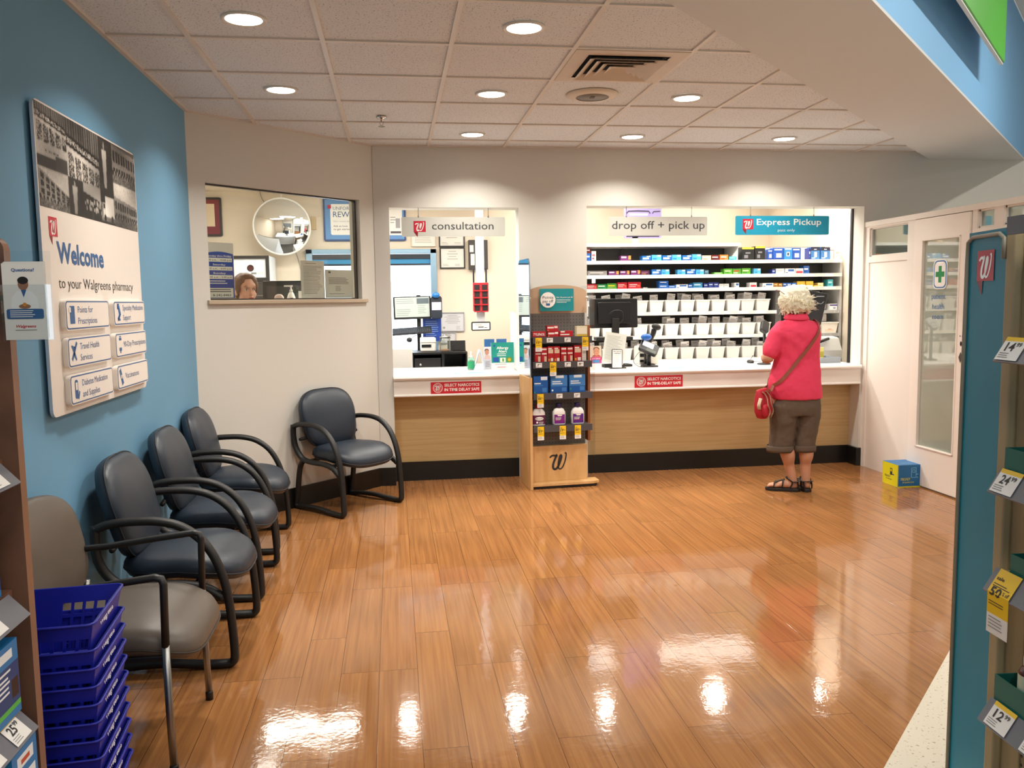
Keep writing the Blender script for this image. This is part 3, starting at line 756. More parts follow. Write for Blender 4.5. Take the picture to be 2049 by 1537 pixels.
# ------------------------------------------------------------------ welcome board on the blue wall
def collage():
    ny, nx = 74, 236
    A = np.zeros((ny, nx)); rg = np.random.default_rng(5)
    def photo(x0, x1, y0, y1, f):
        h, w = y1 - y0, x1 - x0
        v, u = np.mgrid[0:h, 0:w].astype(float); v /= h; u /= w
        A[y0:y1, x0:x1] = f(u, v, h, w)
    def facade(nwx, nwy, sky=.85, top=.2, slope=.3):
        def f(u, v, h, w):
            edge = top + slope * u
            t = (v - edge) / np.maximum(.05, .85 - edge)
            g = np.where(v < edge, sky, .62)
            win = ((u * nwx) % 1 > .35) & ((t * nwy) % 1 > .35) & (t > 0) & (t < .8)
            g = np.where(win, .15, g)
            g = np.where((t >= .8) & (t < .9), .12 + .5 * ((u * 9) % 1 > .5), g)
            g = np.where(t >= .9, .25 + .4 * rg.random((h, w)), g)
            return g + rg.normal(0, .04, (h, w))
        return f
    def shop(signy=.3):
        def f(u, v, h, w):
            g = .3 + .25 * ((u * 14) % 1 > .5)
            g = np.where((v > signy - .1 + .2 * u) & (v < signy + .1 + .2 * u), .12, g)
            g = np.where((v > signy - .05 + .2 * u) & (v < signy + .05 + .2 * u) & (rg.random((h, w)) > .35), .9, g)
            g = np.where((v > signy + .1 + .2 * u) & (v < signy + .2 + .2 * u), .86, g)
            lo = v > signy + .2 + .2 * u
            g = np.where(lo, np.where((u * 5) % 1 > .18, .22 + .6 * (rg.random((h, w)) > .55), .85), g)
            return g + rg.normal(0, .03, (h, w))
        return f
    def crowd(u, v, h, w):
        g = .12 + .1 * rg.random((h, w))
        for k in range(int(w * .8)):
            cx, cy = rg.random(), .45 + .3 * rg.random()
            g = np.where((abs(u - cx) < .03) & (abs(v - cy) < .06), .75, g)
            g = np.where((abs(u - cx) < .04) & (v > cy + .06) & (v < cy + .35), .1 + .25 * rg.random(), g)
        return np.where(v < .25 + .2 * u, .7, g)
    def people(u, v, h, w):
        g = .2 + .12 * rg.random((h, w))
        g = np.where((abs(u - .4) < .2 - .12 * v) & (v > .2) & (v < .95), .82, g)
        g = np.where((u - .4) ** 2 * 4 + (v - .14) ** 2 < .008, .7, g)
        g = np.where((abs(u - .8) < .12) & (v > .3), .1, g)
        return g
    def truck(u, v, h, w):
        g = np.where(v < .35, .12, .5) + rg.normal(0, .04, (h, w))
        g = np.where((u > .3) & (u < .95) & (v > .15) & (v < .78), .93, g)
        g = np.where((u > .12) & (u <= .3) & (v > .35) & (v < .8), .85, g)
        g = np.where((u > .15) & (u < .26) & (v > .4) & (v < .55), .2, g)
        for cx in (.25, .78): g = np.where((u - cx) ** 2 + ((v - .82) * .8) ** 2 < .006, .06, g)
        return np.where(v > .9, .2, g)
    def car(u, v, h, w):
        g = np.where(v < .55, .85, .25) + rg.normal(0, .03, (h, w))
        g = np.where((v > .12) & (v < .42) & (u > .15) & (u < .7) & (rg.random((h, w)) > .6) & ((v * 6) % 1 > .5), .25, g)
        return np.where((u > .6) & (v > .35), .35, g)
    m1, m2 = 27, 45
    photo(0, 58, 0, m1, shop(.25)); photo(58, 132, 0, m2, shop(.35)); photo(132, 168, 0, m2, people); photo(168, 236, 0, m1 + 8, facade(9, 2, .4, .0, .1))
    photo(0, 58, m1, m2, car); photo(0, 58, m2, ny, facade(6, 4, .85, .02, .55)); photo(58, 90, m2, ny, people); photo(90, 140, m2, ny, crowd)
    photo(132, 168, m2, ny, truck); photo(168, 236, m1 + 8, ny, facade(10, 2, .86, .30, .12))
    B = np.pad(A, 1, mode='edge'); A = .5 * A + .5 * sum(B[i:i + ny, j:j + nx] for i in range(3) for j in range(3)) / 9
    vv, uu = np.mgrid[0:ny, 0:nx]; A = A * (.82 + .18 * np.sin(uu / 17.0) * np.cos(vv / 11.0)) * .92
    A = np.clip((A - .45) * 1.3 + .45, .05, .95)
    return np.stack([A * 1.0, A * .98, A * .94], 2)
bd = thing('welcome_board', 'large white welcome board with black and white street photos on the blue wall', 'sign', (-1.2885, 3.322, 1.092))
BW_, BH = 1.205, 1.168
mb = MB(); mb.prism(rrect(BW_, BH, .03, 4, BW_ / 2, BH / 2), .012, .024, 0, face_x(0, 0, 0), 1); mb.build('panel', [pm('#ebe4dc', .4), pm('#c7d6e6', .4)], bd)
mb = MB(); mb.box(0, .012, .15, BW_ - .15, .15, BH - .15); mb.build('wall_spacer', BLACKM, bd)
picture('photo_collage', BW_ - .014, .378, collage(), face_x(.0246, .007, BH - .385), bd)
mb = MB(); M = face_x(.0250, 0, 0)
flag_logo(mb, .073, .752, .080, M, 0, 1, 2); mb.build('emblem', [LOGORED, LOGODARK, WHITEG], bd); mb = MB()
letters(mb, 'Welcome', .135, .585, .078, M, 0, w=.525, bold=.03)
mb.build('lettering', BLUEINK, bd); mb = MB()
letters(mb, 'to your Walgreens pharmacy', .133, .486, .043, M, 1, w=.93, bold=-.006)
mb.build('tagline', [BLUEINK, INK], bd)
PLQ = [('Points for', 'Prescriptions', 'doc'), ('Specialty Medication', 'Support', 'scope'), ('Travel Health', 'Services', 'plane'), ('90-Day Prescriptions', '', 'pill'), ('Diabetes Medication', 'and Supplies', 'meter'), ('Vaccinations', '', 'strip')]
for i, (a, b, ic) in enumerate(PLQ):
    c, r = i % 2, i // 2
    w, h = (.50, .118) if c == 0 else (.475, .112)
    y = .125 if c == 0 else .69; z = .322 - .146 * r + (.003 if c else 0)
    mb = MB(); Mc = face_x(.0246, y + w / 2, z + h / 2)
    mb.prism(rrect(w, h, .018), 0, .020, 0, Mc); mb.add([(x_, y_, .0206) for x_, y_ in rrect(w - .008, h - .008, .016)], [tuple(range(24))], 1, Mc)
    mb.add([(x_, y_, .0212) for x_, y_ in rrect(w - .018, h - .018, .013)], [tuple(range(24))], 0, Mc)
    pl = mb.build('service_plaque', [pm('#efe9e2', .4), BLUEINK], bd)
    mb = MB(); Mt = face_x(.0246 + .0218, y, z); tx = .125
    if b:
        letters(mb, a, tx, .068, .026, Mt, 0, w=.017 * len(a) * (1 if len(a) < 15 else .93)); letters(mb, b, tx, .023, .026, Mt, 0, w=.0165 * len(b))
    else: letters(mb, a, tx - .015, .046, .026, Mt, 0, w=.0172 * len(a))
    mb.build('lettering', BLUEINK, pl); mb = MB()
    if ic == 'doc': rect(mb, .04, .09, .025, .095, Mt); mb.quad((.03, .07, .0005), (.05, .07, .0005), (.05, .09, .0005), (.03, .09, .0005), 1, Mt)
    elif ic == 'scope':
        rect(mb, .05, .085, .022, .032, Mt); mb.tube([Mt @ Vector((.06, .09, 0)), Mt @ Vector((.075, .05, 0)), Mt @ Vector((.05, .03, 0))], .006, 5); rect(mb, .045, .075, .075, .1, Mt)
    elif ic == 'plane':
        ribbon(mb, [(.035, .03), (.092, .098)], .015, Mt); mb.add([(.05, .06, 0), (.03, .085, 0), (.04, .088, 0), (.075, .08, 0)], [(3, 2, 1, 0)], 0, Mt); mb.add([(.065, .065, 0), (.085, .03, 0), (.076, .025, 0), (.05, .05, 0)], [(3, 2, 1, 0)], 0, Mt)
    elif ic == 'pill':
        rect(mb, .045, .08, .078, .09, Mt); rect(mb, .05, .075, .092, .098, Mt); rect(mb, .045, .08, .03, .045, Mt); rect(mb, .055, .07, .02, .03, Mt)
    elif ic == 'meter':
        p = rrect(.034, .075, .012, 4, .06, .06); q = rrect(.02, .03, .003, 4, .06, .072)
        mb.add([(x_, y_, 0) for x_, y_ in p], [tuple(range(len(p)))], 0, Mt); mb.add([(x_, y_, .0005) for x_, y_ in q], [tuple(range(len(q)))], 1, Mt); ribbon(mb, [(.075, .02), (.09, .05)], .012, Mt)
    else:
        ribbon(mb, [(.035, .092), (.07, .022)], .026, Mt); mb.quad((.045, .05, .0005), (.06, .05, .0005), (.06, .066, .0005), (.045, .066, .0005), 1, Mt)
    o = mb.build('icon', [BLUEINK, pm('#efe9e2', .4)], pl)

# ------------------------------------------------------------------ blue guest chairs
def guest_chair(label):
    t = thing('guest_chair', label, 'chair', group='blue guest chairs')
    # seat: x forward, y across
    mb = MB(); ol = []
    for i in range(44):
        a = 2 * PI * i / 44; c, s_ = math.cos(a), math.sin(a)
        x = .290 + .262 * math.copysign(abs(c) ** .66, c); y = (.268 if c > 0 else .245) * math.copysign(abs(s_) ** .66, s_)
        ol.append((x, y))
    pillow(mb, ol, .088, .035)
    for i, v in enumerate(mb.v):
        x, y, z = v; f = max(0, (x - .32) / .23)
        mb.v[i] = (x, y, z + .415 - .05 * f * f - .012 * (1 - f) * math.exp(-((y / .16) ** 2)) * (z > 0) + .02 * max(0, (.15 - x)))
    seat = mb.build('seat', SEATBLUE, t)
    mb = MB(); pts = [(x * 1.003, y * 1.003, .405 - .05 * max(0, (x - .32) / .23) ** 2 + .02 * max(0, .15 - x)) for x, y in ol]
    mb.tube(pts, .0035, 6, closed=True); mb.build('piping', pm('#1b2128', .5), seat)
    # backrest
    mb = MB(); ol = []
    for i in range(48):
        a = 2 * PI * i / 48; c, s_ = math.cos(a), math.sin(a)
        z = .652 + .212 * math.copysign(abs(s_) ** (.72 if s_ > 0 else .45), s_)
        wd = .256 - .035 * max(0, (.68 - z) / .25)
        ol.append((wd * math.copysign(abs(c) ** .58, c), z))
    pillow(mb, ol, .072, .035)
    def bk(u, z, d):      # u across, z up, d forward
        tilt = .085 + (z - .45) * -.26 + .22 * u * u
        return (tilt + d, u, z + d * .22)
    mb.v = [bk(*v) for v in mb.v]
    back = mb.build('backrest', SEATBLUE, t)
    mb = MB(); cx_, cz_ = 0, .652
    mb.tube([bk(cx_ + (u - cx_) * 1.002, cz_ + (z - cz_) * 1.002, .012) for u, z in ol], .0035, 6, closed=True); mb.build('piping', pm('#1b2128', .5), back)
    for s_ in (-1, 1):
        yy = .285 * s_; yi = .25 * s_
        arm = crom([(-.004, yy, .615), (.05, yy, .632), (.13, yy, .638), (.23, yy, .634), (.32, yy, .608), (.40, yy, .545), (.455, yy, .45), (.488, yy, .33), (.503, yy, .18), (.508, yy, .06), (.500, yy, .026), (.47, yy, .018), (.36, yy * .99, .022), (.22, yy * .965, .032), (.08, yy * .95, .026), (.0, yy * .94, .018), (-.025, yy * .94, .03)], 5)
        mb = MB(); mb.tube(arm, .018, 10, ry=.024); sf = mb.build('arm_frame', FRAMEBLK, t)
        mb = MB(); mb.tube(crom([(-.01, yy, .625), (-.014, yy, .55), (-.004, yy * .985, .47), (.03, yy * .95, .405), (.075, yy * .93, .372), (.16, yy * .93, .362), (.30, yy * .95, .362), (.40, yy * .98, .345), (.475, yy, .30)], 5), .018, 10, ry=.023)
        mb.build('back_post', FRAMEBLK, t)
        mb = MB(); mb.tube(crom([(.075, yy * .93, .372), (.035, yy * .935, .33), (.012, yy * .94, .25), (-.008, yy * .94, .12), (-.025, yy * .94, .03), (-.02, yy * .94, .015)], 5), .018, 10, ry=.023); mb.build('rear_leg', FRAMEBLK, t)
    for nm, p in (('seat_rail', [(.09, -.262, .36), (.09, .262, .36)]), ('seat_rail', [(.36, -.268, .352), (.36, .268, .352)]), ('back_rail', [(.045, -.275, .52), (.03, 0, .535), (.045, .275, .52)])):
        mb = MB(); mb.tube(p, .012, 8); mb.build(nm, FRAMEBLK, t)
    return t
ch = guest_chair('dark blue padded armchair under the welcome board, next to the grey chair')
ch.location = (-1.20, 3.80, 0)
dup(ch, (-1.21, 4.595, 0), 0, 'dark blue padded armchair in the middle of the three along the blue wall')
dup(ch, (-1.24, 5.41, 0), 0, 'dark blue padded armchair by the corner of the blue wall, farthest of its row')
dup(ch, (-.175 - .51 * .707, 6.089 + .51 * .707, 0), -PI / 4, 'dark blue padded armchair standing alone below the pharmacy window on the angled wall')
# grey chair
GSEAT = pm('#5d544b', .42, bump=.1, bscale=300)
t = thing('side_chair', 'taupe padded armchair with silver front legs behind the blue baskets', 'chair', (-1.22, 2.97, 0))
mb = MB(); ol = [(.30 + (x - 0), y) for x, y in sup(.53, .52, 4.2, 44)]
pillow(mb, ol, .085, .03)
for i, v in enumerate(mb.v):
    x, y, z = v; f = max(0, (x - .34) / .22); mb.v[i] = (x, y, z + .435 - .055 * f * f)
seat = mb.build('seat', GSEAT, t)
mb = MB(); mb.tube([(x * 1.002, y * 1.004, .425 - .055 * max(0, (x - .34) / .22) ** 2) for x, y in ol], .003, 6, closed=True); mb.build('piping', pm('#3b342d', .5), seat)
mb = MB(); ol = [(x, z) for x, z in sup(.57, .385, 4.0, 44, 0, .645)]
ol = [(u * (1 - .10 * ((z - .645) / .19 if z < .645 else 0) ** 2), z + .015 * (1 - (u / .285) ** 2) * (z > .7)) for u, z in ol]
pillow(mb, ol, .05, .03)
mb.v = [(.03 - (z - .45) * .20 + .7 * u * u + d, u, z + .2 * d) for u, z, d in mb.v]
mb.build('backrest', GSEAT, t)
for s_ in (-1, 1):
    yy = .262 * s_
    mb = MB(); mb.tube(crom([(.035, yy * .98, .50), (.02, yy, .585), (.05, yy, .612), (.14, yy, .618)], 4) + [Vector((.30, yy, .638)), Vector((.455, yy, .655)), Vector((.474, yy, .650)), Vector((.480, yy, .632)), Vector((.476, yy, .43))], .0125, 8, ry=.016)
    mb.build('armrest', BLACK, t)
    mb = MB(); mb.tube([(.476, yy, .44), (.478, yy, .20), (.482, yy, .02)], .0125, 10); leg = mb.build('leg', STEEL, t)
    leg['label'] = 'silver front leg'
    mb = MB(); mb.lathe([(.0145, 0), (.0145, .03), (.0125, .034)], 12, 0, Matrix.Translation((.482, yy, 0))); mb.build('foot_cap', BLACK, leg)
    mb = MB(); mb.tube([(.07, yy * .95, .50), (.06, yy * .97, .38), (.02, yy, .16), (.0, yy, .0)], .0125, 10); leg = mb.build('leg', STEEL, t)
mb = MB(); mb.box(.10, .48, -.25, .25, .375, .395); mb.build('seat_pan', BLACK, t, bevel=.005)

# ------------------------------------------------------------------ nested shopping baskets
BB = pm('#16209a', .42); 
def basket(label):
    t = thing('shopping_basket', label, 'basket', group='nested blue shopping baskets')
    L_, W_, H_ = .305, .43, .23; tp = .045     # half sizes derived below; long side along y
    def wall(p0, p1, q0, q1, nu, holes, mb):
        # bottom edge p0-p1, top edge q0-q1 ; rows
        rows = [0, .14, .30, .46, .52, .66, .70, .83, 1]
        base = len(mb.v)
        for r in rows:
            for i in range(nu * 2 + 2):
                u = (i // 2 + (.14 if i % 2 else -.14) + .0) / nu; u = min(1, max(0, u))
                a = Vector(p0).lerp(Vector(p1), u); b = Vector(q0).lerp(Vector(q1), u); mb.v.append(tuple(a.lerp(b, r)))
        m_ = nu * 2 + 2
        for k in range(len(rows) - 1):
            for i in range(m_ - 1):
                open_ = holes and k in (2, 4, 6) and i % 2 == 1 and not (holes == 2 and abs(i / m_ - .5) < .16)
                if open_: continue
                mb.f.append((base + k * m_ + i, base + k * m_ + i + 1, base + (k + 1) * m_ + i + 1, base + (k + 1) * m_ + i)); mb.mi.append(0); mb.sm.append(False)
    a, b = W_ / 2, L_ / 2; a0, b0 = a - tp, b - tp
    B_ = [(-a0, -b0, 0), (a0, -b0, 0), (a0, b0, 0), (-a0, b0, 0)]; T_ = [(-a, -b, H_), (a, -b, H_), (a, b, H_), (-a, b, H_)]
    mb = MB()
    for i in range(4):
        j = (i + 1) % 4; lg = i % 2 == 0
        wall(B_[i], B_[j], T_[i], T_[j], 14 if lg else 8, 2 if lg else 0, mb)
    mb.add([(x, y, 0) for x, y, z in B_], [(0, 1, 2, 3)])
    body = mb.build('body', BB, t, solid=.0025)
    mb = MB(); mb.tube([(x * (1 + .0045 / W_ * 2), y * (1 + .0045 / L_ * 2), H_) for x, y in rrect(W_, L_, .018, 3)], .0035, 6, closed=True, ry=.004); mb.build('rim', BB, t)
    for s_ in (-1, 1):
        mb = MB(); y = s_ * (b + .009)
        mb.tube(crom([(-.17, y, H_ - .034), (-.17, y, H_ - .012), (-.10, y, H_ - .006), (.02, y, H_ - .006)], 4), .0022, 6); mb.build('handle', STEEL, t)
    mb = MB(); M = Matrix.Translation((a - .0035, 0, .200)) @ Matrix.Rotation(PI / 2, 4, 'Z') @ Matrix.Rotation(PI / 2 - math.atan2(tp, H_), 4, 'X')
    letters(mb, 'Walgreens', 0, -.004, .0165, M, 0, w=.13, bold=.025, align='c', shear=.3); mb.build('lettering', pm('#e6e8f6', .5), t)
    return t
bk = basket('topmost shopping basket of the nested blue stack beside the brown shelf end')
NB = 11; dz = .047
for i in range(NB):
    z = .003 + dz * i + (.02 if i == NB - 1 else 0); rz = [0, .004, -.003, .003, 0, -.004, .002, .003, -.002, .002, 0][i]
    loc = (-.985, 2.28, z)
    if i == NB - 1: bk.location = loc; bk.rotation_euler = (0, 0, .075 + rz)
    else:
        lab = 'lowest shopping basket of the nested blue stack, on the floor' if i == 0 else 'nested blue shopping basket, %s below the topmost of its stack' % ORD[NB - 2 - i]
        dup(bk, loc, .075 + rz, lab)

# ------------------------------------------------------------------ price tags
TAGM = [pm('#eceae6', .5), pm('#f0c419', .5), INK, pm('#8d8d8d', .6)]
def price_tag(parent, M, w, h, txt, yellow=0.0, small='', name='price_tag', body_yellow=False, hang=None):
    """one tag in the XY plane of M, top-centre at the origin; yellow = share of its height (from the top) that is yellow"""
    mb = MB(); n = 6; vs = []; fs = []; ms = []
    ys = sorted({0, 1, *( [yellow] if 0 < yellow < 1 else []), .33, .66})
    if hang: ys = sorted({*ys, hang[0] / h})
    def fl(x, y, z):      # below hang[0] the tag leaves the tilted rail and hangs plumb
        if hang and -y > hang[0]: e = -y - hang[0]; return (x, -hang[0] - e * math.cos(hang[1]) + z * math.sin(hang[1]) * 0, z - e * math.sin(hang[1]))
        return (x, y, z)
    for y in ys: vs += [fl(-w / 2, -y * h, 0), fl(w / 2, -y * h, 0)]
    for i in range(len(ys) - 1):
        c = (ys[i] + ys[i + 1]) / 2
        mb.add([vs[2 * i], vs[2 * i + 2], vs[2 * i + 3], vs[2 * i + 1]], [(0, 1, 2, 3)], 1 if c < yellow else 0, M)
    z = .0008; n0 = len(mb.v)
    if yellow > .5:
        letters(mb, 'sale', -w * .42, -h * .17, h * .055, M, 2, w=w * .34, bold=.02, z=z)
        lines(mb, -w * .42, -h * .24, w * .8, 2, h * .035, h * .012, M, 2, z, 1)
        letters(mb, txt, -w * .40, -h * .42, h * .135, M, 2, w=w * .5, bold=.03, z=z)
        letters(mb, small, w * .14, -h * .36, h * .06, M, 2, w=w * .28, bold=.01, z=z)
        lines(mb, -w * .42, -h * .52, w * .7, 2, h * .04, h * .012, M, 2, z, 2); lines(mb, -w * .40, -h * .76, w * .75, 4, h * .05, h * .014, M, 3, z, 3)
    else:
        letters(mb, txt, -w * .30, -h * .60, h * .36, M, 2, w=w * .40, bold=.02, z=z); letters(mb, small, w * .13, -h * .40, h * .17, M, 2, w=w * .22, bold=.02, z=z)
        lines(mb, -w * .42, -h * .72, w * .55, 3, h * .09, h * .03, M, 3, z, 4)
    mb.v[n0:] = [tuple(M @ Vector(fl(*(M.inverted() @ Vector(p))))) for p in mb.v[n0:]]
    return mb.build(name, TAGM, parent)
# ------------------------------------------------------------------ display stand at the counter
SX, SY, SR = 1.045, 6.50, .075
st = thing('display_stand', 'tall narrow wooden display stand with a grey pegboard in front of the counter', 'display stand', (SX, SY, 0), rz=SR)
WE = pm('#b08c5c', .4)
mb = MB(); mb.box(0, .022, 0, .365, .0, .90); mb.build('side_panel', MAPLE, st, bevel=.002)
mb = MB(); mb.prism([(0, .90), (.365, .90), (.365, 1.80), (.335, 1.83), (.03, 1.83), (0, 1.80)], .004, .012, 0, Matrix(((0, 0, 1, 0), (1, 0, 0, 0), (0, 1, 0, 0), (0, 0, 0, 1)))); mb.build('mirror_panel', pm('#e8eef2', .03, 1), st)
mb = MB(); pts = [(.03, 1.40), (.515, 1.40), (.515, 1.565)] + [(.2725 + .2425 * math.cos(PI * k / 14), 1.565 + .062 * math.sin(PI * k / 14)) for k in range(1, 14)] + [(.03, 1.565)]
mb.prism(pts, -.02, 0, 0, Matrix.Translation((0, .15, 0)) @ Matrix.Rotation(PI / 2, 4, 'X')); mb.build('header_board', pm('#c9a98a', .35, coat=.3), st)
mb = MB(); mb.box(.03, .50, .15, .17, .335, 1.40); mb.build('pegboard', PEG, st)
mb = MB(); mb.box(.03, .50, .10, .17, .045, .335); mb.build('kick_panel', MAPLE, st, bevel=.002)
mb = MB(); script_w(mb, .185, .135, .145, face_y(0, .0988, 0), 0, 0, .13); mb.build('emblem', INK, st)
mb = MB(); mb.prism([(.022, .02), (.53, .02), (.585, .05), (.585, .16), (.022, .16)], .022, .045); mb.build('base_shelf', MAPLE, st, bevel=.002)
mb = MB(); mb.box(.03, .56, .03, .40, .004, .0215); mb.build('plinth', BLACK, st)
mb = MB(); mb.box(.515, .535, .12, .40, .36, 1.30); mb.build('side_panel', pm('#9a5a33', .4), st)
mb = MB(); mb.box(.538, .544, .02, .40, .25, 1.62); mb.build('acrylic_guard', ACRYL, st)
for x in (.035, .512):
    mb = MB(); mb.lathe([(.010, 0), (.010, .012), (.006, .015)], 14, 0, Matrix.Translation((x, .128, 1.525)) @ Matrix.Rotation(PI / 2, 4, 'X')); mb.build('cap_screw', WHITE, st)
mb = MB(); M = face_y(.262, .127, 1.507)
mb.prism(rrect(.28, .178, .006), -.006, 0, 0, M); mb.build('sign_card', pm('#1e8f96', .35), st)
mb = MB(); M = face_y(.262, .1203, 1.507)
disc(mb, -.075, 0, .062, M, 0, 0, 32); letters(mb, 'Points', -.075, .010, .022, M, 1, w=.088, align='c', bold=.004, z=.0005); letters(mb, 'pay off', -.075, -.020, .022, M, 1, w=.088, align='c', bold=.004, z=.0005)
rect(mb, -.091, -.059, -.045, -.027, M, 2, .0005)
letters(mb, 'Get 10 points per $1', -.006, .015, .010, M, 0, w=.135, bold=.012); lines(mb, -.006, .000, .12, 3, .011, .003, M, 0, 0, 2)
mb.build('sign_print', [WHITEG, pm('#3c4a52', .5), BLUEINK], st)
SHZ = [1.215, 1.02, .772, .512]
SM = Matrix.Translation((SX, SY, 0)) @ Matrix.Rotation(SR, 4, 'Z')
def on_stand(x, y, z): return tuple(SM @ Vector((x, y, z)))
SHM = pm('#4a4648', .4); 
tags = [[(.075, '10', '99', 1), (.165, '5', '49', 0), (.31, '7', '49', 0), (.455, '50', '%off', 1)], [(.075, '7', '99', 0), (.19, '50', '%off', 1), (.31, '7', '99', 0), (.415, '8', '49', 0)], [(.085, '50', '%off', 1), (.24, '33', '99', 0), (.385, '33', '99', 0)], [(.085, '21', '99', 1), (.265, '17', '99', 1), (.39, '50', '%off', 1)]]
for k, z in enumerate(SHZ):
    mb = MB(); mb.box(.035, .505, .0, .15, z - .008, z); mb.box(.03, .512, -.006, .0, z - .048, z + .004); sh = mb.build('shelf', SHM, st)
    for x, a, b, y in tags[k]:
        if y: price_tag(sh, face_y(x, -.0085, z - .002), .052, .108, a, .72, b)
        else: price_tag(sh, face_y(x, -.0085, z - .004), .05, .036, a, 0, b)
BM_ = lambda *h: [pm(x, .4) for x in h]
RED = BM_('#b3141d', '#efe6e0', '#7d0d14', '#d8a23a', '#d9c2a8')
def std(name, lab, cat, x, k, w, d, h, base, bands, mats, y=.015, dz=0, grp=None):
    o = carton(name, w, d, h, base, bands, mats, None, on_stand(x, y, SHZ[k] + .0005 + dz), SR); tag(o, lab, cat, grp); return o
o = std('medicine_box', 'low red box with white slanted lettering at the wood side of the top stand shelf', 'box', .085, 0, .105, .06, .046, 0, [(.0, 1, .0, .12, 2)], RED)
mb = MB(); letters(mb, 'TYLENOL', 0, .014, .019, face_y(0, -.0006, 0), 0, w=.092, align='c', bold=.02, shear=.25); mb.build('lettering', WHITEG, o)
b5 = [(.04, .6, .5, .8, 1), (.65, .95, .55, .9, 1), (.05, .12, .1, .25, 3)]
std('medicine_box', 'red pain relief box under another on the top stand shelf', 'box', .20, 0, .088, .05, .044, 0, b5, RED)
std('medicine_box', 'red pain relief box on top of another on the top stand shelf', 'box', .195, 0, .09, .05, .044, 0, b5, RED, dz=.046)
std('medicine_box', 'long low red box next to the stacked pair on the top stand shelf', 'box', .305, 0, .11, .05, .046, 0, [(.1, .4, .75, 1, 1), (.08, .75, .3, .5, 1)], RED)
std('medicine_box', 'cream box at the counter side of the top stand shelf', 'box', .435, 0, .09, .05, .082, 0, [(.05, .95, .25, .9, 1), (0, 1, 0, .22, 2)], BM_('#cfc6a4', '#e6dec6', '#d9b13c'))
rb = [(.08, .92, .52, .62, 1), (.08, .9, .82, .93, 1), (.5, .9, .03, .4, 4), (.62, .84, .4, .5, 2)]
for i, x in enumerate((.075, .125, .285, .337)): std('medicine_box', 'red box with a pale figure print, %s along the second stand shelf' % ORD[i], 'box', x, 1, .047, .06, .115, 0, rb, RED, grp=None)
rb2 = [(.1, .9, .55, .8, 4), (.1, .7, .82, .9, 1), (.1, .35, .06, .2, 3), (.5, .9, .04, .24, 1)]
for i, x in enumerate((.178, .229)): std('medicine_box', 'taller red box with gold dot, %s of the pair in the middle stand shelf' % ORD[i], 'box', x, 1, .049, .06, .122, 0, rb2, RED)
std('medicine_box', 'taller red box with gold dot beside the counter end of the second stand shelf', 'box', .400, 1, .062, .06, .126, 0, rb2, RED)
std('medicine_box', 'narrow white box at the counter end of the second stand shelf', 'box', .452, 1, .034, .06, .12, 0, [(.15, .85, .1 + .11 * i, .14 + .11 * i, 1) for i in range(7)], BM_('#e0dcd4', '#b9b2a8'))
NB_ = BM_('#1456a4', '#3f7fc4', '#dfe8f0', '#2a9a6a', '#123f82')
std('patch_box', 'dark blue nicotine patch box on the third stand shelf', 'box', .095, 2, .118, .06, .135, 0, [(.50, .95, .78, .98, 2), (.05, .5, .55, .62, 2), (.05, .65, .45, .5, 1), (.6, .9, .07, .32, 1), (.03, .12, .03, .12, 3)], NB_)
std('patch_box', 'light blue nicotine patch box in the middle of the third stand shelf', 'box', .245, 2, .135, .06, .138, 1, [(.28, .78, .85, 1, 2), (.08, .6, .62, .68, 2), (.08, .7, .5, .56, 2), (0, 1, 0, .38, 0), (.66, .94, .08, .3, 1), (.04, .14, .1, .2, 2)], NB_)
std('patch_box', 'light blue nicotine patch box tipped back at the end of the third stand shelf', 'box', .395, 2, .13, .06, .138, 1, [(.28, .78, .85, 1, 2), (.08, .6, .62, .68, 2), (.08, .7, .5, .56, 2), (0, 1, 0, .38, 0), (.66, .94, .1, .34, 1), (.04, .12, .15, .26, 3)], NB_)
def laxative(lab, x, tall, cap, label_c, top):
    t = thing('medicine_bottle', lab, 'bottle', on_stand(x, .055, SHZ[3] + .0005), SR)
    mb = MB(); w, d = .105, .062
    def rg(s_, z, e=3.5): return [(px, py, z) for px, py in sup(w * s_, d * s_, e, 32)]
    mb.rings([rg(.9, 0), rg(1, .006), rg(1, .088), rg(.97, .105), rg(.72, .128), rg(.42, .136, 2), rg(.40, .142, 2)]); mb.build('bottle_body', pm('#e9e6e2', .35), t)
    mb = MB(); mb.lathe([(.0235, .138), (.0235, .168), (.021, .171)], 24); mb.build('cap', pm(cap, .4), t)
    mb = MB(); n = 32
    sh = lambda s_, z: [(px, py, z) for px, py in sup(w * s_, d * s_, 3.5, n)]
    lo, hi = (.012, .085)
    if top:
        mb.rings([sh(1.012, lo), sh(1.012, hi)], 0, None, False)
    else:
        a = sup(w * 1.012, d * 1.012, 3.5, n); ids = [i for i in range(n) if a[i][1] < -.0255]
        vs = [(a[i][0], a[i][1], z) for z in (lo, hi) for i in ids]; k_ = len(ids)
        mb.add(vs, [(i, i + 1, k_ + i + 1, k_ + i) for i in range(k_ - 1)])
    lb = mb.build('label', pm(label_c, .4), t)
    mb = MB(); M = face_y(0, -.0335, .05)
    if top:
        disc(mb, 0, .008, .034, M, 0, 0, 24, .014); letters(mb, 'MiraLAX', 0, .003, .010, M, 1, w=.058, align='c', bold=.02, z=.0004); disc(mb, -.018, -.022, .008, M, 0)
        lines(mb, -.004, -.02, .04, 3, .007, .002, M, 0)
    else:
        mb.add([(-.022, .033, 0), (.022, .033, 0), (.014, .022, 0), (-.014, .022, 0)], [(3, 2, 1, 0)], 0, M); lines(mb, -.036, .008, .05, 3, .008, .003, M, 0); rect(mb, -.042, .042, -.012, -.010, M, 2)
    mb.build('label_print', [WHITEG, INK, LOGORED], lb)
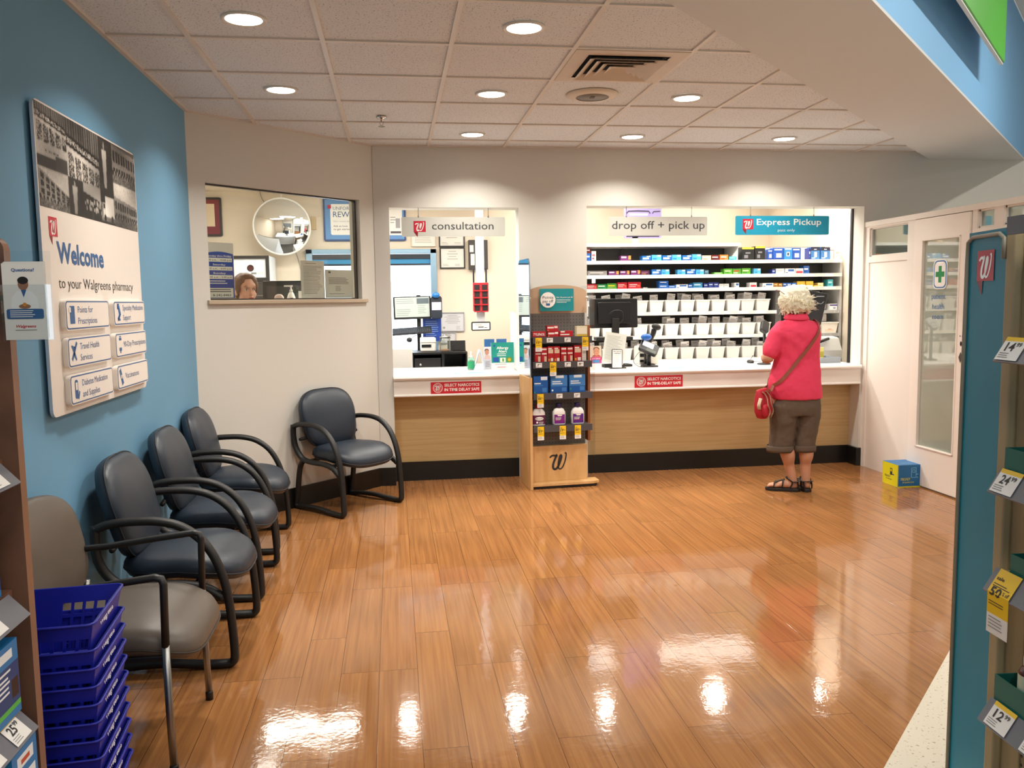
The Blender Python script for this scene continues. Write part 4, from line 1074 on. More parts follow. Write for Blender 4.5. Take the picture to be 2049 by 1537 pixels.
laxative('white laxative bottle with a plum wrap label and red cap on the lowest stand shelf', .082, 0, '#9a1537', '#5b1340', True)
laxative('white laxative bottle with purple cap, middle of the lowest stand shelf', .25, 0, '#2a1b56', '#7b1f83', False)
laxative('white laxative bottle with purple cap at the counter side of the lowest stand shelf', .405, 0, '#2a1b56', '#5b1f80', False)
# box on the floor
t = thing('door_lock_box', 'yellow and blue carton on the floor by the booth door', 'box', (3.99, 6.03, 0))
o = carton('carton', .196, .215, .178, 0, [(0, 1, 0, .045, 1), (0, .01, 0, 1, 1), (.99, 1, 0, 1, 1)], [pm('#1668a0', .45), pm('#d8d21e', .45)], t)
mb = MB(); mb.box(-.0985, -.098, .004, .213, .001, .177); mb.build('yellow_side', pm('#d8d21e', .45), t)
mb = MB(); M = face_y(0, -.0008, 0); Ml = face_nx(-.0992, .108, 0)
letters(mb, 'TRILOGY', -.078, .055, .02, M, 0, w=.085, bold=.015, shear=.3); letters(mb, 'BY ALARM LOCK', -.06, .034, .011, M, 0, w=.10, bold=.01, shear=.3)
for z0, z1, x0, x1 in ((.075, .155, .012, .016), (.075, .155, .052, .056), (.151, .155, .012, .056), (.075, .079, .012, .075), (.10, .104, .056, .075), (.115, .14, .022, .026), (.115, .14, .042, .046), (.136, .14, .022, .046), (.115, .119, .022, .046)): rect(mb, x0, x1, z0, z1, M, 1)
letters(mb, 'TRILOGY', -.072, .062, .016, Ml, 2, w=.08, bold=.015, shear=.3); letters(mb, 'BY ALARM LOCK', -.055, .044, .009, Ml, 2, w=.08, bold=.01, shear=.3)
rect(mb, .0, .03, .085, .14, Ml, 2); rect(mb, .007, .023, .112, .133, Ml, 0, .0006); rect(mb, .03, .055, .088, .096, Ml, 2)
letters(mb, 'TRILOGY', -.03, .06, .022, Matrix.Translation((0, 0, .1786)), 1, w=.1, bold=.01, shear=.3)
mb.build('carton_print', [pm('#d8d21e', .45), pm('#7fc3e8', .45), pm('#16304f', .5)], t)

# ------------------------------------------------------------------ gondola beside the aisle (teal end panel)
gd = thing('shelf_unit', 'beige pegboard shelf unit with a teal end panel beside the aisle', 'shelf unit', (0, 0, 0))
BEI = pm('#a3926f', .5); BEI2 = pm('#b3a27f', .45)
fa, ne = Vector((1.658, 2.26, 0)), Vector((1.616, 2.055, 0))
mb = MB(); nx_ = Vector((.03, -.006, 0))
mb.prism([(fa.x, fa.y), (ne.x, ne.y), (ne.x + .03, ne.y - .006), (fa.x + .03, fa.y - .006)], .0, 1.682); mb.build('end_panel', TEAL, gd)
mb = MB(); dv = (fa - ne).normalized(); nv = Vector((-dv.y, dv.x, 0)) * 1
path = [ne - dv * -.004 + Vector((0, 0, 1.60)), ne + dv * .004 + Vector((0, 0, 1.655)), ne + dv * .03 + Vector((0, 0, 1.668)), fa - dv * .03 + Vector((0, 0, 1.668)), fa - dv * .003 + Vector((0, 0, 1.655)), fa + Vector((0, 0, 1.60)), fa + Vector((0, 0, 0))]
mb.tube([p + nv * .004 for p in path], .006, 8); mb.build('panel_trim', pm('#9b9484', .4), gd)
mb = MB(); M = Matrix.Translation((ne.x - .0008 + .0, ne.y, 0)) @ Matrix.Rotation(math.atan2(ne.y - fa.y, ne.x - fa.x), 4, 'Z') @ Matrix.Rotation(PI / 2, 4, 'X')
flag_logo(mb, -.152, 1.628, .094, M, 0, 1, 2, .0012); mb.build('emblem', [LOGORED, LOGODARK, WHITEG], gd)
mb = MB(); mb.prism([(1.614, 2.055), (1.617, 2.025), (1.632, 2.018), (1.66, 2.018), (1.66, 2.055)], 0, 1.675); mb.build('upright', BEI2, gd, bevel=.004)
mb = MB(); mb.prism([(1.636, 2.018), (1.640, 1.955), (1.66, 1.955), (1.66, 2.018)], 0, 1.67); mb.build('upright', BEI, gd, bevel=.003)
bdir = Vector((-.079, -.997, 0)).normalized()
mb = MB(); mb.box(0, 1.0, .0, .02, .05, 1.66); gp = mb.build('back_pegboard', mat_pegboard('beige_pegboard', '#85795a', '#241f18', .0254, 'xz', .17), gd, loc=(1.645, 1.962, 0), rot=(0, 0, math.atan2(bdir.y, bdir.x)))
GREYP = pm('#6a6c74', .4)
SL = Matrix.Translation((1.645, 1.962, 0)) @ Matrix.Rotation(math.atan2(bdir.y, bdir.x), 4, 'Z')   # x towards the viewer, y to the right (behind), -y out over the shelf
def gshelf(z, tgs, depth=.075, x0=.012):
    mb = MB(); mb.box(x0, .8, -depth, 0, z - .012, z + .012, 0, SL)
    sh = mb.build('shelf', BEI2, gd)
    # tilted price rail
    mb = MB(); pr = [(-depth - .012, z + .016), (-depth - .048, z - .042), (-depth - .050, z - .039), (-depth - .014, z + .020)]
    mb.rings([[(x0 - .006, y, zz) for y, zz in pr], [(.8, y, zz) for y, zz in pr]], 0, SL, smooth=False); mb.build('price_rail', GREYP, sh)
    tilt = math.atan2(.058, .036)
    T = SL @ Matrix.Translation((0, -depth - .0155, z + .0225)) @ Matrix.Rotation(tilt, 4, 'X')
    for x, a, b, y in tgs:
        Mt = T @ Matrix.Translation((x, 0, 0))
        if y: price_tag(sh, Mt, .085, .175, a, .70, b, hang=(.066, math.atan2(.036, .058)))
        else: price_tag(sh, Mt, .085, .066, a, .18, b)
gshelf(1.375, [(.055, '14', '99', 0)]); gshelf(1.035, [(.058, '24', '99', 0), (.3, '24', '99', 0)]); gshelf(.772, [(.07, '50', '% off', 1), (.32, '19', '99', 0)]); gshelf(.415, [(.075, '12', '99', 0), (.215, '12', '99', 0)])
mb = MB(); mb.box(.012, .8, -.09, 0, 1.672, 1.69, 0, SL); sh = mb.build('shelf', BEI2, gd)
mb = MB(); mb.box(.006, .8, -.102, -.09, 1.655, 1.70, 0, SL); mb.build('price_rail', GREYP, sh)
mb = MB(); mb.box(-.02, .8, -.16, .0, 0, .10, 0, SL); mb.build('base_deck', BEI2, gd)
# items on it
def tray(label, z, x0, x1, y0, y1, h):
    t = thing('display_tray', label, 'tray', tuple(SL @ Vector((x0, y0, z + .0125))), rz=math.atan2(bdir.y, bdir.x))
    L_, D_ = x1 - x0, y1 - y0
    mb = MB(); mb.box(0, L_, 0, .003, 0, h); mb.build('front_wall', TEALDK, t)
    mb = MB(); mb.box(0, .003, .003, D_, 0, h); mb.build('side_wall', TEALDK, t)
    mb = MB(); mb.box(.003, L_, .003, D_, 0, .003); mb.box(.003, L_, D_ - .003, D_, 0, h); mb.box(L_ - .003, L_, .003, D_, 0, h); mb.build('liner', pm('#c9bfb6', .6), t)
tray('teal display tray on the shelf with the 24 price tag', 1.035, .014, .5, -.085, -.004, .064)
tray('teal display tray on the shelf with the yellow sale tag', .772, .05, .5, -.083, -.004, .056)
tray('teal display tray with an amber bottle in it, on the lowest price tagged shelf', .415, .012, .5, -.085, -.0005, .074)
tray('teal display tray with slanted edge on the shelf with the 14 price tag', 1.375, .10, .5, -.083, -.004, .075)
t = thing('supplement_bottle', 'amber bottle with green and white label in the lowest teal tray', 'bottle', tuple(SL @ Vector((.105, -.043, .4308))))
mb = MB(); mb.lathe([(.032, 0), (.036, .006), (.036, .11), (.030, .122), (.022, .128), (.022, .132)], 24); mb.build('bottle_body', pm('#4a1d10', .25), t)
mb = MB(); mb.lathe([(.0365, .03), (.0365, .052)], 24, cap=False); mb.build('label', pm('#3f8f3a', .4), t)
mb = MB(); mb.lathe([(.0365, .052), (.0365, .108)], 24, cap=False); mb.build('label', pm('#b9c9b6', .4), t)
mb = MB(); mb.lathe([(.025, .13), (.025, .152), (.023, .155)], 24); mb.build('cap', WHITE, t)
o = carton('supplement_box', .075, .05, .11, 0, [(.1, .9, .1, .4, 1)], BM_('#53301f', '#8a5a3c'), None, tuple(SL @ Vector((.16, -.066, .772 + .0157))), math.atan2(bdir.y, bdir.x)); tag(o, 'dark brown box standing in the tray above the yellow sale tag', 'box')
t = thing('shelf_sign', 'white card sign in a grey holder on top of the teal ended shelf unit', 'sign', tuple(SL @ Vector((.08, -.085, 1.7005))), rz=math.atan2(bdir.y, bdir.x))
mb = MB(); mb.prism(rrect(.3, .12, .012, 4, .15, .06), -.002, .002, 0, Matrix.Rotation(PI / 2, 4, 'X')); mb.build('card', PAPER, t)
mb = MB(); lines(mb, .03, .08, .2, 4, .018, .003, Matrix.Translation((0, -.0026, 0)) @ Matrix.Rotation(PI / 2, 4, 'X'), 0, 0, 3); mb.build('card_print', INK, t)

# ------------------------------------------------------------------ brown shelf end close to the viewer
bs = thing('shelf_unit', 'dark bronze shelf unit against the blue wall, seen at its end panel', 'shelf unit', (-1.05, 1.97, 0))
mb = MB(); p = [(-.235, 0), (.222, 0), (.222, 1.60)] + [(.192 + .03 * math.cos(PI / 2 * k / 6), 1.63 + .03 * math.sin(PI / 2 * k / 6)) for k in range(7)] + [(-.235, 1.66)]
mb.prism(p, -.03, 0, 0, Matrix.Rotation(PI / 2, 4, 'X'), 1)
for i, v in enumerate(mb.v): pass
mb.build('end_panel', [BRONZE, pm('#8a654f', .45)], bs)
mb = MB(); mb.box(-.235, -.215, -1.3, 0, 0, 1.62); mb.build('back_panel', BRONZE, bs)
for z, tg in ((1.166, (-.115,)), (.870, (-.17,)), (.609, (-.10, -.22))):
    mb = MB(); mb.box(-.215, .19, -1.3, -.003, z - .01, z + .01); sh = mb.build('shelf', BRONZE, bs)
    mb = MB(); pr = [(.193, z + .005), (.236, z - .041), (.239, z - .038), (.196, z + .009)]
    mb.rings([[(x, -.035, zz) for x, zz in pr], [(x, -1.3, zz) for x, zz in pr]], 0, None, smooth=False); mb.build('price_rail', GREYP, sh)
    T = Matrix.Translation((.197, 0, z + .0105)) @ Matrix.Rotation(PI / 2, 4, 'Z') @ Matrix.Rotation(math.atan2(.046, .043), 4, 'X')
    for x in tg: price_tag(sh, T @ Matrix.Translation((x, 0, 0)), .07, .058, '25', .18, '99')
BX = BM_('#1a78b8', '#0f3f7a', '#e6eef2', '#52b848', '#c4513a', '#2a1a16')
def sbox(label, x, y, z, w, d, h, bands, cat='box'):
    o = carton('supplement_box', w, d, h, 0, bands, BX, None, (x, y, z), PI / 2); tag(o, label, cat); return o
sbox('blue and navy supplement box on the middle shelf of the bronze unit', -.838, 1.855, .6225, .13, .07, .165, [(0, 1, .1, .72, 1), (.3, .8, .8, .92, 2), (.1, .7, .64, .67, 2), (.1, .6, .56, .59, 2), (.1, .65, .5, .53, 2), (.1, .6, .43, .46, 2), (.1, .62, .36, .39, 2), (.7, .95, .25, .5, 5), (.2, 1, .1, .17, 3)])
sbox('light blue supplement box on the lowest visible shelf of the bronze unit', -.815, 1.865, .3905, .12, .07, .175, [(.2, .85, .76, .92, 2), (.35, .7, .8, .86, 4), (.1, .9, .55, .66, 2), (.2, .9, .0, .45, 4)])
sbox('blue supplement box on the upper shelf of the bronze unit', -.862, 1.86, .8805, .12, .07, .15, [(0, 1, .1, .6, 1), (.2, .8, .7, .85, 2)])
mb = MB(); mb.box(-.215, .19, -1.3, -.003, .37, .39); mb.build('shelf', BRONZE, bs)
# brochure holder clipped to the end panel
t = thing('brochure_holder', 'clear acrylic brochure pocket with pharmacist leaflets at the bronze shelf edge', 'brochure holder', (-.834, 1.955, 1.437))
mb = MB(); w, h = .092, .19
mb.box(.012, .012 + w, -.030, -.0275, 0, h * .62); mb.box(.012, .012 + w, .0, .0025, 0, h); mb.box(.012, .0145, -.03, .0, 0, h * .62); mb.box(.0095 + w, .012 + w, -.03, 0, 0, h * .62); mb.box(.012, .012 + w, -.03, 0, -.0025, 0)
mb.box(-.03, .012, -.002, .0005, .03, .10); mb.build('pocket', ACRYL, t)
for k in range(3):
    l = thing('leaflet', 'pharmacist leaflet in the clear pocket, %s from the front' % ORD[k], 'leaflet', (-.834 + .016 + .0008 * k, 1.955 - .026 + .004 * k, 1.4375 + .002 * k), group='leaflets in the clear pocket')
    mb = MB(); mb.box(0, .083, -.0004, .0004, 0, .162); mb.build('sheet', PAPER, l)
    if k: continue
    mb = MB(); M = face_y(0, -.0008, 0)
    letters(mb, 'Questions?', .042, .145, .0065, M, 0, w=.046, align='c', bold=.03)
    disc(mb, .041, .118, .0105, M, 2, 0, 20, .013); disc(mb, .041, .126, .0108, M, 3, .0003, 20, .008)            # head, hair
    mb.add([(.014, .066, 0), (.016, .088, 0), (.026, .102, 0), (.036, .106, 0), (.046, .106, 0), (.058, .102, 0), (.068, .088, 0), (.070, .066, 0)], [tuple(range(7, -1, -1))], 4, M)
    mb.add([(.036, .106, .0003), (.041, .09, .0003), (.047, .106, .0003)], [(0, 1, 2)], 0, M); disc(mb, .042, .071, .012, M, 2, .0004, 16, .005); disc(mb, .042, .075, .004, M, 5, .0006)
    p = rrect(.074, .021, .004, 4, .042, .055); mb.add([(x, y, .0005) for x, y in p], [tuple(range(len(p)))], 0, M)
    lines(mb, .012, .061, .06, 4, .0042, .0014, M, 1, .0008, 4)
    letters(mb, 'Walgreens', .042, .026, .006, M, 6, w=.04, align='c', bold=.02, shear=.3); lines(mb, .02, .02, .045, 1, .004, .0015, M, 7)
    mb.build('sheet_print', [BLUEINK, WHITEG, pm('#9a6a50', .6), pm('#1a1412', .6), pm('#f4f3f1', .6), pm('#d68a2a', .6), LOGORED, pm('#8a867e', .6)], l)

# ------------------------------------------------------------------ pharmacy shelving behind the pickup counter
R1=[(1.902,0.047,0.076,'blue'),(1.960,0.044,0.098,'pink'),(2.283,0.102,0.052,'purple'),(2.493,0.092,0.050,'sky'),(2.595,0.098,0.058,'lblue'),(2.703,0.095,0.052,'sky'),(2.802,0.095,0.058,'lblue'),(2.909,0.098,0.052,'sky'),(3.010,0.095,0.062,'lblue'),(3.112,0.091,0.049,'peach'),(3.207,0.084,0.053,'maroon'),(3.296,0.084,0.056,'orange'),(3.386,0.076,0.037,'teal'),(3.545,0.132,0.127,'blackyellow'),(3.673,0.105,0.138,'blackyellow'),(3.782,0.052,0.106,'meterblue'),(3.868,0.109,0.120,'meterblue'),(3.970,0.084,0.120,'meterlight'),(4.063,0.094,0.120,'meterblue'),(4.204,0.018,0.116,'navy'),(4.265,0.094,0.126,'metergrey'),(4.376,0.101,0.126,'metergrey'),(4.506,0.055,0.113,'white')]
R2=[(1.997,0.191,0.046,'grey'),(2.161,0.102,0.043,'purple'),(2.273,0.095,0.046,'purple'),(2.381,0.094,0.049,'purple'),(2.478,0.088,0.046,'plum'),(2.594,0.095,0.055,'sky'),(2.689,0.082,0.055,'lblue'),(2.856,0.079,0.052,'lblue'),(2.953,0.094,0.055,'sky'),(3.046,0.082,0.052,'lblue'),(3.117,0.039,0.046,'slate'),(3.238,0.091,0.021,'green'),(3.338,0.087,0.056,'green'),(3.433,0.091,0.056,'greenred'),(3.531,0.091,0.060,'green'),(3.647,0.072,0.056,'lblue'),(3.820,0.036,0.046,'navy'),(3.888,0.087,0.053,'white'),(3.995,0.105,0.053,'whiteblue'),(4.095,0.082,0.053,'whitered'),(4.172,0.061,0.078,'blue')]
R3=[(1.939,0.100,0.049,'red'),(2.042,0.095,0.049,'dgreen'),(2.143,0.097,0.055,'greenyellow'),(2.246,0.097,0.064,'red'),(2.371,0.131,0.066,'red'),(2.483,0.046,0.013,'grey'),(2.669,0.094,0.037,'blue'),(2.758,0.074,0.029,'blue'),(2.859,0.118,0.038,'whiteblue'),(2.945,0.043,0.040,'blue'),(3.023,0.095,0.055,'tealblue'),(3.110,0.046,0.046,'navy'),(3.162,0.051,0.056,'navy'),(3.217,0.049,0.056,'navy'),(3.271,0.047,0.039,'white'),(3.326,0.052,0.039,'white'),(3.432,0.046,0.049,'whiteblue'),(3.606,0.069,0.049,'whitered'),(3.762,0.110,0.042,'whiteblue'),(3.847,0.045,0.042,'amber'),(3.896,0.041,0.039,'amber'),(3.942,0.040,0.042,'blue'),(3.990,0.045,0.042,'blue'),(4.041,0.047,0.042,'blue'),(4.118,0.084,0.056,'yellow'),(4.210,0.076,0.056,'yellow'),(4.276,0.039,0.014,'yellow'),(4.332,0.061,0.039,'cream'),(4.436,0.057,0.071,'teal')]
PC = {'blue': BM_('#1d5fb4', '#e8eef4', '#0d3a80'), 'pink': BM_('#efe0dc', '#c56a78', '#8a4a5a'), 'purple': BM_('#6d2a68', '#e9d2e2', '#e39a4a'), 'plum': BM_('#4e2440', '#8f5a80', '#b07a50'),
      'sky': BM_('#1f6ec0', '#dfeefa', '#123f8c'), 'lblue': BM_('#57b4e6', '#f2f6f6', '#2a86c8'), 'peach': BM_('#f0cdb0', '#f6efe6', '#d8825a'), 'maroon': BM_('#6a1c1c', '#f0e6e0', '#2a0c0c'), 'orange': BM_('#e0863a', '#f4efe8', '#a03a2a'),
      'teal': BM_('#3fb4c8', '#bfe4ea', '#1b7f96'), 'blackyellow': BM_('#16161a', '#f2dc3a', '#7a7a80'), 'meterblue': BM_('#1a4ea8', '#dfe8f2', '#0d2c70'), 'meterlight': BM_('#2f80cc', '#dff0f8', '#14202c'), 'metergrey': BM_('#3a76b4', '#e8eaee', '#141c3c'),
      'navy': BM_('#1c2f7c', '#c9d4ee', '#3a5cb0'), 'white': BM_('#eceae6', '#b5b3b0', '#d0cdc8'), 'grey': BM_('#8d8a88', '#c9c6c4', '#5e5c5a'), 'slate': BM_('#4e7084', '#8fb0c0', '#304a58'), 'green': BM_('#5fae3a', '#dceec8', '#3a7a22'), 'dgreen': BM_('#1f8a4a', '#e8f2ea', '#116030'),
      'greenred': BM_('#4f9e34', '#d04a30', '#e8e0c0'), 'greenyellow': BM_('#4a9a30', '#e0d83a', '#8a8a60'), 'red': BM_('#c0182a', '#f4dcd8', '#d86a4a'), 'whiteblue': BM_('#e9ebec', '#2c62a8', '#1a2f6a'), 'whitered': BM_('#ecebe9', '#b8283a', '#8a8a90'), 'tealblue': BM_('#3a88b4', '#d6ecf2', '#1f5a84'),
      'amber': BM_('#b07a2a', '#e8d8a0', '#4a3010'), 'yellow': BM_('#e6bc3a', '#f6efdc', '#c08a20'), 'cream': BM_('#eadca0', '#f6f0dc', '#c8b060')}
CNAME = {'blue': 'blue', 'pink': 'slim white and pink', 'purple': 'purple', 'plum': 'dim plum', 'sky': 'bright blue', 'lblue': 'light blue', 'peach': 'peach and white', 'maroon': 'maroon', 'orange': 'orange and white', 'teal': 'teal', 'blackyellow': 'black packet with yellow top as', 'meterblue': 'royal blue meter', 'meterlight': 'mid blue meter', 'metergrey': 'blue meter', 'navy': 'navy', 'white': 'white', 'grey': 'grey', 'slate': 'slate blue', 'green': 'green', 'dgreen': 'dark green', 'greenred': 'green and red', 'greenyellow': 'green and yellow', 'red': 'red', 'whiteblue': 'white and blue', 'whitered': 'white and red', 'tealblue': 'teal blue', 'amber': 'amber', 'yellow': 'yellow', 'cream': 'cream'}
BANDS = {'purple': [(0, .72, .0, .62, 0), (.05, .55, .55, .85, 1), (.75, 1, .3, 1, 2)], 'sky': [(.08, .75, .3, .62, 1), (.55, 1, .0, .22, 2), (.5, .92, .74, .95, 1)], 'lblue': [(.55, .92, .68, .95, 1), (.1, .5, .2, .45, 2)], 'blackyellow': [(.02, .98, .86, 1, 1), (.3, .7, .5, .62, 2), (.2, .5, .15, .4, 2)],
         'meterblue': [(.12, .85, .8, .9, 1), (.3, .8, .2, .55, 1), (0, 1, .0, .12, 2)], 'meterlight': [(.1, .9, .85, .95, 1), (.3, .7, .3, .66, 1), (.4, .6, .36, .6, 2)], 'metergrey': [(0, 1, .72, 1, 2), (.38, .68, .2, .62, 1), (.1, .5, .1, .16, 1), (.35, .65, .8, .86, 1)], 'red': [(.08, .7, .55, .68, 1), (.08, .6, .3, .38, 1), (.72, .92, .3, .6, 2)],
         'whiteblue': [(.3, .9, .45, .85, 1), (.05, .25, .15, .3, 2)], 'whitered': [(.08, .92, .1, .5, 1), (.1, .7, .65, .72, 2)], 'yellow': [(0, 1, .38, .46, 2), (.1, .9, .05, .3, 1)]}
GEN = [(.1, .8, .5, .7, 1), (.1, .6, .2, .35, 2)]
SHY = 8.12
def shelfrow(rows, z, which):
    cnt = {}; mesh = {}
    for x, w, h, c in rows:
        k = cnt.get(c, 0); cnt[c] = k + 1
    tot = dict(cnt); cnt = {}
    for x, w, h, c in rows:
        k = cnt.get(c, 0); cnt[c] = k + 1
        o = carton('medicine_box', w, .09, h, 0, BANDS.get(c, GEN), PC[c], None, (x, SHY + .012 + random.uniform(0, .012), z + .0005), random.uniform(-.05, .05))
        lab = CNAME[c] + (' one' if c == 'blackyellow' else ' carton')
        if tot[c] == 1: l = 'only %s on the %s medicine shelf' % (lab, which)
        else: l = '%s %s on the %s medicine shelf from the stand' % (ORD[k], lab, which)
        tag(o, l, 'medicine box', '%s medicine shelf cartons' % which)
ZS = [1.878, 1.738, 1.605]
sh_ = thing('pharmacy_shelving', 'long white and grey steel shelving full of medicine behind the pickup counter', 'shelving', (0, 8.1, 0))
GB = pm('#5b5a58', .6); SW = pm('#eceae6', .4); GL = pm('#b9b9b6', .5)
mb = MB(); mb.box(1.42, 4.56, .40, .43, 0, 2.03); mb.build('back_panel', GB, sh_)
mb = MB(); mb.box(3.46, 4.36, .34, .40, 1.88, 2.02); mb.build('back_panel', GL, sh_)
for x, nm in ((1.42, 'end_panel'), (4.535, 'end_panel')):
    mb = MB(); mb.box(x, x + .025, .03, .43, 0, 1.88 if x > 2 else 2.03); mb.build(nm, GL, sh_)
for x in (2.335, 3.45):
    mb = MB(); mb.box(x, x + .03, .37, .40, 0, 2.02); mb.build('upright', pm('#4c4a48', .5), sh_)
mb = MB(); mb.box(1.42, 3.45, .0, .43, 2.018, 2.048); mb.build('canopy', SW, sh_)
mb = MB(); mb.prism([(.02, 2.02), (.40, 2.02), (.40, 1.88), (.30, 1.88)], 3.442, 3.452, 0, Matrix(((0, 0, 1, 0), (1, 0, 0, 0), (0, 1, 0, 0), (0, 0, 0, 1)))); mb.build('bracket', SW, sh_)
RAIL = [SW, pm('#cfcfcb', .5), pm('#ece6c8', .5)]
def rail(x0, x1, z, h=.032, seed=0, mats=RAIL):
    rr = random.Random(seed); b = []; u = 0
    while u < .96:
        a = u + rr.uniform(.01, .05); c = min(.995, a + rr.uniform(.015, .04)); b.append((a, c, .2, .85, rr.choice((1, 1, 2)))); u = c
    o = carton('price_rail', x1 - x0, .006, h, 0, b, mats, None, ((x0 + x1) / 2, -.006, z), 0); return o
def board(x0, x1, z, seed, mat=None, y0=0):
    mb = MB(); mb.box(x0, x1, y0, .40, z - .022, z - .0); b = mb.build('shelf', SW, sh_)
    r = rail(x0, x1, z - .032, .034, seed, mat or RAIL); r.parent = b
    return b
for i, z in enumerate(ZS): board(1.445, 4.535, z, i)
for i, z in enumerate((1.372, 1.137, .9)): board(1.445, 3.84, z, 5 + i)
GR = [pm('#a5a6a8', .5), pm('#a5a6a8', .5), pm('#b5b6b8', .5)]
for i, z in enumerate((1.366, 1.13)): board(3.9, 4.535, z, 9 + i, GR)
mb = MB(); mb.box(3.84, 3.90, .02, .40, .87, 1.59); mb.build('divider', GB, sh_)
mb = MB(); mb.box(1.42, 4.56, .05, .43, 0, .1); mb.build('plinth', GB, sh_)
shelfrow(R1, ZS[0], 'top'); shelfrow(R2, ZS[1], 'second'); shelfrow(R3, ZS[2], 'third')
o = carton('medicine_box', .093, .09, .037, 0, GEN, PC['blue'], None, (2.669, SHY + .015, ZS[2] + .0385), .03); tag(o, 'blue carton stacked on another on the third medicine shelf', 'medicine box', 'third medicine shelf cartons')
o = carton('medicine_box', .05, .08, .05, 0, GEN, PC['maroon'], None, (1.902, SHY + .015, ZS[0] + .077), 0); tag(o, 'dark red carton on top of a blue one at the stand end', 'medicine box', 'top medicine shelf cartons')
t = thing('medicine_tub', 'white cylinder tub at the wall end of the top medicine shelf', 'tub', (4.453, SHY + .05, ZS[0] + .0005))
mb = MB(); mb.lathe([(.024, 0), (.024, .09)], 16); mb.build('tub', SW, t)
mb = MB(); mb.lathe([(.0255, .09), (.0255, .104), (.023, .107)], 16); mb.build('lid', GL, t)
o = tag(MB().box(-.018, .018, -.001, .001, -.075, 0).build('shelf_tag', PAPER, loc=(1.945, 8.09, ZS[1] + .0)), 'white paper tag hanging from the second medicine shelf near the display stand', 'tag')
# storage bins with prescription bags
BINM = pm('#e7e4df', .45)
def bin_geo():
    mb = MB(); wt, wb, d, h = .139, .116, .315, .115
    for (a, b, c, e) in (((-wb / 2, 0), (wb / 2, 0), (-wt / 2, -.012), (wt / 2, -.012)),): pass
    B_ = [(-wb / 2, 0, .002), (wb / 2, 0, .002), (wb / 2, d, .002), (-wb / 2, d, .002)]; T_ = [(-wt / 2, -.016, h), (wt / 2, -.016, h), (wt / 2, d, h), (-wt / 2, d, h)]
    L_ = [(-wt / 2 - .004, -.020, h), (wt / 2 + .004, -.020, h), (wt / 2 + .004, d, h), (-wt / 2 - .004, d, h)]; LL = [(x, y, h - .009) for x, y, z in L_]
    vs = B_ + T_ + L_ + LL
    fs = [(3, 2, 1, 0)] + [(i, (i + 1) % 4, 4 + (i + 1) % 4, 4 + i) for i in range(4)] + [(4 + i, 4 + (i + 1) % 4, 8 + (i + 1) % 4, 8 + i) for i in range(4)] + [(8 + i, 8 + (i + 1) % 4, 12 + (i + 1) % 4, 12 + i) for i in range(4)]
    mb.add(vs, fs); return mb
bin0 = bin_geo().build('storage_bin', BINM, solid=.002)
def bag_geo(w, h, seed):
    rr = random.Random(seed); mb = MB(); n = 5; vs = []
    for i in range(n + 1):
        u = i / n; b = .012 * math.sin(PI * u) + .004 * rr.random()
        for x in (-w / 2, w / 2): vs.append((x, -b, u * h))
        for x in (w / 2, -w / 2): vs.append((x, b, u * h))
    mb.rings([vs[i * 4:i * 4 + 4] for i in range(n + 1)], 0, None, True, False)
    M = face_y(0, -.0175, 0)
    lines(mb, -w * .4, h * .88, w * .6, 3, h * .035, h * .010, M, 1, 0, seed); rect(mb, w * .25, w * .38, h * .9, h * .95, M, 1)
    lines(mb, -w * .4, h * .62, w * .8, 1, .01, h * .014, M, 2, 0, seed + 1); lines(mb, -w * .4, h * .54, w * .7, 2, h * .03, h * .008, M, 1, 0, seed + 2)
    return mb
BAGM = [pm('#f0eeec', .7), pm('#77757a', .7), pm('#b8626c', .7)]
bags = [bag_geo(w, h, s).mesh('prescription_bag', BAGM) for w, h, s in ((.112, .19, 1), (.104, .205, 2), (.116, .18, 3), (.098, .20, 4))]
first = True; rr = random.Random(21)
WHICHB = ['upper', 'middle', 'lower']
for r, zb in enumerate((1.372, 1.137, .9)):
    for k in range(12):
        x = 1.948 + .161 * k - .012 * (r == 0 and k > 9)
        if x > 3.80: continue
        if r == 2 and x < 1.9: continue
        b = bin0 if first else bin0.copy()
        if not first: COL.objects.link(b)
        first = False
        b.location = (x, SHY + .012, zb + .001)
        tag(b, '%s white storage bin from the display stand in the %s bin row' % (ORD[k].capitalize(), WHICHB[r]), 'storage bin', 'white bins of prescription bags')
        nb = rr.choice((1, 2, 2, 2, 2))
        if r == 1 and k == 4: nb = 0
        for j in range(nb):
            o = bpy.data.objects.new('prescription_bag', rr.choice(bags)); COL.objects.link(o)
            o.location = (x + rr.uniform(-.004, .004), SHY + (.105 if j == 0 else .19), zb + .010 + (.006 if j else 0))
            o.rotation_euler = (rr.uniform(.05, .42) if j == 0 else rr.uniform(-.2, .25), rr.uniform(-.18, .18) if j == 0 else rr.uniform(-.10, .10), rr.uniform(-.12, .12))
            o.scale = (.80, 1, .84 if j == 0 else .82); o.location.z += abs(o.rotation_euler.y) * .058
            tag(o, 'white prescription bag at the %s of the %s bin from the stand, %s row' % ('front' if j == 0 else 'back', ORD[k], WHICHB[r]), 'paper bag', 'prescription bags in the bins')
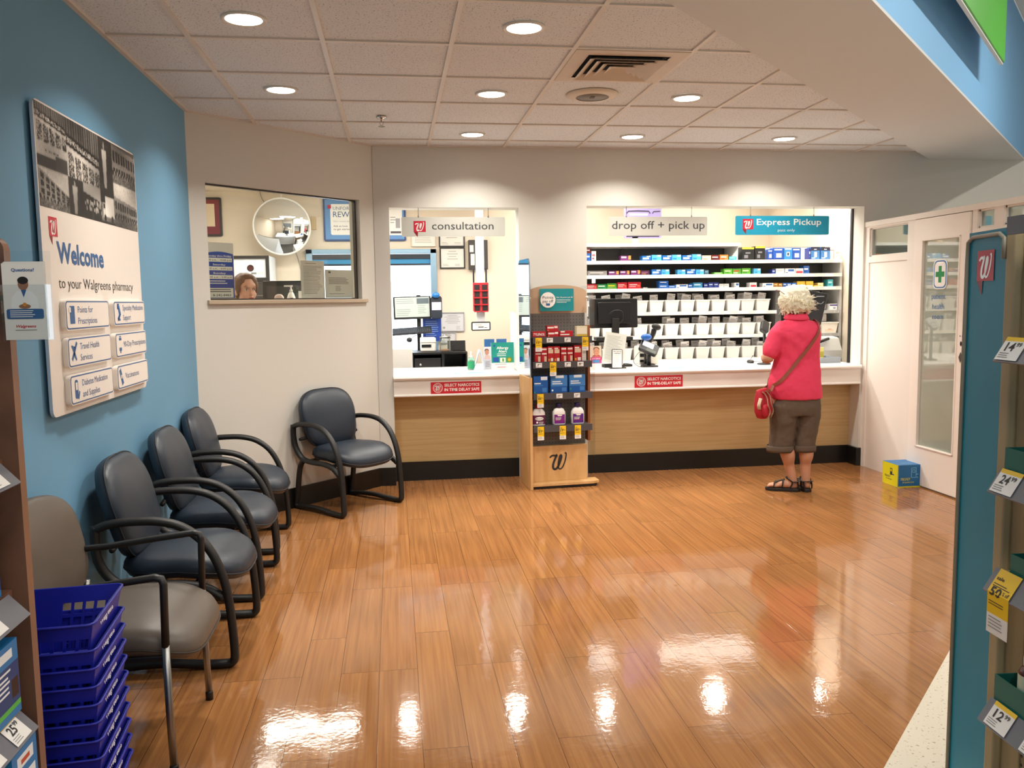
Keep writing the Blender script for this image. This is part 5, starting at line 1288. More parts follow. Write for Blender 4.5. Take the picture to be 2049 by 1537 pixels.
# right hand bay
t = thing('plastic_bag_bundle', 'bundle of clear plastic bags hanging folded in the end bay of the shelving', 'plastic bags', (4.325, 8.22, 1.374))
PLB = mat_glass('plastic_film', '#f4f4f2', .08, .25, .55, '#e4e2de')
for k in range(7):
    mb = MB(); x = -.09 + .03 * k; h = .14 + .02 * (k % 3)
    P = crom([(x, 0, 0), (x + .01 * (k % 2), -.01, h * .4), (x * .45 + .01, .0, h * .8), (x * .2 + .02, .01, h)], 4)
    mb.tube(P, [.022 - .0012 * i for i in range(len(P))], 7, ry=[.011] * len(P)); mb.build('bag', PLB, t)
o = carton('medicine_box', .08, .09, .062, 0, [(0, 1, .66, .88, 2), (.45, .8, .15, .45, 1)], PC['navy'][:0] + BM_('#eceaea', '#9a98b0', '#3a2f84'), None, (4.488, 8.16, 1.3665), 0); tag(o, 'white carton with violet stripe in the end bay of the shelving', 'medicine box')
t = thing('storage_tub', 'white lidded tub with a red printed label in the end bay of the shelving', 'tub', (4.435, 8.14, 1.1305))
mb = MB(); mb.rings([[(x, y, 0) for x, y in ((-.075, 0), (.075, 0), (.075, .2), (-.075, .2))], [(x, y, .10) for x, y in ((-.09, -.012), (.09, -.012), (.09, .21), (-.09, .21))]], smooth=False); mb.build('tub_body', pm('#eee9e0', .35), t)
mb = MB(); mb.box(-.098, .098, -.02, .216, .10, .112); mb.build('lid', SW, t, bevel=.004)
mb = MB(); M = face_y(0, -.0085, .03); rect(mb, -.05, .045, -.01, .058, M, 0, 0)
for i in range(3): rect(mb, -.015 + .004 * i, .022, .005 + .017 * i, .014 + .017 * i, M, 1, .0006)
mb.build('label', [pm('#e9cdb4', .5), pm('#c4503c', .5)], t, rot=(-.1, 0, 0))
for k, (x, y, z, rx, ry, l) in enumerate(((4.215, 8.13, 1.139, -.22, .06, 'white prescription bag leaning beside the red labelled tub'), (4.40, 8.24, 1.248, -.1, 0, 'white prescription bag standing behind the red labelled tub lid'), (4.40, 8.2, .9705, -.28, .25, 'white prescription bag tilted above the grey desktop printer in the end bay'), (4.27, 8.26, .908, -.1, 0, 'white prescription bag low in the end bay behind the grey desktop printer'))):
    o = bpy.data.objects.new('prescription_bag', bags[k]); COL.objects.link(o); o.location = (x, y, z); o.rotation_euler = (rx, ry, 0); o.scale = (1, 1, (.95, .42, .6, .88)[k]); tag(o, l, 'paper bag')

# ------------------------------------------------------------------ on the pickup counter
WT = .905
t = thing('pos_monitor', 'black computer monitor seen from behind on the pickup counter', 'monitor', (1.965, 7.38, WT))
mb = MB(); mb.prism(rrect(.44, .262, .014), -.03, 0, 0, Matrix.Translation((0, .02, .475)) @ Matrix.Rotation(PI / 2 - .06, 4, 'X')); mb.build('back_shell', BLACK, t, bevel=.004)
mb = MB(); mb.prism(rrect(.30, .19, .01), 0, .026, 0, Matrix.Translation((-.005, .0, .478)) @ Matrix.Rotation(PI / 2 - .06, 4, 'X')); mb.build('rear_hump', pm('#0e0e0f', .4), t, bevel=.003)
mb = MB(); mb.box(-.032, .032, -.048, -.016, .02, .43); mb.build('stand_post', BLACKM, t, bevel=.004)
mb = MB(); mb.prism(rrect(.30, .2, .05), 0, .018, 0); mb.build('stand_base', BLACKM, t, bevel=.003)
mb = MB(); mb.tube(crom([(-.06, -.052, .47), (-.02, -.075, .50), (.05, -.07, .49), (.06, -.06, .42), (.02, -.05, .38)], 6), .004, 6); mb.build('cable', BLACK, t)
mb = MB(); mb.box(-.235, -.221, -.03, .03, .43, .54); mb.build('card_reader', BLACK, t, bevel=.003)
mb = MB(); mb.box(-.17, .17, -.01, .09, .235, .262); mb.build('keyboard_tray', BLACKM, t, bevel=.004)
t = thing('notice_sheet', 'tilted pale sheet of small print leaning before the black monitor', 'paper', (1.925, 7.228, WT))
MT = Matrix.Translation((0, .012, .165)) @ Matrix.Rotation(.16, 4, 'Y') @ Matrix.Rotation(PI / 2 - .10, 4, 'X')
mb = MB(); mb.prism([(-.098, -.13), (.098, -.13), (.098, .14), (-.098, .14)], -.001, .001, 0, MT); mb.build('sheet', pm('#d5d8d0', .6), t)
mb = MB(); lines(mb, -.08, .11, .15, 20, .011, .0022, MT, 0, .0016, 9); mb.build('sheet_print', pm('#8e928e', .6), t)
mb = MB(); mb.box(-.09, .09, -.0, .035, 0, .03); mb.build('holder', BLACKM, t)
t = thing('counter_sign', 'small white sign in a black frame in front of the notice sheet', 'sign', (1.915, 7.10, WT))
MT = Matrix.Translation((0, .006, .086)) @ Matrix.Rotation(.03, 4, 'Y') @ Matrix.Rotation(PI / 2 - .08, 4, 'X')
mb = MB(); mb.prism(rrect(.096, .165, .01), -.006, 0, 0, MT); mb.build('frame', BLACK, t)
mb = MB(); rect(mb, -.042, .042, -.077, .077, MT, 0, .0006); letters(mb, 'We card all', 0, .058, .009, MT, 1, w=.07, align='c', bold=.02, z=.0012); letters(mb, 'customers', 0, .043, .009, MT, 1, w=.06, align='c', bold=.02, z=.0012); lines(mb, -.034, .028, .068, 8, .012, .002, MT, 2, .0012, 3); mb.build('card', [WHITEG, INK, pm('#a5a5a5', .6)], t)
mb = MB(); mb.box(-.06, .08, .0, .06, 0, .008); mb.build('base', BLACK, t)
t = thing('leaflet_stack', 'leaflets with a smiling face print beside the display stand on the pickup counter', 'leaflets', (1.715, 7.04, WT))
MT = Matrix.Translation((0, .004, 0)) @ Matrix.Rotation(PI / 2 - .1, 4, 'X')
mb = MB(); mb.prism([(-.048, 0), (.048, 0), (.048, .205), (-.048, .205)], -.02, 0, 0, MT)
mb.build('sheets', WHITEG, t)
mb = MB(); rect(mb, -.048, .048, .11, .205, MT, 0, .0006); disc(mb, .004, .155, .027, MT, 1, .0012, 20, .034); disc(mb, .004, .176, .027, MT, 2, .001, 20, .02)
disc(mb, -.006, .160, .003, MT, 2, .0018, 8); disc(mb, .014, .160, .003, MT, 2, .0018, 8); rect(mb, -.004, .012, .139, .142, MT, 4, .0018)
mb.add([(-.04, .11, .001), (-.02, .128, .001), (.028, .128, .001), (.046, .11, .001)], [(3, 2, 1, 0)], 4, MT)
rect(mb, -.048, .048, .055, .108, MT, 3, .0006); rect(mb, -.03, .03, .06, .085, MT, 5, .0012); letters(mb, 'you asked', 0, .092, .008, MT, 6, w=.07, align='c', bold=.02, z=.0012)
mb.build('cover_print', [pm('#e8d2bc', .5), pm('#d49a7a', .5), pm('#5b4438', .6), pm('#d24a86', .5), pm('#c05a5a', .5), pm('#4a90c8', .5), WHITEG], t)
t = thing('payment_terminal', 'black card payment terminal with a white screen on the pickup counter', 'payment terminal', (2.24, 7.22, WT))
MT = Matrix.Translation((.0, .0, .175)) @ Matrix.Rotation(-.25, 4, 'Z') @ Matrix.Rotation(.42, 4, 'Y') @ Matrix.Rotation(.75, 4, 'X')
mb = MB(); mb.prism(rrect(.17, .125, .022), -.035, 0, 0, MT); mb.build('body', pm('#1c1d20', .35), t, bevel=.006)
mb = MB(); rect(mb, -.065, .035, -.01, .05, MT, 0, .001); mb.build('screen', pm('#eef2f6', .2, emit=.5), t)
mb = MB(); rect(mb, -.02, .07, -.055, -.02, MT, 0, .001); mb.build('keypad', pm('#3b443c', .4), t)
mb = MB(); mb.ell((-.02, .03, .262), (.05, .03, .03), 0); mb.build('contactless_reader', pm('#2060b4', .3), t)
mb = MB(); mb.tube([(.0, .01, 0), (.0, .01, .17)], .018, 10); mb.build('stand_post', BLACK, t)
mb = MB(); mb.prism(rrect(.14, .11, .02), 0, .012); mb.build('base', BLACK, t)
mb = MB(); mb.tube(crom([(-.07, .0, .15), (-.12, -.02, .11), (-.15, -.02, .05), (-.10, -.03, .006), (.0, -.06, .006)], 6), .0025, 6); mb.build('cable', BLACK, t)
t = thing('barcode_scanner', 'black handheld barcode scanner standing upright behind the payment terminal', 'scanner', (2.335, 7.42, WT))
mb = MB(); mb.tube(crom([(-.06, 0, .165), (-.03, 0, .215), (.0, 0, .28), (.012, 0, .325)], 5), [.016, .017, .018, .019, .02, .021, .022, .022, .023, .024, .024, .025, .026, .026, .026, .026][:16], 10, ry=.017); mb.build('grip', BLACK, t)
mb = MB(); mb.ell((.028, -.01, .345), (.045, .034, .03), 0, rot=Matrix.Rotation(.35, 3, 'Y')); mb.build('scan_head', BLACKM, t)
mb = MB(); mb.tube([(-.07, 0, .0), (-.07, 0, .17)], .014, 8); mb.prism(rrect(.12, .1, .02, 4, -.05, 0), 0, .012); mb.build('cradle', BLACK, t)
t = thing('receipt_printer', 'beige receipt printer behind the payment terminal', 'printer', (2.315, 7.50, WT))
mb = MB(); mb.box(-.09, .09, -.02, .16, 0, .165); mb.build('case', pm('#cfcabd', .45), t, bevel=.012)
mb = MB(); mb.box(-.085, .02, -.024, -.018, .02, .045); mb.box(-.085, -.03, -.024, -.018, .07, .10); mb.build('paper_slot', BLACK, t)
t = thing('flyer', 'pink and blue flyer lying flat on the pickup counter edge', 'flyer', (2.38, 7.02, WT + .0008), rz=.2)
mb = MB(); mb.box(-.15, .15, -.06, .06, -.0005, .0004); mb.build('sheet', pm('#7ab6dc', .5), t)
mb = MB(); disc(mb, -.08, 0, .05, Matrix.Translation((0, 0, .0006)), 0, 0, 20, .03); mb.build('sheet_print', pm('#d88a80', .5), t)
t = thing('computer_mouse', 'small black computer mouse with its cord on the pickup counter', 'mouse', (3.24, 7.35, WT))
mb = MB(); mb.ell((0, 0, .012), (.032, .045, .02)); 
mb.v = [(x, y, max(0, z)) for x, y, z in mb.v]; mb.build('shell', BLACK, t)
mb = MB(); mb.tube(crom([(.01, .04, .01), (.05, .08, .05), (.07, .10, .06), (.06, .12, .01), (.2, .12, .003), (.38, .14, .003)], 6), .0022, 5); mb.build('cord', BLACK, t)
t = thing('pos_monitor', 'black computer monitor beyond the white haired woman, tilted on the pickup counter', 'monitor', (3.80, 7.50, WT))
MT = Matrix.Translation((.10, 0, .50)) @ Matrix.Rotation(.22, 4, 'Y') @ Matrix.Rotation(-.5, 4, 'Z') @ Matrix.Rotation(PI / 2, 4, 'X')
mb = MB(); mb.prism(rrect(.24, .30, .015), -.015, .02, 0, MT); mb.build('back_shell', BLACK, t, bevel=.004)
mb = MB(); mb.tube([(.05, 0, 0), (.07, 0, .42)], .022, 10); mb.prism(rrect(.2, .2, .04, 4, .05, 0), 0, .015); mb.build('stand', BLACKM, t)
mb = MB(); mb.tube([(.12, -.06, .60), (.22, -.06, .60)], .004, 6); mb.tube(crom([(.12, -.06, .55), (.16, -.07, .53), (.20, -.06, .56)], 4), .003, 6); mb.build('cable', pm('#8d9298', .4), t)
t = thing('payment_terminal', 'small dark card reader on a post in front of the woman in pink', 'payment terminal', (3.285, 7.16, WT))
mb = MB(); mb.tube([(0, 0, .0), (0, 0, .30)], .014, 8); mb.build('stand_post', BLACK, t)
mb = MB(); mb.lathe([(.06, 0), (.06, .01), (.02, .018)], 20); mb.build('base', BLACK, t)
mb = MB(); mb.prism(rrect(.075, .13, .02), -.02, .02, 0, Matrix.Translation((0, 0, .335)) @ Matrix.Rotation(.5, 4, 'Y') @ Matrix.Rotation(.9, 4, 'X')); mb.build('body', pm('#232427', .3), t, bevel=.006)
t = thing('desktop_printer', 'grey desktop printer with a sloped side by the shutter track on the pickup counter', 'printer', (4.165 - .07, 7.62, WT))
mb = MB(); MS = Matrix(((0, 0, 1, 0), (1, 0, 0, 0), (0, 1, 0, 0), (0, 0, 0, 1)))
mb.prism([(-.13, 0), (.13, 0), (.13, .13), (.06, .22), (-.06, .21), (-.13, .09)], -.13, .13, 0, MS); mb.build('case', pm('#b9bab8', .45), t, bevel=.02, seg=3)
mb = MB(); mb.tube([(-.12, -.14, .17), (.0, -.10, .20)], .014, 8); mb.build('lever', BLACK, t)
t = thing('sorting_tray', 'flat grey tray with blue and yellow packets by the woman in pink', 'tray', (3.80, 7.20, WT))
mb = MB(); mb.box(-.12, .20, -.07, .18, 0, .006); mb.box(-.12, .20, -.076, -.07, 0, .05); mb.box(-.12, .20, .18, .186, 0, .05); mb.box(.194, .20, -.07, .18, 0, .05); mb.build('tray_body', pm('#8f979e', .5), t)
o = carton('packet', .07, .04, .15, 0, [(0, 1, .0, .35, 1), (.2, .8, .6, .7, 2)], BM_('#1f5aa0', '#2f8ac8', '#e6eef4'), None, (3.80, 7.23, WT + .0065), .1); tag(o, 'blue packet standing in the flat grey tray', 'packet')
o = carton('packet', .05, .03, .13, 0, [(0, 1, .3, .7, 1)], BM_('#e2d98a', '#c9bc50'), None, (3.875, 7.25, WT + .0065), -.3); tag(o, 'yellow packet standing in the flat grey tray', 'packet')
# shutter tracks and privacy divider
t = thing('shutter_track', 'thin black shutter track along the side of the pickup opening', 'track', (4.062, 7.10, WT))
mb = MB(); mb.box(-.006, .008, -.012, .018, .0, 1.37); mb.build('track', BLACK, t)
t = thing('lavender_monitor', 'pale lavender framed monitor on a post standing on top of the shelving', 'monitor', (2.51, 8.32, 2.048))
mb = MB(); mb.prism(rrect(.385, .48, .015), -.02, .0, 0, face_y(0, 0, .305)); mb.build('bezel', pm('#8076a4', .4), t)
mb = MB(); M = face_y(0, -.0008, .34); ribbon(mb, [(-.17, -.03), (-.15, -.008), (-.05, -.004), (.06, -.008), (.075, -.03)], .014, M); ribbon(mb, [(.10, -.03), (.11, -.012), (.18, -.008)], .012, M); rect(mb, -.17, .17, -.262, -.250, M, 0); rect(mb, -.14, .05, -.05, -.03, M, 1, .0006); mb.build('screen', [pm('#2c2838', .3), pm('#d0cbe6', .4)], t)
mb = MB(); mb.box(-.11, -.05, .0, .02, .0, .09); mb.box(-.16, .0, -.05, .06, 0, .012); mb.build('stand_post', pm('#d8c8ae', .5), t)

# ------------------------------------------------------------------ consultation side
t = thing('hand_sanitizer', 'clear bottle of green hand sanitizer with a white pump on the consultation counter', 'bottle', (.664, 7.36, WT))
mb = MB(); mb.rings([[(x, y, z) for x, y in sup(.062 * s, .04 * s, 2.6, 24)] for s, z in ((.9, 0), (1, .006), (1, .085), (.75, .105), (.36, .112))]); mb.build('bottle_body', pm('#9fd8c0', .15, trans=.6), t)
mb = MB(); mb.rings([[(x, y, z) for x, y in sup(.064, .042, 2.6, 24)] for z in (.012, .075)], cap=False); mb.build('label', pm('#2aa06a', .4), t)
mb = MB(); mb.lathe([(.012, .11), (.012, .128), (.005, .13), (.005, .152)], 14); mb.box(-.008, .008, -.03, .01, .15, .16); mb.build('pump', WHITEG, t)
t = thing('tent_card', 'folded pale blue tent card on the consultation counter', 'card', (.735, 7.34, WT))
mb = MB(); Mx = Matrix(((1, 0, 0, 0), (0, 0, 1, 0), (0, 1, 0, 0), (0, 0, 0, 1)))
mb.prism([(-.05, 0), (-.044, 0), (-.006, .17), (.004, .18), (.014, .17), (.05, 0), (.044, 0), (.01, .155), (-.002, .158)][::-1], -.03, .05, 0, Mx); mb.build('card', pm('#cfdbf0', .5), t)
t = thing('leaflet_stack', 'leaflets with a woman in profile next to the teal allergy leaflets', 'leaflets', (.823, 7.36, WT))
MT = Matrix.Translation((0, .004, 0)) @ Matrix.Rotation(PI / 2 - .08, 4, 'X')
mb = MB(); mb.prism([(-.045, 0), (.03, 0), (.03, .20), (-.045, .20)], -.015, 0, 0, MT); mb.build('sheets', pm('#d5d8de', .5), t)
mb = MB(); disc(mb, -.015, .150, .018, MT, 0, .0006, 16, .024); disc(mb, -.016, .166, .019, MT, 1, .0003, 16, .016); mb.add([(-.042, .09, .0006), (-.03, .125, .0006), (.008, .125, .0006), (.018, .09, .0006)], [(3, 2, 1, 0)], 2, MT); rect(mb, -.045, .03, 0, .085, MT, 3, .0006); lines(mb, -.03, .065, .05, 4, .013, .004, MT, 4, .0012, 4); mb.build('cover_print', [pm('#c98f70', .5), pm('#6a3f2c', .6), pm('#d8b8b0', .5), pm('#c4c6cc', .5), pm('#6a6e76', .5)], t)
t = thing('leaflet_stack', 'teal leaflets that read Allergy Alert at the end of the consultation counter', 'leaflets', (.940, 7.30, WT))
MT = Matrix.Translation((0, .004, 0)) @ Matrix.Rotation(PI / 2 - .08, 4, 'X')
mb = MB(); mb.prism([(-.10, 0), (.10, 0), (.10, .238), (-.10, .238)], -.018, 0, 0, MT); mb.build('sheets', WHITEG, t)
mb = MB(); rect(mb, -.10, .10, .06, .238, MT, 0, .0006); letters(mb, 'Allergy', 0, .180, .022, MT, 1, w=.105, align='c', bold=.02, z=.0012); letters(mb, 'Alert', 0, .150, .022, MT, 1, w=.075, align='c', bold=.02, z=.0012)
for x in (-.015, .0): lines(mb, -.05, .135 + x, .1, 1, .01, .005, MT, 1, .0012, 7)
rect(mb, -.085, -.035, .068, .108, MT, 2, .0012); rect(mb, -.025, .025, .064, .104, MT, 3, .0012); rect(mb, -.005, .01, .07, .098, MT, 6, .0018); disc(mb, .058, .086, .026, MT, 4, .0012); disc(mb, .058, .086, .013, MT, 7, .0018); lines(mb, -.07, .045, .13, 1, .01, .004, MT, 5, .0012, 8); lines(mb, -.05, .02, .1, 1, .01, .004, MT, 8, .0012, 8)
disc(mb, -.072, .21, .009, MT, 2, .0012, 12); mb.build('cover_print', [pm('#159084', .45), WHITEG, pm('#1a4a9a', .5), pm('#e8e4d4', .5), pm('#5a8a2a', .5), pm('#7a8a86', .5), pm('#4a9a4a', .5), pm('#e0a030', .5), LOGORED], t)
t = thing('card_rack', 'blue cards in a clear rack behind the teal allergy leaflets', 'rack', (.895, 7.44, WT))
mb = MB(); mb.box(-.11, .11, 0, .06, 0, .10); mb.build('rack_body', ACRYL, t)
for x in (-.055, .055):
    mb = MB(); mb.box(x - .045, x + .045, .02, .03, .01, .262); mb.build('card', pm('#2f6aa6', .45), t)
t = thing('flyer', 'pink and blue flyer lying on the consultation counter edge', 'flyer', (.62, 7.05, WT + .0008), rz=.08)
mb = MB(); mb.box(-.13, .13, -.05, .05, -.0005, .0004); mb.build('sheet', pm('#6fb0d8', .5), t)
mb = MB(); disc(mb, -.06, 0, .05, Matrix.Translation((0, 0, .0006)), 0, 0, 20, .026); mb.build('sheet_print', pm('#b890b8', .5), t)
t = thing('privacy_divider', 'white rounded privacy divider at the end of the consultation counter', 'divider', (1.055, 7.18, WT))
mb = MB(); mb.prism([(0, 0), (.40, 0), (.40, .50)] + [(.25 - .25 * math.sin(PI / 2 * k / 8), .15 + .35 * math.cos(PI / 2 * k / 8)) for k in range(9)], -.008, .008, 0, MS); mb.build('divider_panel', WHITEG, t)
# workstation at the drive-up window
WK = pm('#e9e8e6', .5)
t = thing('workstation_desk', 'white workstation desk below the drive-up window', 'desk', (0, 0, 0))
mb = MB(); mb.box(-.6, 1.0, 8.55, 9.5, .77, .80); mb.build('desk_top', WK, t, bevel=.004)
for x in (-.58, .95):
    mb = MB(); mb.box(x, x + .03, 8.6, 9.45, 0, .77); mb.build('side_panel', WK, t)
mb = MB(); mb.box(-.55, .95, 9.3, 9.32, .1, .77); mb.build('back_panel', WK, t)
t = thing('storage_cabinet', 'tall white cabinet inside the consultation window opening', 'cabinet', (-.02, 8.30, 0))
mb = MB(); mb.box(-.2, .195, 0, .24, 0, 1.06); mb.build('carcass', WHITEG, t)
mb = MB(); mb.box(-.19, .185, -.015, 0, .05, 1.05); mb.build('door', WHITEG, t, bevel=.003)
t = thing('cash_cabinet', 'black open fronted cabinet with a cash drawer on the workstation desk', 'cabinet', (.465, 8.70, .80))
mb = MB(); mb.box(-.285, .285, 0, .4, .165, .185); mb.box(-.285, -.27, .0, .4, 0, .165); mb.box(.27, .285, 0, .4, 0, .165); mb.box(.02, .045, 0, .4, 0, .165); mb.box(-.27, .27, .39, .4, 0, .165); mb.build('carcass', BLACK, t)
mb = MB(); mb.box(-.262, .012, .015, .36, .005, .125); dr = mb.build('drawer', pm('#1f1f21', .4), t, bevel=.004)
mb = MB(); mb.lathe([(.012, 0), (.012, .006)], 14, 0, Matrix.Translation((-.20, .015, .06)) @ Matrix.Rotation(PI / 2, 4, 'X')); mb.build('lock', STEEL, dr)
o = thing('paper_pile', 'loose white papers inside the black cabinet bay', 'papers', (.60, 8.74, .8005))
mb = MB(); mb.box(-.07, .11, 0, .2, 0, .012); mb.box(-.06, .10, .01, .2, .012, .02, 0, Matrix.Rotation(.12, 4, 'Z')); mb.build('sheets', PAPER, o)
t = thing('label_printer', 'white label printer on top of the black cabinet', 'printer', (.355, 8.85, .9855))
mb = MB(); mb.box(-.08, .08, 0, .2, 0, .145); mb.build('case', pm('#e5e2dc', .4), t, bevel=.012)
mb = MB(); mb.box(-.07, .03, -.003, .004, .045, .075); mb.build('paper_slot', BLACK, t)
mb = MB(); mb.box(-.082, .082, -.004, .2, .098, .102); mb.build('lid_seam', pm('#bdb8ae', .5), t)
t = thing('glass_jar', 'clear lidded jar with a few sweets on the black cabinet', 'jar', (.528, 8.83, .9855))
mb = MB(); mb.lathe([(.052, 0), (.055, .005), (.055, .13), (.05, .14)], 24); mb.build('jar_body', mat_glass('jar_glass', '#eef4f2', .08), t)
mb = MB(); mb.lathe([(.056, .14), (.056, .158), (.012, .164), (.012, .178)], 24); mb.build('lid', STEEL, t)
mb = MB(); mb.lathe([(.048, .004), (.050, .018), (.02, .028)], 18); mb.build('contents', pm('#d8a88a', .6), t)
t = thing('black_tablet', 'flat black device leaning at the end of the black cabinet top', 'tablet', (.665, 8.98, .9855))
mb = MB(); mb.box(-.10, .09, 0, .02, 0, .105, 0, Matrix.Rotation(-.15, 4, 'X')); mb.box(-.06, .08, -.12, -.02, 0, .014); mb.build('case', BLACK, t)
t = thing('pharmacy_computer', 'computer workstation with a lit screen on a black post at the drive-up window', 'computer', (.275, 9.2, .80))
mb = MB(); mb.box(-.022, .022, .04, .08, 0, .78); mb.build('stand_post', BLACKM, t, bevel=.003)
mb = MB(); mb.prism(rrect(.16, .16, .03), 0, .014, 0, Matrix.Translation((0, .06, 0))); mb.build('stand_base', BLACKM, t)
MT = Matrix.Translation((-.07, 0, .643)) @ Matrix.Rotation(-.02, 4, 'Y') @ Matrix.Rotation(PI / 2 - .05, 4, 'X')
mb = MB(); mb.prism(rrect(.405, .245, .008), -.03, 0, 0, MT); mn = mb.build('monitor', BLACK, t, bevel=.003)
mb = MB(); rect(mb, -.185, .185, -.10, .112, MT, 0, .0008); rect(mb, .05, .18, .04, .10, MT, 1, .0014); lines(mb, -.17, .09, .2, 3, .02, .004, MT, 2, .0014, 5); lines(mb, -.17, -.02, .16, 4, .02, .004, MT, 2, .0014, 6); lines(mb, .06, .02, .1, 5, .02, .004, MT, 2, .0014, 7)
mb.build('screen', [pm('#a9b3ae', .3, emit=.25), pm('#5f6a70', .3), pm('#77827e', .4)], mn)
mb = MB(); KT = Matrix.Translation((-.08, -.075, .40)) @ Matrix.Rotation(.42, 4, 'X') @ Matrix.Rotation(-.06, 4, 'Y'); mb.box(-.21, .21, -.075, .075, -.012, .002, 0, KT); kb = mb.build('keyboard', pm('#17181b', .5), t, bevel=.003)
mb = MB()
for r in range(5):
    for c in range(17):
        x = -.203 + .0238 * c; y = -.068 + .0275 * r; mb.box(x, x + .018, y, y + .021, .002, .009, 0, KT)
k_ = mb.build('key', pm('#2c3138', .45), kb)
mb = MB(); mb.box(-.03, .03, -.06, .06, .375, .388); mb.build('tray_arm', BLACK, t)
mb = MB(); mb.prism(rrect(.12, .245, .025), -.03, .0, 0, Matrix.Translation((.19, -.03, .645)) @ Matrix.Rotation(PI / 2 - .15, 4, 'X')); pd = mb.build('payment_terminal', pm('#16202c', .35), t, bevel=.006)
mb = MB(); M = Matrix.Translation((.19, -.031, .645)) @ Matrix.Rotation(PI / 2 - .15, 4, 'X'); rect(mb, -.05, .05, -.03, .055, M, 0, .001); mb.build('screen', pm('#dcc8e4', .3, emit=.5), pd)
mb = MB(); mb.ell((.185, -.03, .775), (.042, .03, .032)); mb.build('reader_dome', pm('#1f6fb8', .2), pd)
mb = MB(); mb.prism(rrect(.20, .25, .005), -.002, 0, 0, Matrix.Translation((.14, .05, .40)) @ Matrix.Rotation(PI / 2, 4, 'X')); fl = mb.build('notice_card', pm('#1f44a0', .4), t)
mb = MB(); lines(mb, -.07, .09, .14, 8, .022, .006, Matrix.Translation((.14, .047, .40)) @ Matrix.Rotation(PI / 2, 4, 'X'), 0, 0, 5); mb.build('card_print', pm('#8fb0e6', .5), fl)
mb = MB(); mb.ell((-.115, -.3, .31), (.03, .03, .026)); mb.build('mouse', BLACK, t)
mb = MB(); mb.tube([(-.115, -.28, .31), (-.06, -.1, .34), (0, .04, .36)], .004, 6); mb.build('mouse_arm', BLACK, t)
# pneumatic pipe, red pigeon holes and the rest on the far wall
t = thing('mail_pole', 'white ceiling pole carrying a red pigeonhole box and a small white sign', 'pole', (.925, 9.0, 0))
mb = MB(); mb.box(-.045, .045, -.02, .02, 1.25, 2.9); mb.build('pole', pm('#dadbe0', .35), t, bevel=.006)
mb = MB(); mb.box(-.075, -.06, .0, .03, 1.66, 1.85); mb.box(.06, .075, 0, .03, 1.66, 1.85); mb.build('clamp', BLACK, t)
RB = pm('#c01f2a', .4)
mb = MB(); mb.box(-.082, .082, -.07, -.02, 1.40, 1.70); rb_ = mb.build('pigeonhole_box', RB, t, bevel=.004)
for i in range(4):
    for s_ in (-1, 1):
        z = 1.665 - .073 * i; mb = MB(); mb.box(s_ * .041 - .029, s_ * .041 + .029, -.0725, -.069, z - .045, z + .012); mb.build('slot', pm('#1a0f12', .6), rb_)
        mb = MB(); mb.box(s_ * .041 - .036, s_ * .041 + .036, -.084, -.07, z - .056, z - .045); mb.build('slot_lip', RB, rb_)
mb = MB(); mb.prism(rrect(.205, .095, .012), -.012, 0, 0, face_y(0, -.022, 1.238)); sg = mb.build('name_sign', BLACK, t)
mb = MB(); M = face_y(0, -.0228, 1.238); rect(mb, -.09, .09, -.035, .035, M, 0); lines(mb, -.06, .01, .07, 1, .01, .006, M, 1, .0006, 2); lines(mb, -.03, -.015, .06, 1, .01, .01, M, 2, .0006, 2); lines(mb, .035, -.018, .04, 1, .01, .006, M, 2, .0006, 3); mb.build('sign_face', [WHITEG, pm('#c8a060', .5), INK], sg)
t = thing('wall_cabinet', 'black metal box with paper notes on the far pharmacy wall behind the pole', 'box', (.995, 9.9, 1.87))
mb = MB(); mb.box(-.11, .11, -.08, 0, 0, .34); mb.build('case', pm('#3a3633', .45), t, bevel=.004)
mb = MB(); mb.box(-.09, -.045, -.083, -.08, .05, .18); mb.box(-.10, -.055, -.083, -.08, .20, .28); mb.build('note', PAPER, t)
def frame(label, x0, x1, z0, z1, fc, mat_in, kind='diploma', fw=.014, seed=0):
    t = thing('framed_certificate', label, 'framed certificate', ((x0 + x1) / 2, 9.9, z0)); w, h = x1 - x0, z1 - z0
    mb = MB()
    for a, b, c, d in ((-w / 2, w / 2, 0, fw), (-w / 2, w / 2, h - fw, h), (-w / 2, -w / 2 + fw, fw, h - fw), (w / 2 - fw, w / 2, fw, h - fw)): mb.box(a, b, -.022, 0, c, d)
    mb.build('frame', pm(fc, .4), t)
    mb = MB(); mb.box(-w / 2 + fw, w / 2 - fw, -.012, -.002, fw, h - fw); mb.build('backing', mat_in, t)
    mb = MB(); M = face_y(0, -.0128, 0)
    if kind == 'diploma':
        for i in range(4): ww = w * (.3 + .12 * (i % 2)); rect(mb, -ww / 2, ww / 2, h * (.80 - .12 * i), h * (.80 - .12 * i) + .006, M, 0)
        lines(mb, -w * .38, h * .2, w * .25, 2, .014, .004, M, 0, 0, seed); lines(mb, w * .1, h * .2, w * .25, 2, .014, .004, M, 0, 0, seed + 1)
    elif kind == 'seal':
        disc(mb, 0, h * .72, .035, M, 0); disc(mb, 0, h * .72, .024, M, 1, .0004); lines(mb, -w * .35, h * .45, w * .7, 4, .018, .004, M, 0, 0, seed)
    elif kind == 'gold':
        for i in range(6): ww = w * (.4 + .3 * math.sin(i * 1.3) ** 2); rect(mb, -ww / 2, ww / 2, h * .82 - .018 * i, h * .82 - .018 * i + .005, M, 0)
        disc(mb, -w * .36, h * .2, .014, M, 0); lines(mb, w * .15, h * .25, w * .2, 3, .016, .004, M, 0, 0, seed)
    if kind: mb.build('print', [pm('#9a968e', .6), PAPER], t)
    return t
IV = pm('#e6e4dc', .5)
frame('upper black framed certificate right above another beside the drive-up window', .545, .845, 2.135, 2.37, '#161513', IV, seed=1)
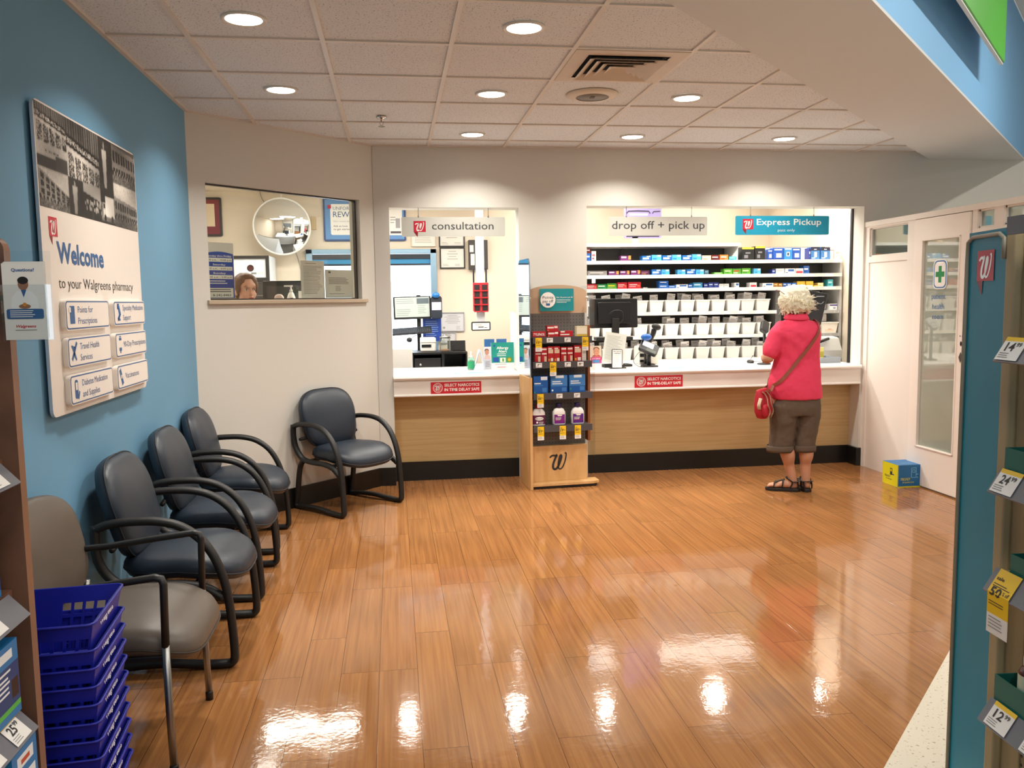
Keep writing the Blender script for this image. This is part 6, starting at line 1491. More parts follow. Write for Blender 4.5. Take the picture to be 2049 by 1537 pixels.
frame('lower black framed certificate of the two beside the drive-up window', .552, .845, 1.885, 2.13, '#161513', IV, seed=3)
frame('pale certificate with a round seal above the drive-up window', .228, .508, 2.14, 2.36, '#c9c2b2', IV, 'seal', .006, 5)
frame('silver framed certificate low on the far wall beside the computer', .545, .825, 1.155, 1.38, '#a5a5a8', pm('#d2d3d6', .5), 'gold', .010, 7)
frame('small plain certificate below the silver framed one', .53, .72, 1.02, 1.145, '#b5b5b5', pm('#d8d8d8', .5), 'diploma', .008, 9)
def wallposter(name, label, cat, x0, x1, z0, z1, fc, inner, deco):
    t = thing(name, label, cat, ((x0 + x1) / 2, 9.9, z0)); w, h = x1 - x0, z1 - z0
    mb = MB(); mb.prism(rrect(w, h, .02), 0, .025, 0, face_y(0, 0, h / 2)); mb.build('frame', pm(fc, .35), t)
    mb = MB(); deco(mb, face_y(0, -.0256, h / 2), w, h); mb.build('poster_print', inner, t)
def d_unf(mb, M, w, h):
    rect(mb, -w / 2 + .02, w / 2 - .02, -h / 2 + .02, h / 2 - .02, M, 0)
    p = rrect(w - .12, h - .14, .02, 4, .02, 0); mb.add([(x, y, .0005) for x, y in p], [tuple(range(len(p)))], 1, M)
    x0 = -w / 2 + .11
    rect(mb, x0 - .06, x0 - .02, h / 2 - .12, h / 2 - .08, M, 3, .001)
    letters(mb, 'UNFORGETTABLE', x0, h / 2 - .135, .038, M, 2, w=.44, bold=-.005, z=.001); letters(mb, 'REWARDS', x0, h / 2 - .215, .062, M, 2, w=.40, bold=.005, z=.001)
    letters(mb, 'Get rewarded', x0, h / 2 - .27, .018, M, 4, w=.2, bold=-.01, z=.001); letters(mb, 'Ask us how', x0, h / 2 - .325, .020, M, 5, w=.16, bold=.01, z=.001); letters(mb, 'to get started', x0, h / 2 - .36, .020, M, 5, w=.19, bold=.01, z=.001)
wallposter('rewards_poster', 'large blue framed rewards poster on the far pharmacy wall', 'poster', -.755, .17, 2.205, 2.69, '#1c3f78', [pm('#5d92cc', .45), WHITEG, BLUEINK, LOGORED, pm('#8a94a0', .5), pm('#4a5058', .5)], d_unf)
t = thing('wall_notice', 'white printed notice overlapping the blue framed poster', 'notice', (.055, 9.9, 2.27))
mb = MB(); mb.box(-.07, .07, -.032, -.028, 0, .24); mb.build('sheet', WHITEG, t)
mb = MB(); M = face_y(0, -.0326, 0); rect(mb, .0, .05, .08, .19, M, 0); rect(mb, -.06, .06, .02, .045, M, 1); lines(mb, -.06, .2, .06, 3, .03, .006, M, 1, 0, 2); mb.build('sheet_print', [pm('#a8a8ae', .5), pm('#55555c', .5)], t)
def d_red(mb, M, w, h):
    rect(mb, -w / 2 + .025, w / 2 - .025, -h / 2 + .025, h / 2 - .025, M, 0); rect(mb, -w / 2 + .05, w / 2 - .075, -h / 2 + .11, h / 2 - .07, M, 1, .0006)
    lines(mb, -w / 2 + .09, .02, .16, 3, .03, .005, M, 2, .001, 3)
wallposter('framed_certificate', 'red matted framed certificate at the edge of the angled window', 'framed certificate', -2.26, -1.862, 2.262, 2.69, '#2a2018', [pm('#7c1f28', .5), pm('#e8d6b6', .5), pm('#a89878', .5)], d_red)
t = thing('wall_thermostat', 'small beige thermostat on the far wall beside the round mirror', 'thermostat', (-.865, 9.9, 2.335))
mb = MB(); mb.box(-.028, .028, -.025, 0, 0, .14); mb.build('case', pm('#d2b98e', .5), t, bevel=.004)
t = thing('convex_mirror', 'round convex security mirror hanging in the pharmacy window', 'mirror', (-1.184, 9.62, 2.348))
RT = Matrix.Rotation(PI / 2 + .12, 4, 'X') @ Matrix.Rotation(0, 4, 'Z')
mb = MB(); R_, dp = .30, .085; Rs = (R_ * R_ + dp * dp) / (2 * dp)
pr = [(R_ * math.sin(PI / 2 * k / 16), Rs - 0) for k in range(17)]
prof = [(max(.001, R_ * k / 16), math.sqrt(Rs * Rs - (R_ * k / 16) ** 2) - (Rs - dp)) for k in range(17)][::-1]
mb.lathe(prof, 48, 0, RT, True, False); mb.build('mirror_dome', pm('#f4f6f8', .01, 1), t)
mb = MB(); mb.tube([RT @ Vector((.304 * math.cos(2 * PI * k / 48), .304 * math.sin(2 * PI * k / 48), 0)) for k in range(48)], .010, 8, closed=True); mb.build('rim', WHITEG, t)
mb = MB(); mb.lathe([(.29, -.005), (.2, -.02), (.03, -.03)], 32, 0, RT); mb.build('backing', WHITE, t)
mb = MB(); mb.tube([(0, .03, .0), (0, .04, .30), (0, .04, .552)], .009, 8); mb.build('hanger_rod', WHITE, t)
t = thing('wall_cable', 'thin grey cable running down the far wall past the round mirror', 'cable', (-1.45, 9.893, 2.9))
mb = MB(); mb.tube(crom([(0, 0, 0), (.02, 0, -.2), (.12, 0, -.34), (.22, 0, -.45), (.35, 0, -.75), (.42, 0, -1.0), (.41, 0, -1.3), (.40, 0, -2.0)], 6), .0035, 5); mb.build('cable', pm('#8a8580', .5), t)
# dark bordered display cabinet and the desk behind the angled window
t = thing('wall_unit', 'black bordered white medicine unit with a red round logo behind the pharmacist', 'unit', (-1.60, 9.3, 1.2))
mb = MB(); mb.box(-.5, .31, .0, .5, -.0, .815); mb.build('carcass', pm('#e8edf2', .4), t)
mb = MB()
for a, b, c, d in ((-.5, .31, .785, .815), (-.5, .31, .535, .585), (.275, .31, .585, .785), (-.5, -.47, .585, .785)): mb.box(a, b, -.02, 0, c, d)
mb.build('border', BLACK, t)
mb = MB(); mb.box(-.49, .30, -.018, 0, .02, .53); mb.build('lower_front', pm('#2c2a28', .45), t)
for i in range(4):
    mb = MB(); mb.box(-.47, .28, -.024, -.017, .06 + .11 * i, .07 + .11 * i); mb.build('shelf_edge', pm('#6a655e', .5), t)
mb = MB(); M = face_y(0, -.0012, .685); disc(mb, .115, .0, .036, M, 1); disc(mb, .115, 0, .028, M, 0, .0005); letters(mb, 'Walgreens', -.07, -.03, .05, M, 2, w=.4, align='r', bold=.02, shear=.3, z=.0005); rect(mb, .12, .175, -.065, -.045, M, 3); rect(mb, .19, .24, -.066, -.04, M, 4)
mb.build('front_print', [pm('#4a141c', .4), BLACK, pm('#c8202c', .5), pm('#8a8a8a', .5), pm('#d8d8d8', .5)], t)
t = thing('pharmacist_desk', 'white raised desk behind the angled pharmacy window', 'desk', (0, 0, 0))
mb = MB(); mb.prism([(-1.95, 7.08), (-.2, 7.16), (-.2, 7.95), (-1.95, 7.95)], 1.22, 1.25); mb.build('desk_top', WK, t)
mb = MB(); mb.box(-1.9, -.25, 7.7, 7.72, 0, 1.22); mb.build('back_panel', WK, t)
for x in (-1.93, -.25):
    mb = MB(); mb.box(x, x + .03, 7.2, 7.9, 0, 1.22); mb.build('side_panel', WK, t)
t = thing('pharmacy_monitor', 'black monitor back behind the pump bottle in the angled window', 'monitor', (-.94, 7.60, 1.25))
mb = MB(); mb.prism(rrect(.36, .34, .012), -.03, 0, 0, face_y(0, 0, .285)); mb.build('back_shell', BLACK, t, bevel=.004)
mb = MB(); mb.prism(rrect(.29, .27, .01), 0, .012, 0, face_y(0, -.0, .275)); mb.build('rear_panel', pm('#34322f', .35), t)
mb = MB(); mb.box(-.03, .03, .02, .06, 0, .3); mb.box(-.1, .1, -.05, .1, 0, .015); mb.build('stand', BLACKM, t)
def deskitem(name, label, cat, x, y, build):
    t = thing(name, label, cat, (x, y, 1.25)); build(t)
def pumpb(t):
    mb = MB(); mb.lathe([(.034, 0), (.036, .01), (.036, .30), (.022, .34), (.014, .35)], 20); mb.build('bottle_body', WHITEG, t)
    mb = MB(); mb.lathe([(.013, .35), (.013, .37), (.006, .372), (.006, .40)], 12); mb.box(-.055, .012, -.010, .010, .395, .408); mb.build('pump', WHITEG, t)
    mb = MB(); M = face_y(0, -.0368, .25); rect(mb, -.02, -.008, .02, .05, M, 0); lines(mb, -.002, .05, .02, 4, .01, .004, M, 1, 0, 2); mb.build('label_print', [LOGORED, BLUEINK], t)
deskitem('pump_bottle', 'white pump bottle on the ledge of the angled pharmacy window', 'bottle', -.835, 7.22, pumpb)
def papers(t):
    mb = MB(); mb.box(-.06, .12, 0, .12, 0, .36); mb.box(-.07, .11, -.01, .0, .022, .345, 0, Matrix.Rotation(.15, 4, 'Y')); mb.build('folder', WHITEG, t)
    mb = MB(); M = face_y(0, -.0112, .3); rect(mb, .03, .07, .0, .03, M, 0); rect(mb, -.03, .01, -.05, .03, M, 1); rect(mb, .05, .10, -.06, -.01, M, 2); mb.build('folder_print', [pm('#e0a030', .5), pm('#b8bcc4', .5), pm('#6a96b4', .5)], t)
deskitem('paper_pile', 'upright pile of white papers with an orange mark in the angled window', 'papers', -.72, 7.26, papers)
def roll(t):
    mb = MB(); mb.lathe([(.02, -.03), (.036, -.03), (.036, .03), (.02, .03)], 20, 0, Matrix.Translation((0, .03, .30)) @ Matrix.Rotation(PI / 2, 4, 'X')); mb.build('tape', pm('#e8cfc4', .5), t)
    mb = MB(); mb.box(-.03, .03, .01, .05, 0, .265); mb.build('block', WHITE, t)
deskitem('tape_roll', 'pale roll of tape beside the pump bottle in the angled window', 'tape', -.94, 7.24, roll)
# notices on the angled window
def wnotice(name, label, cat, x0, x1, z0, z1, draw, mats, y=.068):
    t = thing(name, label, cat); t.matrix_world = DM @ Matrix.Translation(((x0 + x1) / 2, y, z0)); w, h = x1 - x0, z1 - z0
    mb = MB(); mb.box(-w / 2, w / 2, 0, .0015, 0, h); mb.build('sheet', mats[0], t)
    mb = MB(); draw(mb, face_y(0, -.0006, 0), w, h); mb.build('sheet_print', mats[1:], t)
NT = pm('#efece0', .6)
def d_n1(mb, M, w, h): lines(mb, -w * .3, h * .92, w * .6, 1, .01, .004, M, 0, 0, 1); lines(mb, -w * .4, h * .85, w * .8, 22, h * .035, .003, M, 0, 0, 2)
def d_n2(mb, M, w, h): rect(mb, -w * .38, -w * .30, h * .88, h * .94, M, 1); lines(mb, -w * .38, h * .70, w * .8, 5, h * .05, .0035, M, 0, 0, 3); lines(mb, -w * .15, h * .4, w * .25, 4, h * .05, .003, M, 0, 0, 4); lines(mb, -w * .36, h * .14, w * .6, 1, .01, .003, M, 0, 0, 5)
wnotice('window_notice', 'tall pale notice of small print taped inside the angled window', 'notice', .94, 1.165, 1.546, 1.825, d_n1, [NT, pm('#8f8c80', .6)])
wnotice('window_notice', 'lower pale notice with a small flag mark taped inside the angled window corner', 'notice', 1.17, 1.455, 1.546, 1.762, d_n2, [NT, pm('#6f6c62', .6), INK])
def d_hr(mb, M, w, h):
    rect(mb, -w / 2 + .006, w / 2 - .004, .004, h * .80, M, 0)
    mb.add([(-w / 2 + .006, h * .80, 0)] + [(-w / 2 + .006 + (w - .01) * k / 8, h * (.80 + .04 * math.sin(PI * k / 8)), 0) for k in range(9)] + [(w / 2 - .004, h * .80, 0)], [tuple(range(10, -1, -1))], 0, M)
    z = h * .745
    for a, b in (('Monday thru Friday', '8:00 a.m. - 10:00 p.m.'), ('Saturday', '9:00 a.m. - 6:00 p.m.'), ('Sunday', '10:00 a.m. - 5:00 p.m.')):
        letters(mb, a, 0, z, h * .032, M, 1, w=w * (.85 if len(a) > 9 else .42), align='c', bold=.015, z=.0006)
        rect(mb, -w / 2 + .012, w / 2 - .014, z - h * .088, z - h * .02, M, 2, .0004); letters(mb, b, 0, z - h * .07, h * .030, M, 3, w=w * .86, align='c', bold=.01, z=.0008); z -= h * .152
    lines(mb, -w * .36, z + h * .02, w * .7, 2, h * .04, h * .014, M, 1, .0006, 3)
    rect(mb, -w / 2 + .012, w / 2 - .014, h * .02, h * .19, M, 2, .0004); lines(mb, -w * .40, h * .155, w * .8, 2, h * .035, h * .014, M, 3, .0008, 6); letters(mb, '8-242-8483', w * .05, h * .045, h * .036, M, 3, w=w * .6, align='c', bold=.012, z=.0008)
wnotice('hours_notice', 'blue and white opening hours notice at the edge of the angled window', 'notice', .132, .365, 1.546, 1.925, d_hr, [pm('#dcd6c8', .5), pm('#2444a0', .45), WHITE, pm('#efece0', .5), INK])

# ------------------------------------------------------------------ people
def limb(mb, pts, rad, n=14, k=5):
    P = crom(pts, k); m_ = len(P); r = []
    for i in range(m_):
        u = i / k; a = min(int(u), len(rad) - 1); b = min(a + 1, len(rad) - 1); f = u - a; f = f * f * (3 - 2 * f)
        r.append(rad[a] * (1 - f) + rad[b] * f)
    mb.tube(P, r, n)
    mb.ell(P[0], (r[0],) * 3, n=12, k=8); mb.ell(P[-1], (r[-1],) * 3, n=12, k=8)
def loft(mb, secs, n=28, e=2.3):
    """secs: (cx, cy, cz, rx, ry[, tilt about x]) rings, bottom to top"""
    S_ = [Vector(s[:5]) for s in secs]; out = []
    k = 4
    for i in range(len(S_) - 1):
        a, b, c, d = S_[max(i - 1, 0)], S_[i], S_[i + 1], S_[min(i + 2, len(S_) - 1)]
        for j in range(k):
            t = j / k; out.append(.5 * ((2 * b) + (c - a) * t + (2 * a - 5 * b + 4 * c - d) * t * t + (3 * b - a - 3 * c + d) * t ** 3))
    out.append(S_[-1])
    mb.rings([[(q[0] + x, q[1] + y, q[2]) for x, y in sup(2 * q[3], 2 * q[4], e, n)] for q in out])
def head_shape(mb, C, T):
    """T: rotation (face towards +Y before it); C: head centre at eye height"""
    M = Matrix.Translation(C) @ T.to_4x4()
    mb.ell((0, -.014, .032), (.074, .092, .080), M=M); mb.ell((0, .022, -.030), (.058, .060, .080), M=M); mb.ell((0, .050, -.088), (.030, .028, .024), M=M)
    mb.ell((-.034, .040, -.032), (.024, .030, .032), M=M); mb.ell((.034, .040, -.032), (.024, .030, .032), M=M)
    mb.ell((0, .078, .030), (.045, .016, .018), M=M)
    mb.tube([M @ Vector(p) for p in ((0, .085, .014), (0, .092, -.012), (0, .101, -.029), (0, .092, -.038))], [.006, .007, .0095, .007], 10)
    mb.ell((-.010, .091, -.034), (.0065, .008, .006), M=M); mb.ell((.010, .091, -.034), (.0065, .008, .006), M=M)
    mb.ell((0, .086, -.058), (.024, .009, .0065), M=M); mb.ell((0, .084, -.069), (.021, .010, .007), M=M)
    for s in (-1, 1): mb.ell((s * .075, -.012, -.012), (.009, .020, .031), M=M); mb.ell((s * .074, -.006, -.034), (.008, .010, .010), M=M)
    return M
def face_parts(parent, M, brow, lip):
    mb = MB()
    for s in (-1, 1):
        eye = MB(); eye.ell((s * .031, .071, .006), (.0125, .0125, .0105), M=M); e_ = eye.build('eye', pm('#d9d0c8', .25), parent)
        ir = MB(); ir.ell((s * .032, .0815, .005), (.0058, .003, .0058), M=M); ir.build('iris', pm('#33281f', .15), e_)
        br = MB(); br.tube([M @ Vector(p) for p in ((s * .014, .087, .025), (s * .032, .086, .031), (s * .050, .072, .026))], [.003, .0035, .0018], 6); br.build('eyebrow', pm(brow, .8), parent)
        ld = MB(); ld.tube([M @ Vector(p) for p in ((s * .019, .079, .009), (s * .031, .084, .016), (s * .044, .073, .010))], [.0025, .003, .0022], 6); ld.build('eyelid', pm('#9a624e', .6), parent)
    mb.ell((0, .0925, -.059), (.021, .004, .0045), M=M); mb.ell((0, .092, -.067), (.018, .0045, .005), M=M); mb.build('lips', pm(lip, .45), parent)
def hand(mb, W_, fwd, side, up, s=1, curl=.5):
    """palm plus five fingers; W_ wrist, fwd along the palm, side towards the thumb, up out of the back of the hand"""
    fwd, side, up = Vector(fwd).normalized(), Vector(side).normalized(), Vector(up).normalized(); W_ = Vector(W_)
    for t_ in (0, .03, .06, .082): mb.ell(W_ + fwd * (t_ * s), (.030 * s if t_ else .024, .030 * s if t_ else .024, .016 * s), rot=Matrix((side, fwd, up)).transposed(), n=12, k=8)
    for i, (o, L_) in enumerate(((.027, .068), (.009, .076), (-.009, .071), (-.026, .056))):
        b = W_ + fwd * .080 * s + side * o * s; p = [b]; a = 0
        for j, q in enumerate((.42, .32, .26)):
            a += curl * (.5 + .5 * j); p.append(p[-1] + (fwd * math.cos(a) - up * math.sin(a)) * L_ * q * s)
        limb(mb, p, [.0095 * s, .009 * s, .008 * s, .007 * s], 8, 3)
    b = W_ + fwd * .025 * s + side * .026 * s
    limb(mb, [b, b + (fwd * .6 + side * .8) * .032 * s, b + (fwd * .95 + side * .5 - up * .25) * .062 * s, b + (fwd * 1.0 + side * .25 - up * .4) * .082 * s], [.013 * s, .0115 * s, .010 * s, .008 * s], 8, 3)

# --- the woman at the counter
SKIN = pm('#c08a6c', .5, var=.06, vscale=12)
wm = thing('person', 'white haired person in a bright pink shirt and brown capri trousers standing at the counter', 'person', (3.06, 6.10, 0))
FEET = [((.02, -.035), 1.12, -1), ((.078, -.075), -.10, 1)]      # heel, turn, side
def footM(h, a): return Matrix.Translation((h[0], h[1], 0)) @ Matrix.Rotation(a, 4, 'Z')
mb = MB()
for h, a, s in FEET:
    F = footM(h, a)
    mb.ell((0, .035, .055), (.030, .042, .036), M=F); mb.ell((0, .10, .052), (.036, .075, .030), M=F); mb.ell((0, .175, .042), (.042, .055, .020), M=F)
    for i in range(5): mb.ell((s * -1 * (-.030 + .0155 * i), .222 - .007 * i * i * .5, .037), (.0095 - .0005 * i, .016, .010), M=F)
    ank = F @ Vector((0, .045, .10))
    kn = Vector((-.105, .02, .47)) if s < 0 else Vector((.075, .0, .47))
    mid = ank.lerp(kn, .55) + Vector((0, -.022, 0))
    limb(mb, [F @ Vector((0, .05, .05)), ank, ank.lerp(kn, .28), mid, kn, Vector((-.10 if s < 0 else .10, .02, .80))], [.034, .034, .040, .056, .056, .09], 16)
loft(mb, [(0, .01, .74, .15, .10), (0, .01, .90, .165, .11), (0, .01, 1.05, .14, .10), (0, .0, 1.2, .13, .085), (0, -.01, 1.27, .10, .06), (0, -.01, 1.33, .055, .05)])
RH = Matrix.Rotation(.32, 3, 'Z') @ Matrix.Rotation(-.12, 3, 'X')
HC = Vector((-.012, .045, 1.462))
limb(mb, [(-.002, -.012, 1.27), (-.004, .0, 1.36), (-.008, .025, 1.41)], [.07, .056, .056], 16)
HM = head_shape(mb, HC, RH)
limb(mb, [(-.15, -.014, 1.24), (-.198, -.02, 1.15), (-.238, -.025, 1.045)], [.04, .044, .040]); limb(mb, [(-.238, -.025, 1.045), (-.20, .09, 1.035), (-.12, .20, 1.055), (-.085, .225, 1.06)], [.041, .042, .030, .024])
limb(mb, [(.140, .01, 1.23), (.163, .08, 1.15), (.155, .13, 1.06)], [.038, .045, .038]); limb(mb, [(.155, .13, 1.06), (.09, .20, 1.07), (.0, .245, 1.095), (-.02, .25, 1.10)], [.039, .040, .029, .024])
hand(mb, (-.085, .225, 1.06), (.75, .55, .1), (-.3, .4, .85), (-.5, .8, -.2), .95, .55); hand(mb, (-.02, .25, 1.10), (-.85, .45, .1), (.1, .1, 1), (.5, .85, .0), .95, .55)
as_obj(remeshed(mb, .0065, 3), 'body', SKIN, wm)
face_parts(wm, HM, '#cfc6b0', '#b06a60')
def noisy(me, amp, sc, seed=0, axis=None):
    for v in me.vertices:
        p = v.co * sc + Vector((seed, 0, 0)); d = noise.noise(p) + .5 * noise.noise(p * 2.1)
        v.co += v.normal * d * amp
SHIRT = [(.010, .003, .722, .196, .134), (-.006, .003, .80, .203, .140), (-.010, .0, .88, .200, .132), (.0, .0, .96, .184, .122), (.005, .0, 1.04, .172, .115), (.004, -.006, 1.14, .170, .116), (-.002, -.012, 1.22, .176, .112), (-.004, -.014, 1.275, .170, .092), (-.004, -.010, 1.312, .125, .070), (-.005, -.004, 1.345, .072, .062), (-.006, .002, 1.372, .064, .060)]
mb = MB(); loft(mb, SHIRT, 36, 2.35)
limb(mb, [(-.125, -.014, 1.268), (-.172, -.018, 1.21), (-.206, -.022, 1.13), (-.222, -.024, 1.09)], [.062, .066, .064, .060], 18)
limb(mb, [(.122, -.004, 1.268), (.152, .03, 1.20), (.163, .085, 1.125), (.165, .10, 1.10)], [.056, .060, .058, .055], 18)
me = remeshed(mb, .008, 8); noisy(me, .0035, 9, 3); noisy(me, .0022, 26, 1)
for v in me.vertices:   # drape folds at the sides, running from the sleeve across the back
    x, y, z = v.co
    if y < .05 and .8 < z < 1.25: v.co.y += .004 * math.sin((z * 1.2 + x * .9) * 46) * math.exp(-((x + .10) / .10) ** 2) * (z - .8) * 2
PINK = pm('#e23a5c', .8, bump=.25, bscale=500)
sh = as_obj(me, 'polo_shirt', PINK, wm)
mb = MB()
P = [(-.006 + .076 * math.cos(a), .0 + .068 * math.sin(a), 1.362 + .010 * math.sin(a)) for a in [2 * PI * k / 28 for k in range(28)]]
rgs = []
for dz, dr in ((.020, -.010), (.022, -.004), (.008, .006), (-.020, .020), (-.023, .018), (.0, .0)):
    rgs.append([((x + .006) * (1 + dr / .076) - .006, y * (1 + dr / .068), z + dz) for x, y, z in P])
mb.rings(rgs, cap=False); mb.build('collar', PINK, sh, solid=.002)
KH = pm('#5a4a3c', .85, bump=.2, bscale=400)
mb = MB()
loft(mb, [(.004, .0, .60, .188, .116), (.006, -.002, .68, .188, .122), (.004, -.0, .76, .172, .112), (.0, .0, .84, .155, .10)], 30, 2.5)
loft(mb, [(-.117, .005, .318, .096, .084), (-.112, .005, .36, .092, .082), (-.105, .0, .46, .092, .086), (-.098, -.002, .56, .098, .098), (-.092, .0, .68, .098, .108)], 24, 2.3)
loft(mb, [(.068, -.01, .318, .086, .082), (.070, -.01, .36, .084, .080), (.082, -.008, .46, .088, .086), (.092, -.004, .56, .096, .098), (.098, .0, .68, .096, .108)], 24, 2.3)
me = remeshed(mb, .008, 5); noisy(me, .004, 11, 8); noisy(me, .002, 30, 4)
tr = as_obj(me, 'capri_trousers', KH, wm)
for c, rx, ry in (((-.117, .005), .099, .087), ((.068, -.01), .089, .085)):
    mb = MB(); rg = []
    for z, k in ((.316, .97), (.314, 1.0), (.33, 1.02), (.355, 1.02), (.362, .98)): rg.append([(c[0] + x, c[1] + y, z) for x, y in sup(2 * rx * k, 2 * ry * k, 2.3, 28)])
    mb.rings(rg, cap=False); mb.build('cuff', KH, tr, solid=.003)
SAND = pm('#1c1714', .6)
for h, a, s in FEET:
    F = footM(h, a); mb = MB()
    out = [(-.030, .0), (-.036, .04), (-.034, .10), (-.044, .17), (-.040, .215), (-.018, .245), (.012, .248), (.034, .232), (.046, .19), (.042, .13), (.034, .08), (.036, .03), (.028, -.008), (.0, -.018)]
    out = [(x * s * -1, y) for x, y in out]
    if s > 0: out = out[::-1]
    mb.prism(out, .0, .027, 0, F); sd = mb.build('sandal', SAND, wm, bevel=.006)
    for pth in ([(-.040, .185, .03), (-.030, .178, .062), (0, .175, .070), (.032, .168, .06), (.042, .165, .03)], [(-.036, .12, .03), (-.032, .115, .072), (0, .112, .088), (.032, .108, .072), (.037, .105, .03)], [(-.034, .06, .03), (-.040, .045, .075), (-.036, .075, .098), (0, .092, .104), (.036, .075, .098), (.040, .045, .075), (.034, .06, .03)], [(-.036, .045, .078), (-.036, .008, .082), (0, -.010, .086), (.036, .008, .082), (.036, .045, .078)], [(-.03, .0, .028), (-.032, .002, .055), (-.03, .006, .08)], [(.03, .0, .028), (.032, .002, .055), (.03, .006, .08)], [(-.02, .18, .068), (-.005, .15, .078), (.0, .11, .09)]):
        mb = MB(); mb.tube([F @ p for p in crom(pth, 5)], .0035, 8, ry=.011); mb.build('strap', SAND, sd)
# hair: a soft mass with loose locks
HAIR = pm('#e3dcc4', .75, bump=.4, bscale=220, var=.08, vscale=40)
mb = MB(); rr = random.Random(4)
for c, r in (((0, -.024, .045), (.106, .114, .090)), ((-.085, -.01, .01), (.045, .07, .07)), ((-.07, -.03, -.012), (.050, .075, .062)), ((.07, -.035, -.012), (.060, .075, .062)), ((0, -.085, -.03), (.085, .040, .058)), ((0, .06, .085), (.065, .04, .035)), ((.03, -.05, .095), (.06, .06, .035))): mb.ell(c, r, M=HM)
for k in range(520):
    th = rr.uniform(0, 2 * PI); z0 = rr.uniform(-.055, .13)
    q = math.sqrt(max(.05, 1 - ((z0 - .03) / .112) ** 2)); d = Vector((math.cos(th), math.sin(th), 0))
    if d.y > .55 and z0 < .07: continue
    b = Vector((.094 * q * d.x, -.022 + .104 * q * d.y, z0)); tg = Vector((-d.y, d.x, 0)) * rr.uniform(-1, 1); L_ = rr.uniform(.035, .075)
    p1 = b + d * .008 + tg * .012 + Vector((0, 0, -.3 * L_)); p2 = b + d * rr.uniform(.004, .022) + tg * .028 + Vector((0, 0, -L_)); p3 = p2 + d * rr.uniform(.0, .018) + tg * .012 + Vector((0, 0, rr.uniform(-.012, .008)))
    if p3.z < -.095: continue
    mb.tube([HM @ b, HM @ p1, HM @ p2, HM @ p3], [.0095, .0085, .0065, .002], 6)
me = remeshed(mb, .0042, 1, .3); noisy(me, .0035, 38, 2); noisy(me, .0018, 95, 6)
hr = as_obj(me, 'hair', HAIR, wm)
mb = MB()
for k in range(170):
    th = rr.uniform(PI * .95, PI * 2.05) + rr.uniform(-.5, .5); d = Vector((math.cos(th), math.sin(th), 0)); z0 = rr.uniform(-.06, .05)
    b = Vector((.10 * d.x, -.022 + .108 * d.y, z0)); p = [b, b + d * .016 + Vector((0, 0, -.012)), b + d * rr.uniform(.025, .06) + Vector((rr.uniform(-.01, .01), 0, rr.uniform(-.03, .004)))]
    mb.tube([HM @ q for q in crom(p, 4)], [.0022, .0022, .002, .002, .0018, .0016, .0014, .001, .0005], 4)
tag(mb.build('flyaway_strands', HAIR, hr), kind='stuff')
mb = MB(); mb.tube([HM @ Vector(p) for p in ((-.108, .06, .105), (-.112, .02, .095), (-.112, -.03, .062), (-.106, -.05, .03))], .0032, 6); mb.build('glasses', pm('#7a2f2a', .3), wm)
# --- her shoulder bag
bg = thing('shoulder_bag', 'red and tan shoulder bag hanging at the hip of the person in pink', 'bag', (3.06, 6.10, 0))
RBAG = pm('#b0182c', .7, bump=.3, bscale=300); TAN = pm('#a58a6a', .75, bump=.3, bscale=300)
BMx = Matrix.Translation((-.262, -.03, .585)) @ Matrix.Rotation(-.12, 4, 'Y') @ Matrix.Rotation(.55, 4, 'Z')
mb = MB(); mb.rings([[(x, y, z) for x, y in sup(.17 * s, .10 * t_, 2.6, 28)] for z, s, t_ in ((0, .5, .5), (.012, .85, .85), (.06, 1.02, 1.05), (.12, 1.0, 1.0), (.18, .88, .72), (.215, .78, .42), (.225, .72, .3))], 0, BMx)
mb.build('pouch', RBAG, bg)
mb = MB(); mb.rings([[(x - .045, y - .052, z) for x, y in sup(.075 * s, .05 * t_, 2.6, 20)] for z, s, t_ in ((.02, .6, .6), (.035, 1, 1), (.09, 1, 1), (.115, .8, .5))], 0, BMx); mb.build('front_pocket', RBAG, bg)
for x in (-.018, -.060):
    mb = MB(); mb.tube([BMx @ p for p in crom([(x - .0, -.062, .01), (x + .012, -.085, .06), (x + .0, -.082, .115), (x + .028, -.058, .165), (x + .02, -.03, .21)], 6)], .003, 8, ry=.012); mb.build('tan_band', TAN, bg)
mb = MB(); mb.tube([BMx @ p for p in crom([(-.085, -.02, .085), (-.10, -.03, .12), (-.07, -.03, .165)], 5)], .005, 8, ry=.013); mb.build('tan_flap', pm('#c9b498', .7), bg)
def shirt_at(x, z):
    for i in range(len(SHIRT) - 1):
        a, b = SHIRT[i], SHIRT[i + 1]
        if a[2] <= z <= b[2]:
            f = (z - a[2]) / (b[2] - a[2]); q = [a[k] + (b[k] - a[k]) * f for k in range(5)]; break
    else: q = SHIRT[0] if z < SHIRT[0][2] else SHIRT[-1]
    u = min(.985, abs((x - q[0]) / q[3])); return q[1], q[4] * (1 - u ** 2.35) ** (1 / 2.35)
pts = []
for k in range(25):
    u = k / 24; x = -.205 + .355 * u; z = .835 + .435 * u ** 1.02; cy_, ry_ = shirt_at(x, z); pts.append(Vector((x, cy_ - ry_ - .012, z)))
pts += [Vector((.148, -.055, 1.312)), Vector((.140, -.01, 1.330)), Vector((.136, .04, 1.305))]
for k in range(11):
    u = 1 - k / 10; x = -.21 + .34 * u; z = .82 + .42 * u; cy_, ry_ = shirt_at(x, z); pts.append(Vector((x, cy_ + ry_ + .014, z)))
pts += [Vector((-.245, .04, .80)), Vector((-.25, -.03, .79)), Vector((-.235, -.07, .80))]
mb = MB(); vs = []
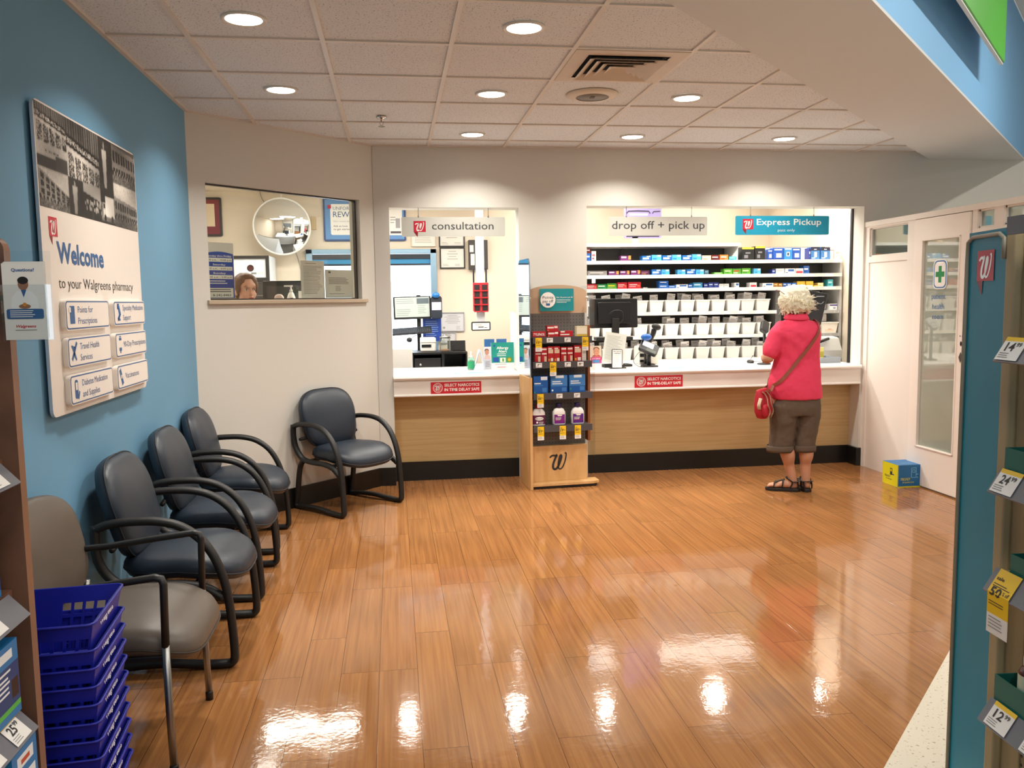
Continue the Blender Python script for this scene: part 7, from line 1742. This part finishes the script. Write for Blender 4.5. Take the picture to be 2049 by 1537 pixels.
for i, p in enumerate(pts):
    t_ = (pts[(i + 1) % len(pts)] - pts[i - 1]).normalized(); n_ = Vector((p.x * .5, p.y, .0)) if not 24 < i < 28 else Vector((.5, p.y, 1)); n_ = (n_ - t_ * n_.dot(t_)).normalized(); s_ = t_.cross(n_)
    vs += [p + s_ * .013 + n_ * .0015, p - s_ * .013 + n_ * .0015, p - s_ * .013 - n_ * .0015, p + s_ * .013 - n_ * .0015]
m_ = len(pts)
mb.add(vs, [(4 * i + j, 4 * i + (j + 1) % 4, 4 * ((i + 1) % m_) + (j + 1) % 4, 4 * ((i + 1) % m_) + j) for i in range(m_) for j in range(4)])
mb.build('strap', pm('#8a4a34', .6), bg)

# --- the pharmacist behind the angled window
ph = thing('person', 'person with light brown tied back hair seen through the angled pharmacy window', 'person', (-1.11, 6.72, 0))
PT = Matrix.Rotation(math.radians(-148), 3, 'Z')
SK2 = pm('#d8a087', .5, var=.05, vscale=14)
PR = Matrix.Rotation(math.radians(-148), 4, 'Z')
mb = MB(); HM2 = head_shape(mb, (0, 0, 1.612), PT)
limb(mb, [PR @ Vector((0, -.03, 1.38)), PR @ Vector((0, -.025, 1.46)), PR @ Vector((0, -.01, 1.55))], [.07, .054, .054])
b2 = MB(); loft(b2, [(0, 0, .85, .15, .10), (0, 0, 1.0, .14, .10), (0, 0, 1.2, .16, .11), (0, 0, 1.34, .15, .08), (0, -.01, 1.42, .07, .06)])
for s in (-1, 1):
    limb(b2, [(s * .17, 0, 1.36), (s * .21, .02, 1.2), (s * .22, .05, 1.06)], [.05, .046, .04]); limb(b2, [(s * .22, .05, 1.06), (s * .17, .17, 1.02), (s * .10, .26, 1.08)], [.04, .036, .025])
    hand(b2, (s * .10, .26, 1.08), (-s * .25, .95, .1), (-s, .1, .1), (0, -.1, 1), .95, .45)
    limb(b2, [(s * .085, 0, .9), (s * .09, .01, .5), (s * .09, -.01, .09)], [.085, .058, .036])
    b2.ell((s * .09, .05, .045), (.04, .11, .04))
mb.add(b2.v, b2.f, 0, PR)
as_obj(remeshed(mb, .0065, 3), 'body', SK2, ph)
face_parts(ph, HM2, '#6a4630', '#a84a48')
mb = MB()
for c, r in (((0, -.034, .052), (.085, .092, .086)), ((0, .034, .104), (.050, .032, .022)), ((-.070, .004, .03), (.018, .040, .055)), ((.070, .004, .03), (.018, .040, .055)), ((0, -.06, -.01), (.078, .055, .07)), ((-.045, .008, .068), (.036, .050, .040)), ((.045, .008, .068), (.036, .050, .040)), ((0, -.125, .03), (.045, .042, .045)), ((.01, -.135, -.02), (.032, .028, .05))): mb.ell(c, r, M=HM2)
for k in range(110):
    th = rr.uniform(-.25, PI + .25); a = rr.uniform(-.9, .9)
    p = [Vector((.083 * math.sin(a), .040 - .02 * abs(a), .092 + .03 * math.cos(a * 1.5))), Vector((.088 * math.sin(a), -.02, .075 + .05 * math.cos(a * 1.5))), Vector((.07 * math.sin(a), -.09, .05)), Vector((.02 * math.sin(a), -.12, .03))]
    mb.tube([HM2 @ q for q in crom(p, 3)], .004, 5)
me = remeshed(mb, .005, 1, .3); noisy(me, .0025, 45, 3)
h2 = as_obj(me, 'hair', pm('#6b4829', .6, bump=.4, bscale=200, var=.35, vscale=45), ph)
mb = MB()
for k in range(30):
    b = Vector((.02 * rr.uniform(-1, 1), -.15, .0)); mb.tube([HM2 @ q for q in crom([b, b + Vector((rr.uniform(-.03, .03), -.02, -.03)), b + Vector((rr.uniform(-.04, .04), -.015, -.09))], 3)], [.004, .004, .004, .003, .003, .002, .001], 5)
mb.build('tied_ends', pm('#a87e50', .6), h2)
DKG = pm('#3a4440', .8, bump=.2, bscale=300)
mb = MB(); loft(b3 := MB(), [(0, 0, .78, .18, .13), (0, 0, .95, .165, .12), (0, 0, 1.1, .165, .125), (0, -.01, 1.25, .18, .125), (0, -.012, 1.36, .17, .095), (0, -.02, 1.43, .10, .075), (0, -.03, 1.47, .075, .07)])
for s in (-1, 1):
    limb(b3, [(s * .15, -.01, 1.36), (s * .205, .015, 1.2), (s * .22, .045, 1.06)], [.062, .058, .052]); limb(b3, [(s * .22, .045, 1.06), (s * .185, .13, 1.03), (s * .15, .18, 1.045)], [.052, .047, .042])
b3.ell((0, -.075, 1.46), (.085, .04, .055))
mb.add(b3.v, b3.f, 0, PR); me = remeshed(mb, .009, 5); noisy(me, .003, 14, 1); as_obj(me, 'tunic', DKG, ph)
mb = MB(); b3 = MB(); loft(b3, [(0, 0, .72, .165, .12), (0, 0, .86, .165, .12), (0, 0, .92, .15, .11)])
for s in (-1, 1): loft(b3, [(s * .09, -.01, .08, .06, .065), (s * .09, 0, .3, .07, .075), (s * .088, .01, .5, .078, .085), (s * .085, 0, .76, .09, .11)])
mb.add(b3.v, b3.f, 0, PR); as_obj(remeshed(mb, .01, 4), 'trousers', pm('#23262c', .8), ph)
for s in (-1, 1):
    mb = MB(); mb.prism([(s * .09 + x, y) for x, y in sup(.095, .27, 2.6, 24, 0, .045)], 0, .03, 0, PR); mb.ell((s * .09, .05, .04), (.046, .13, .045), M=PR)
    mb.build('shoe', BLACK, ph)
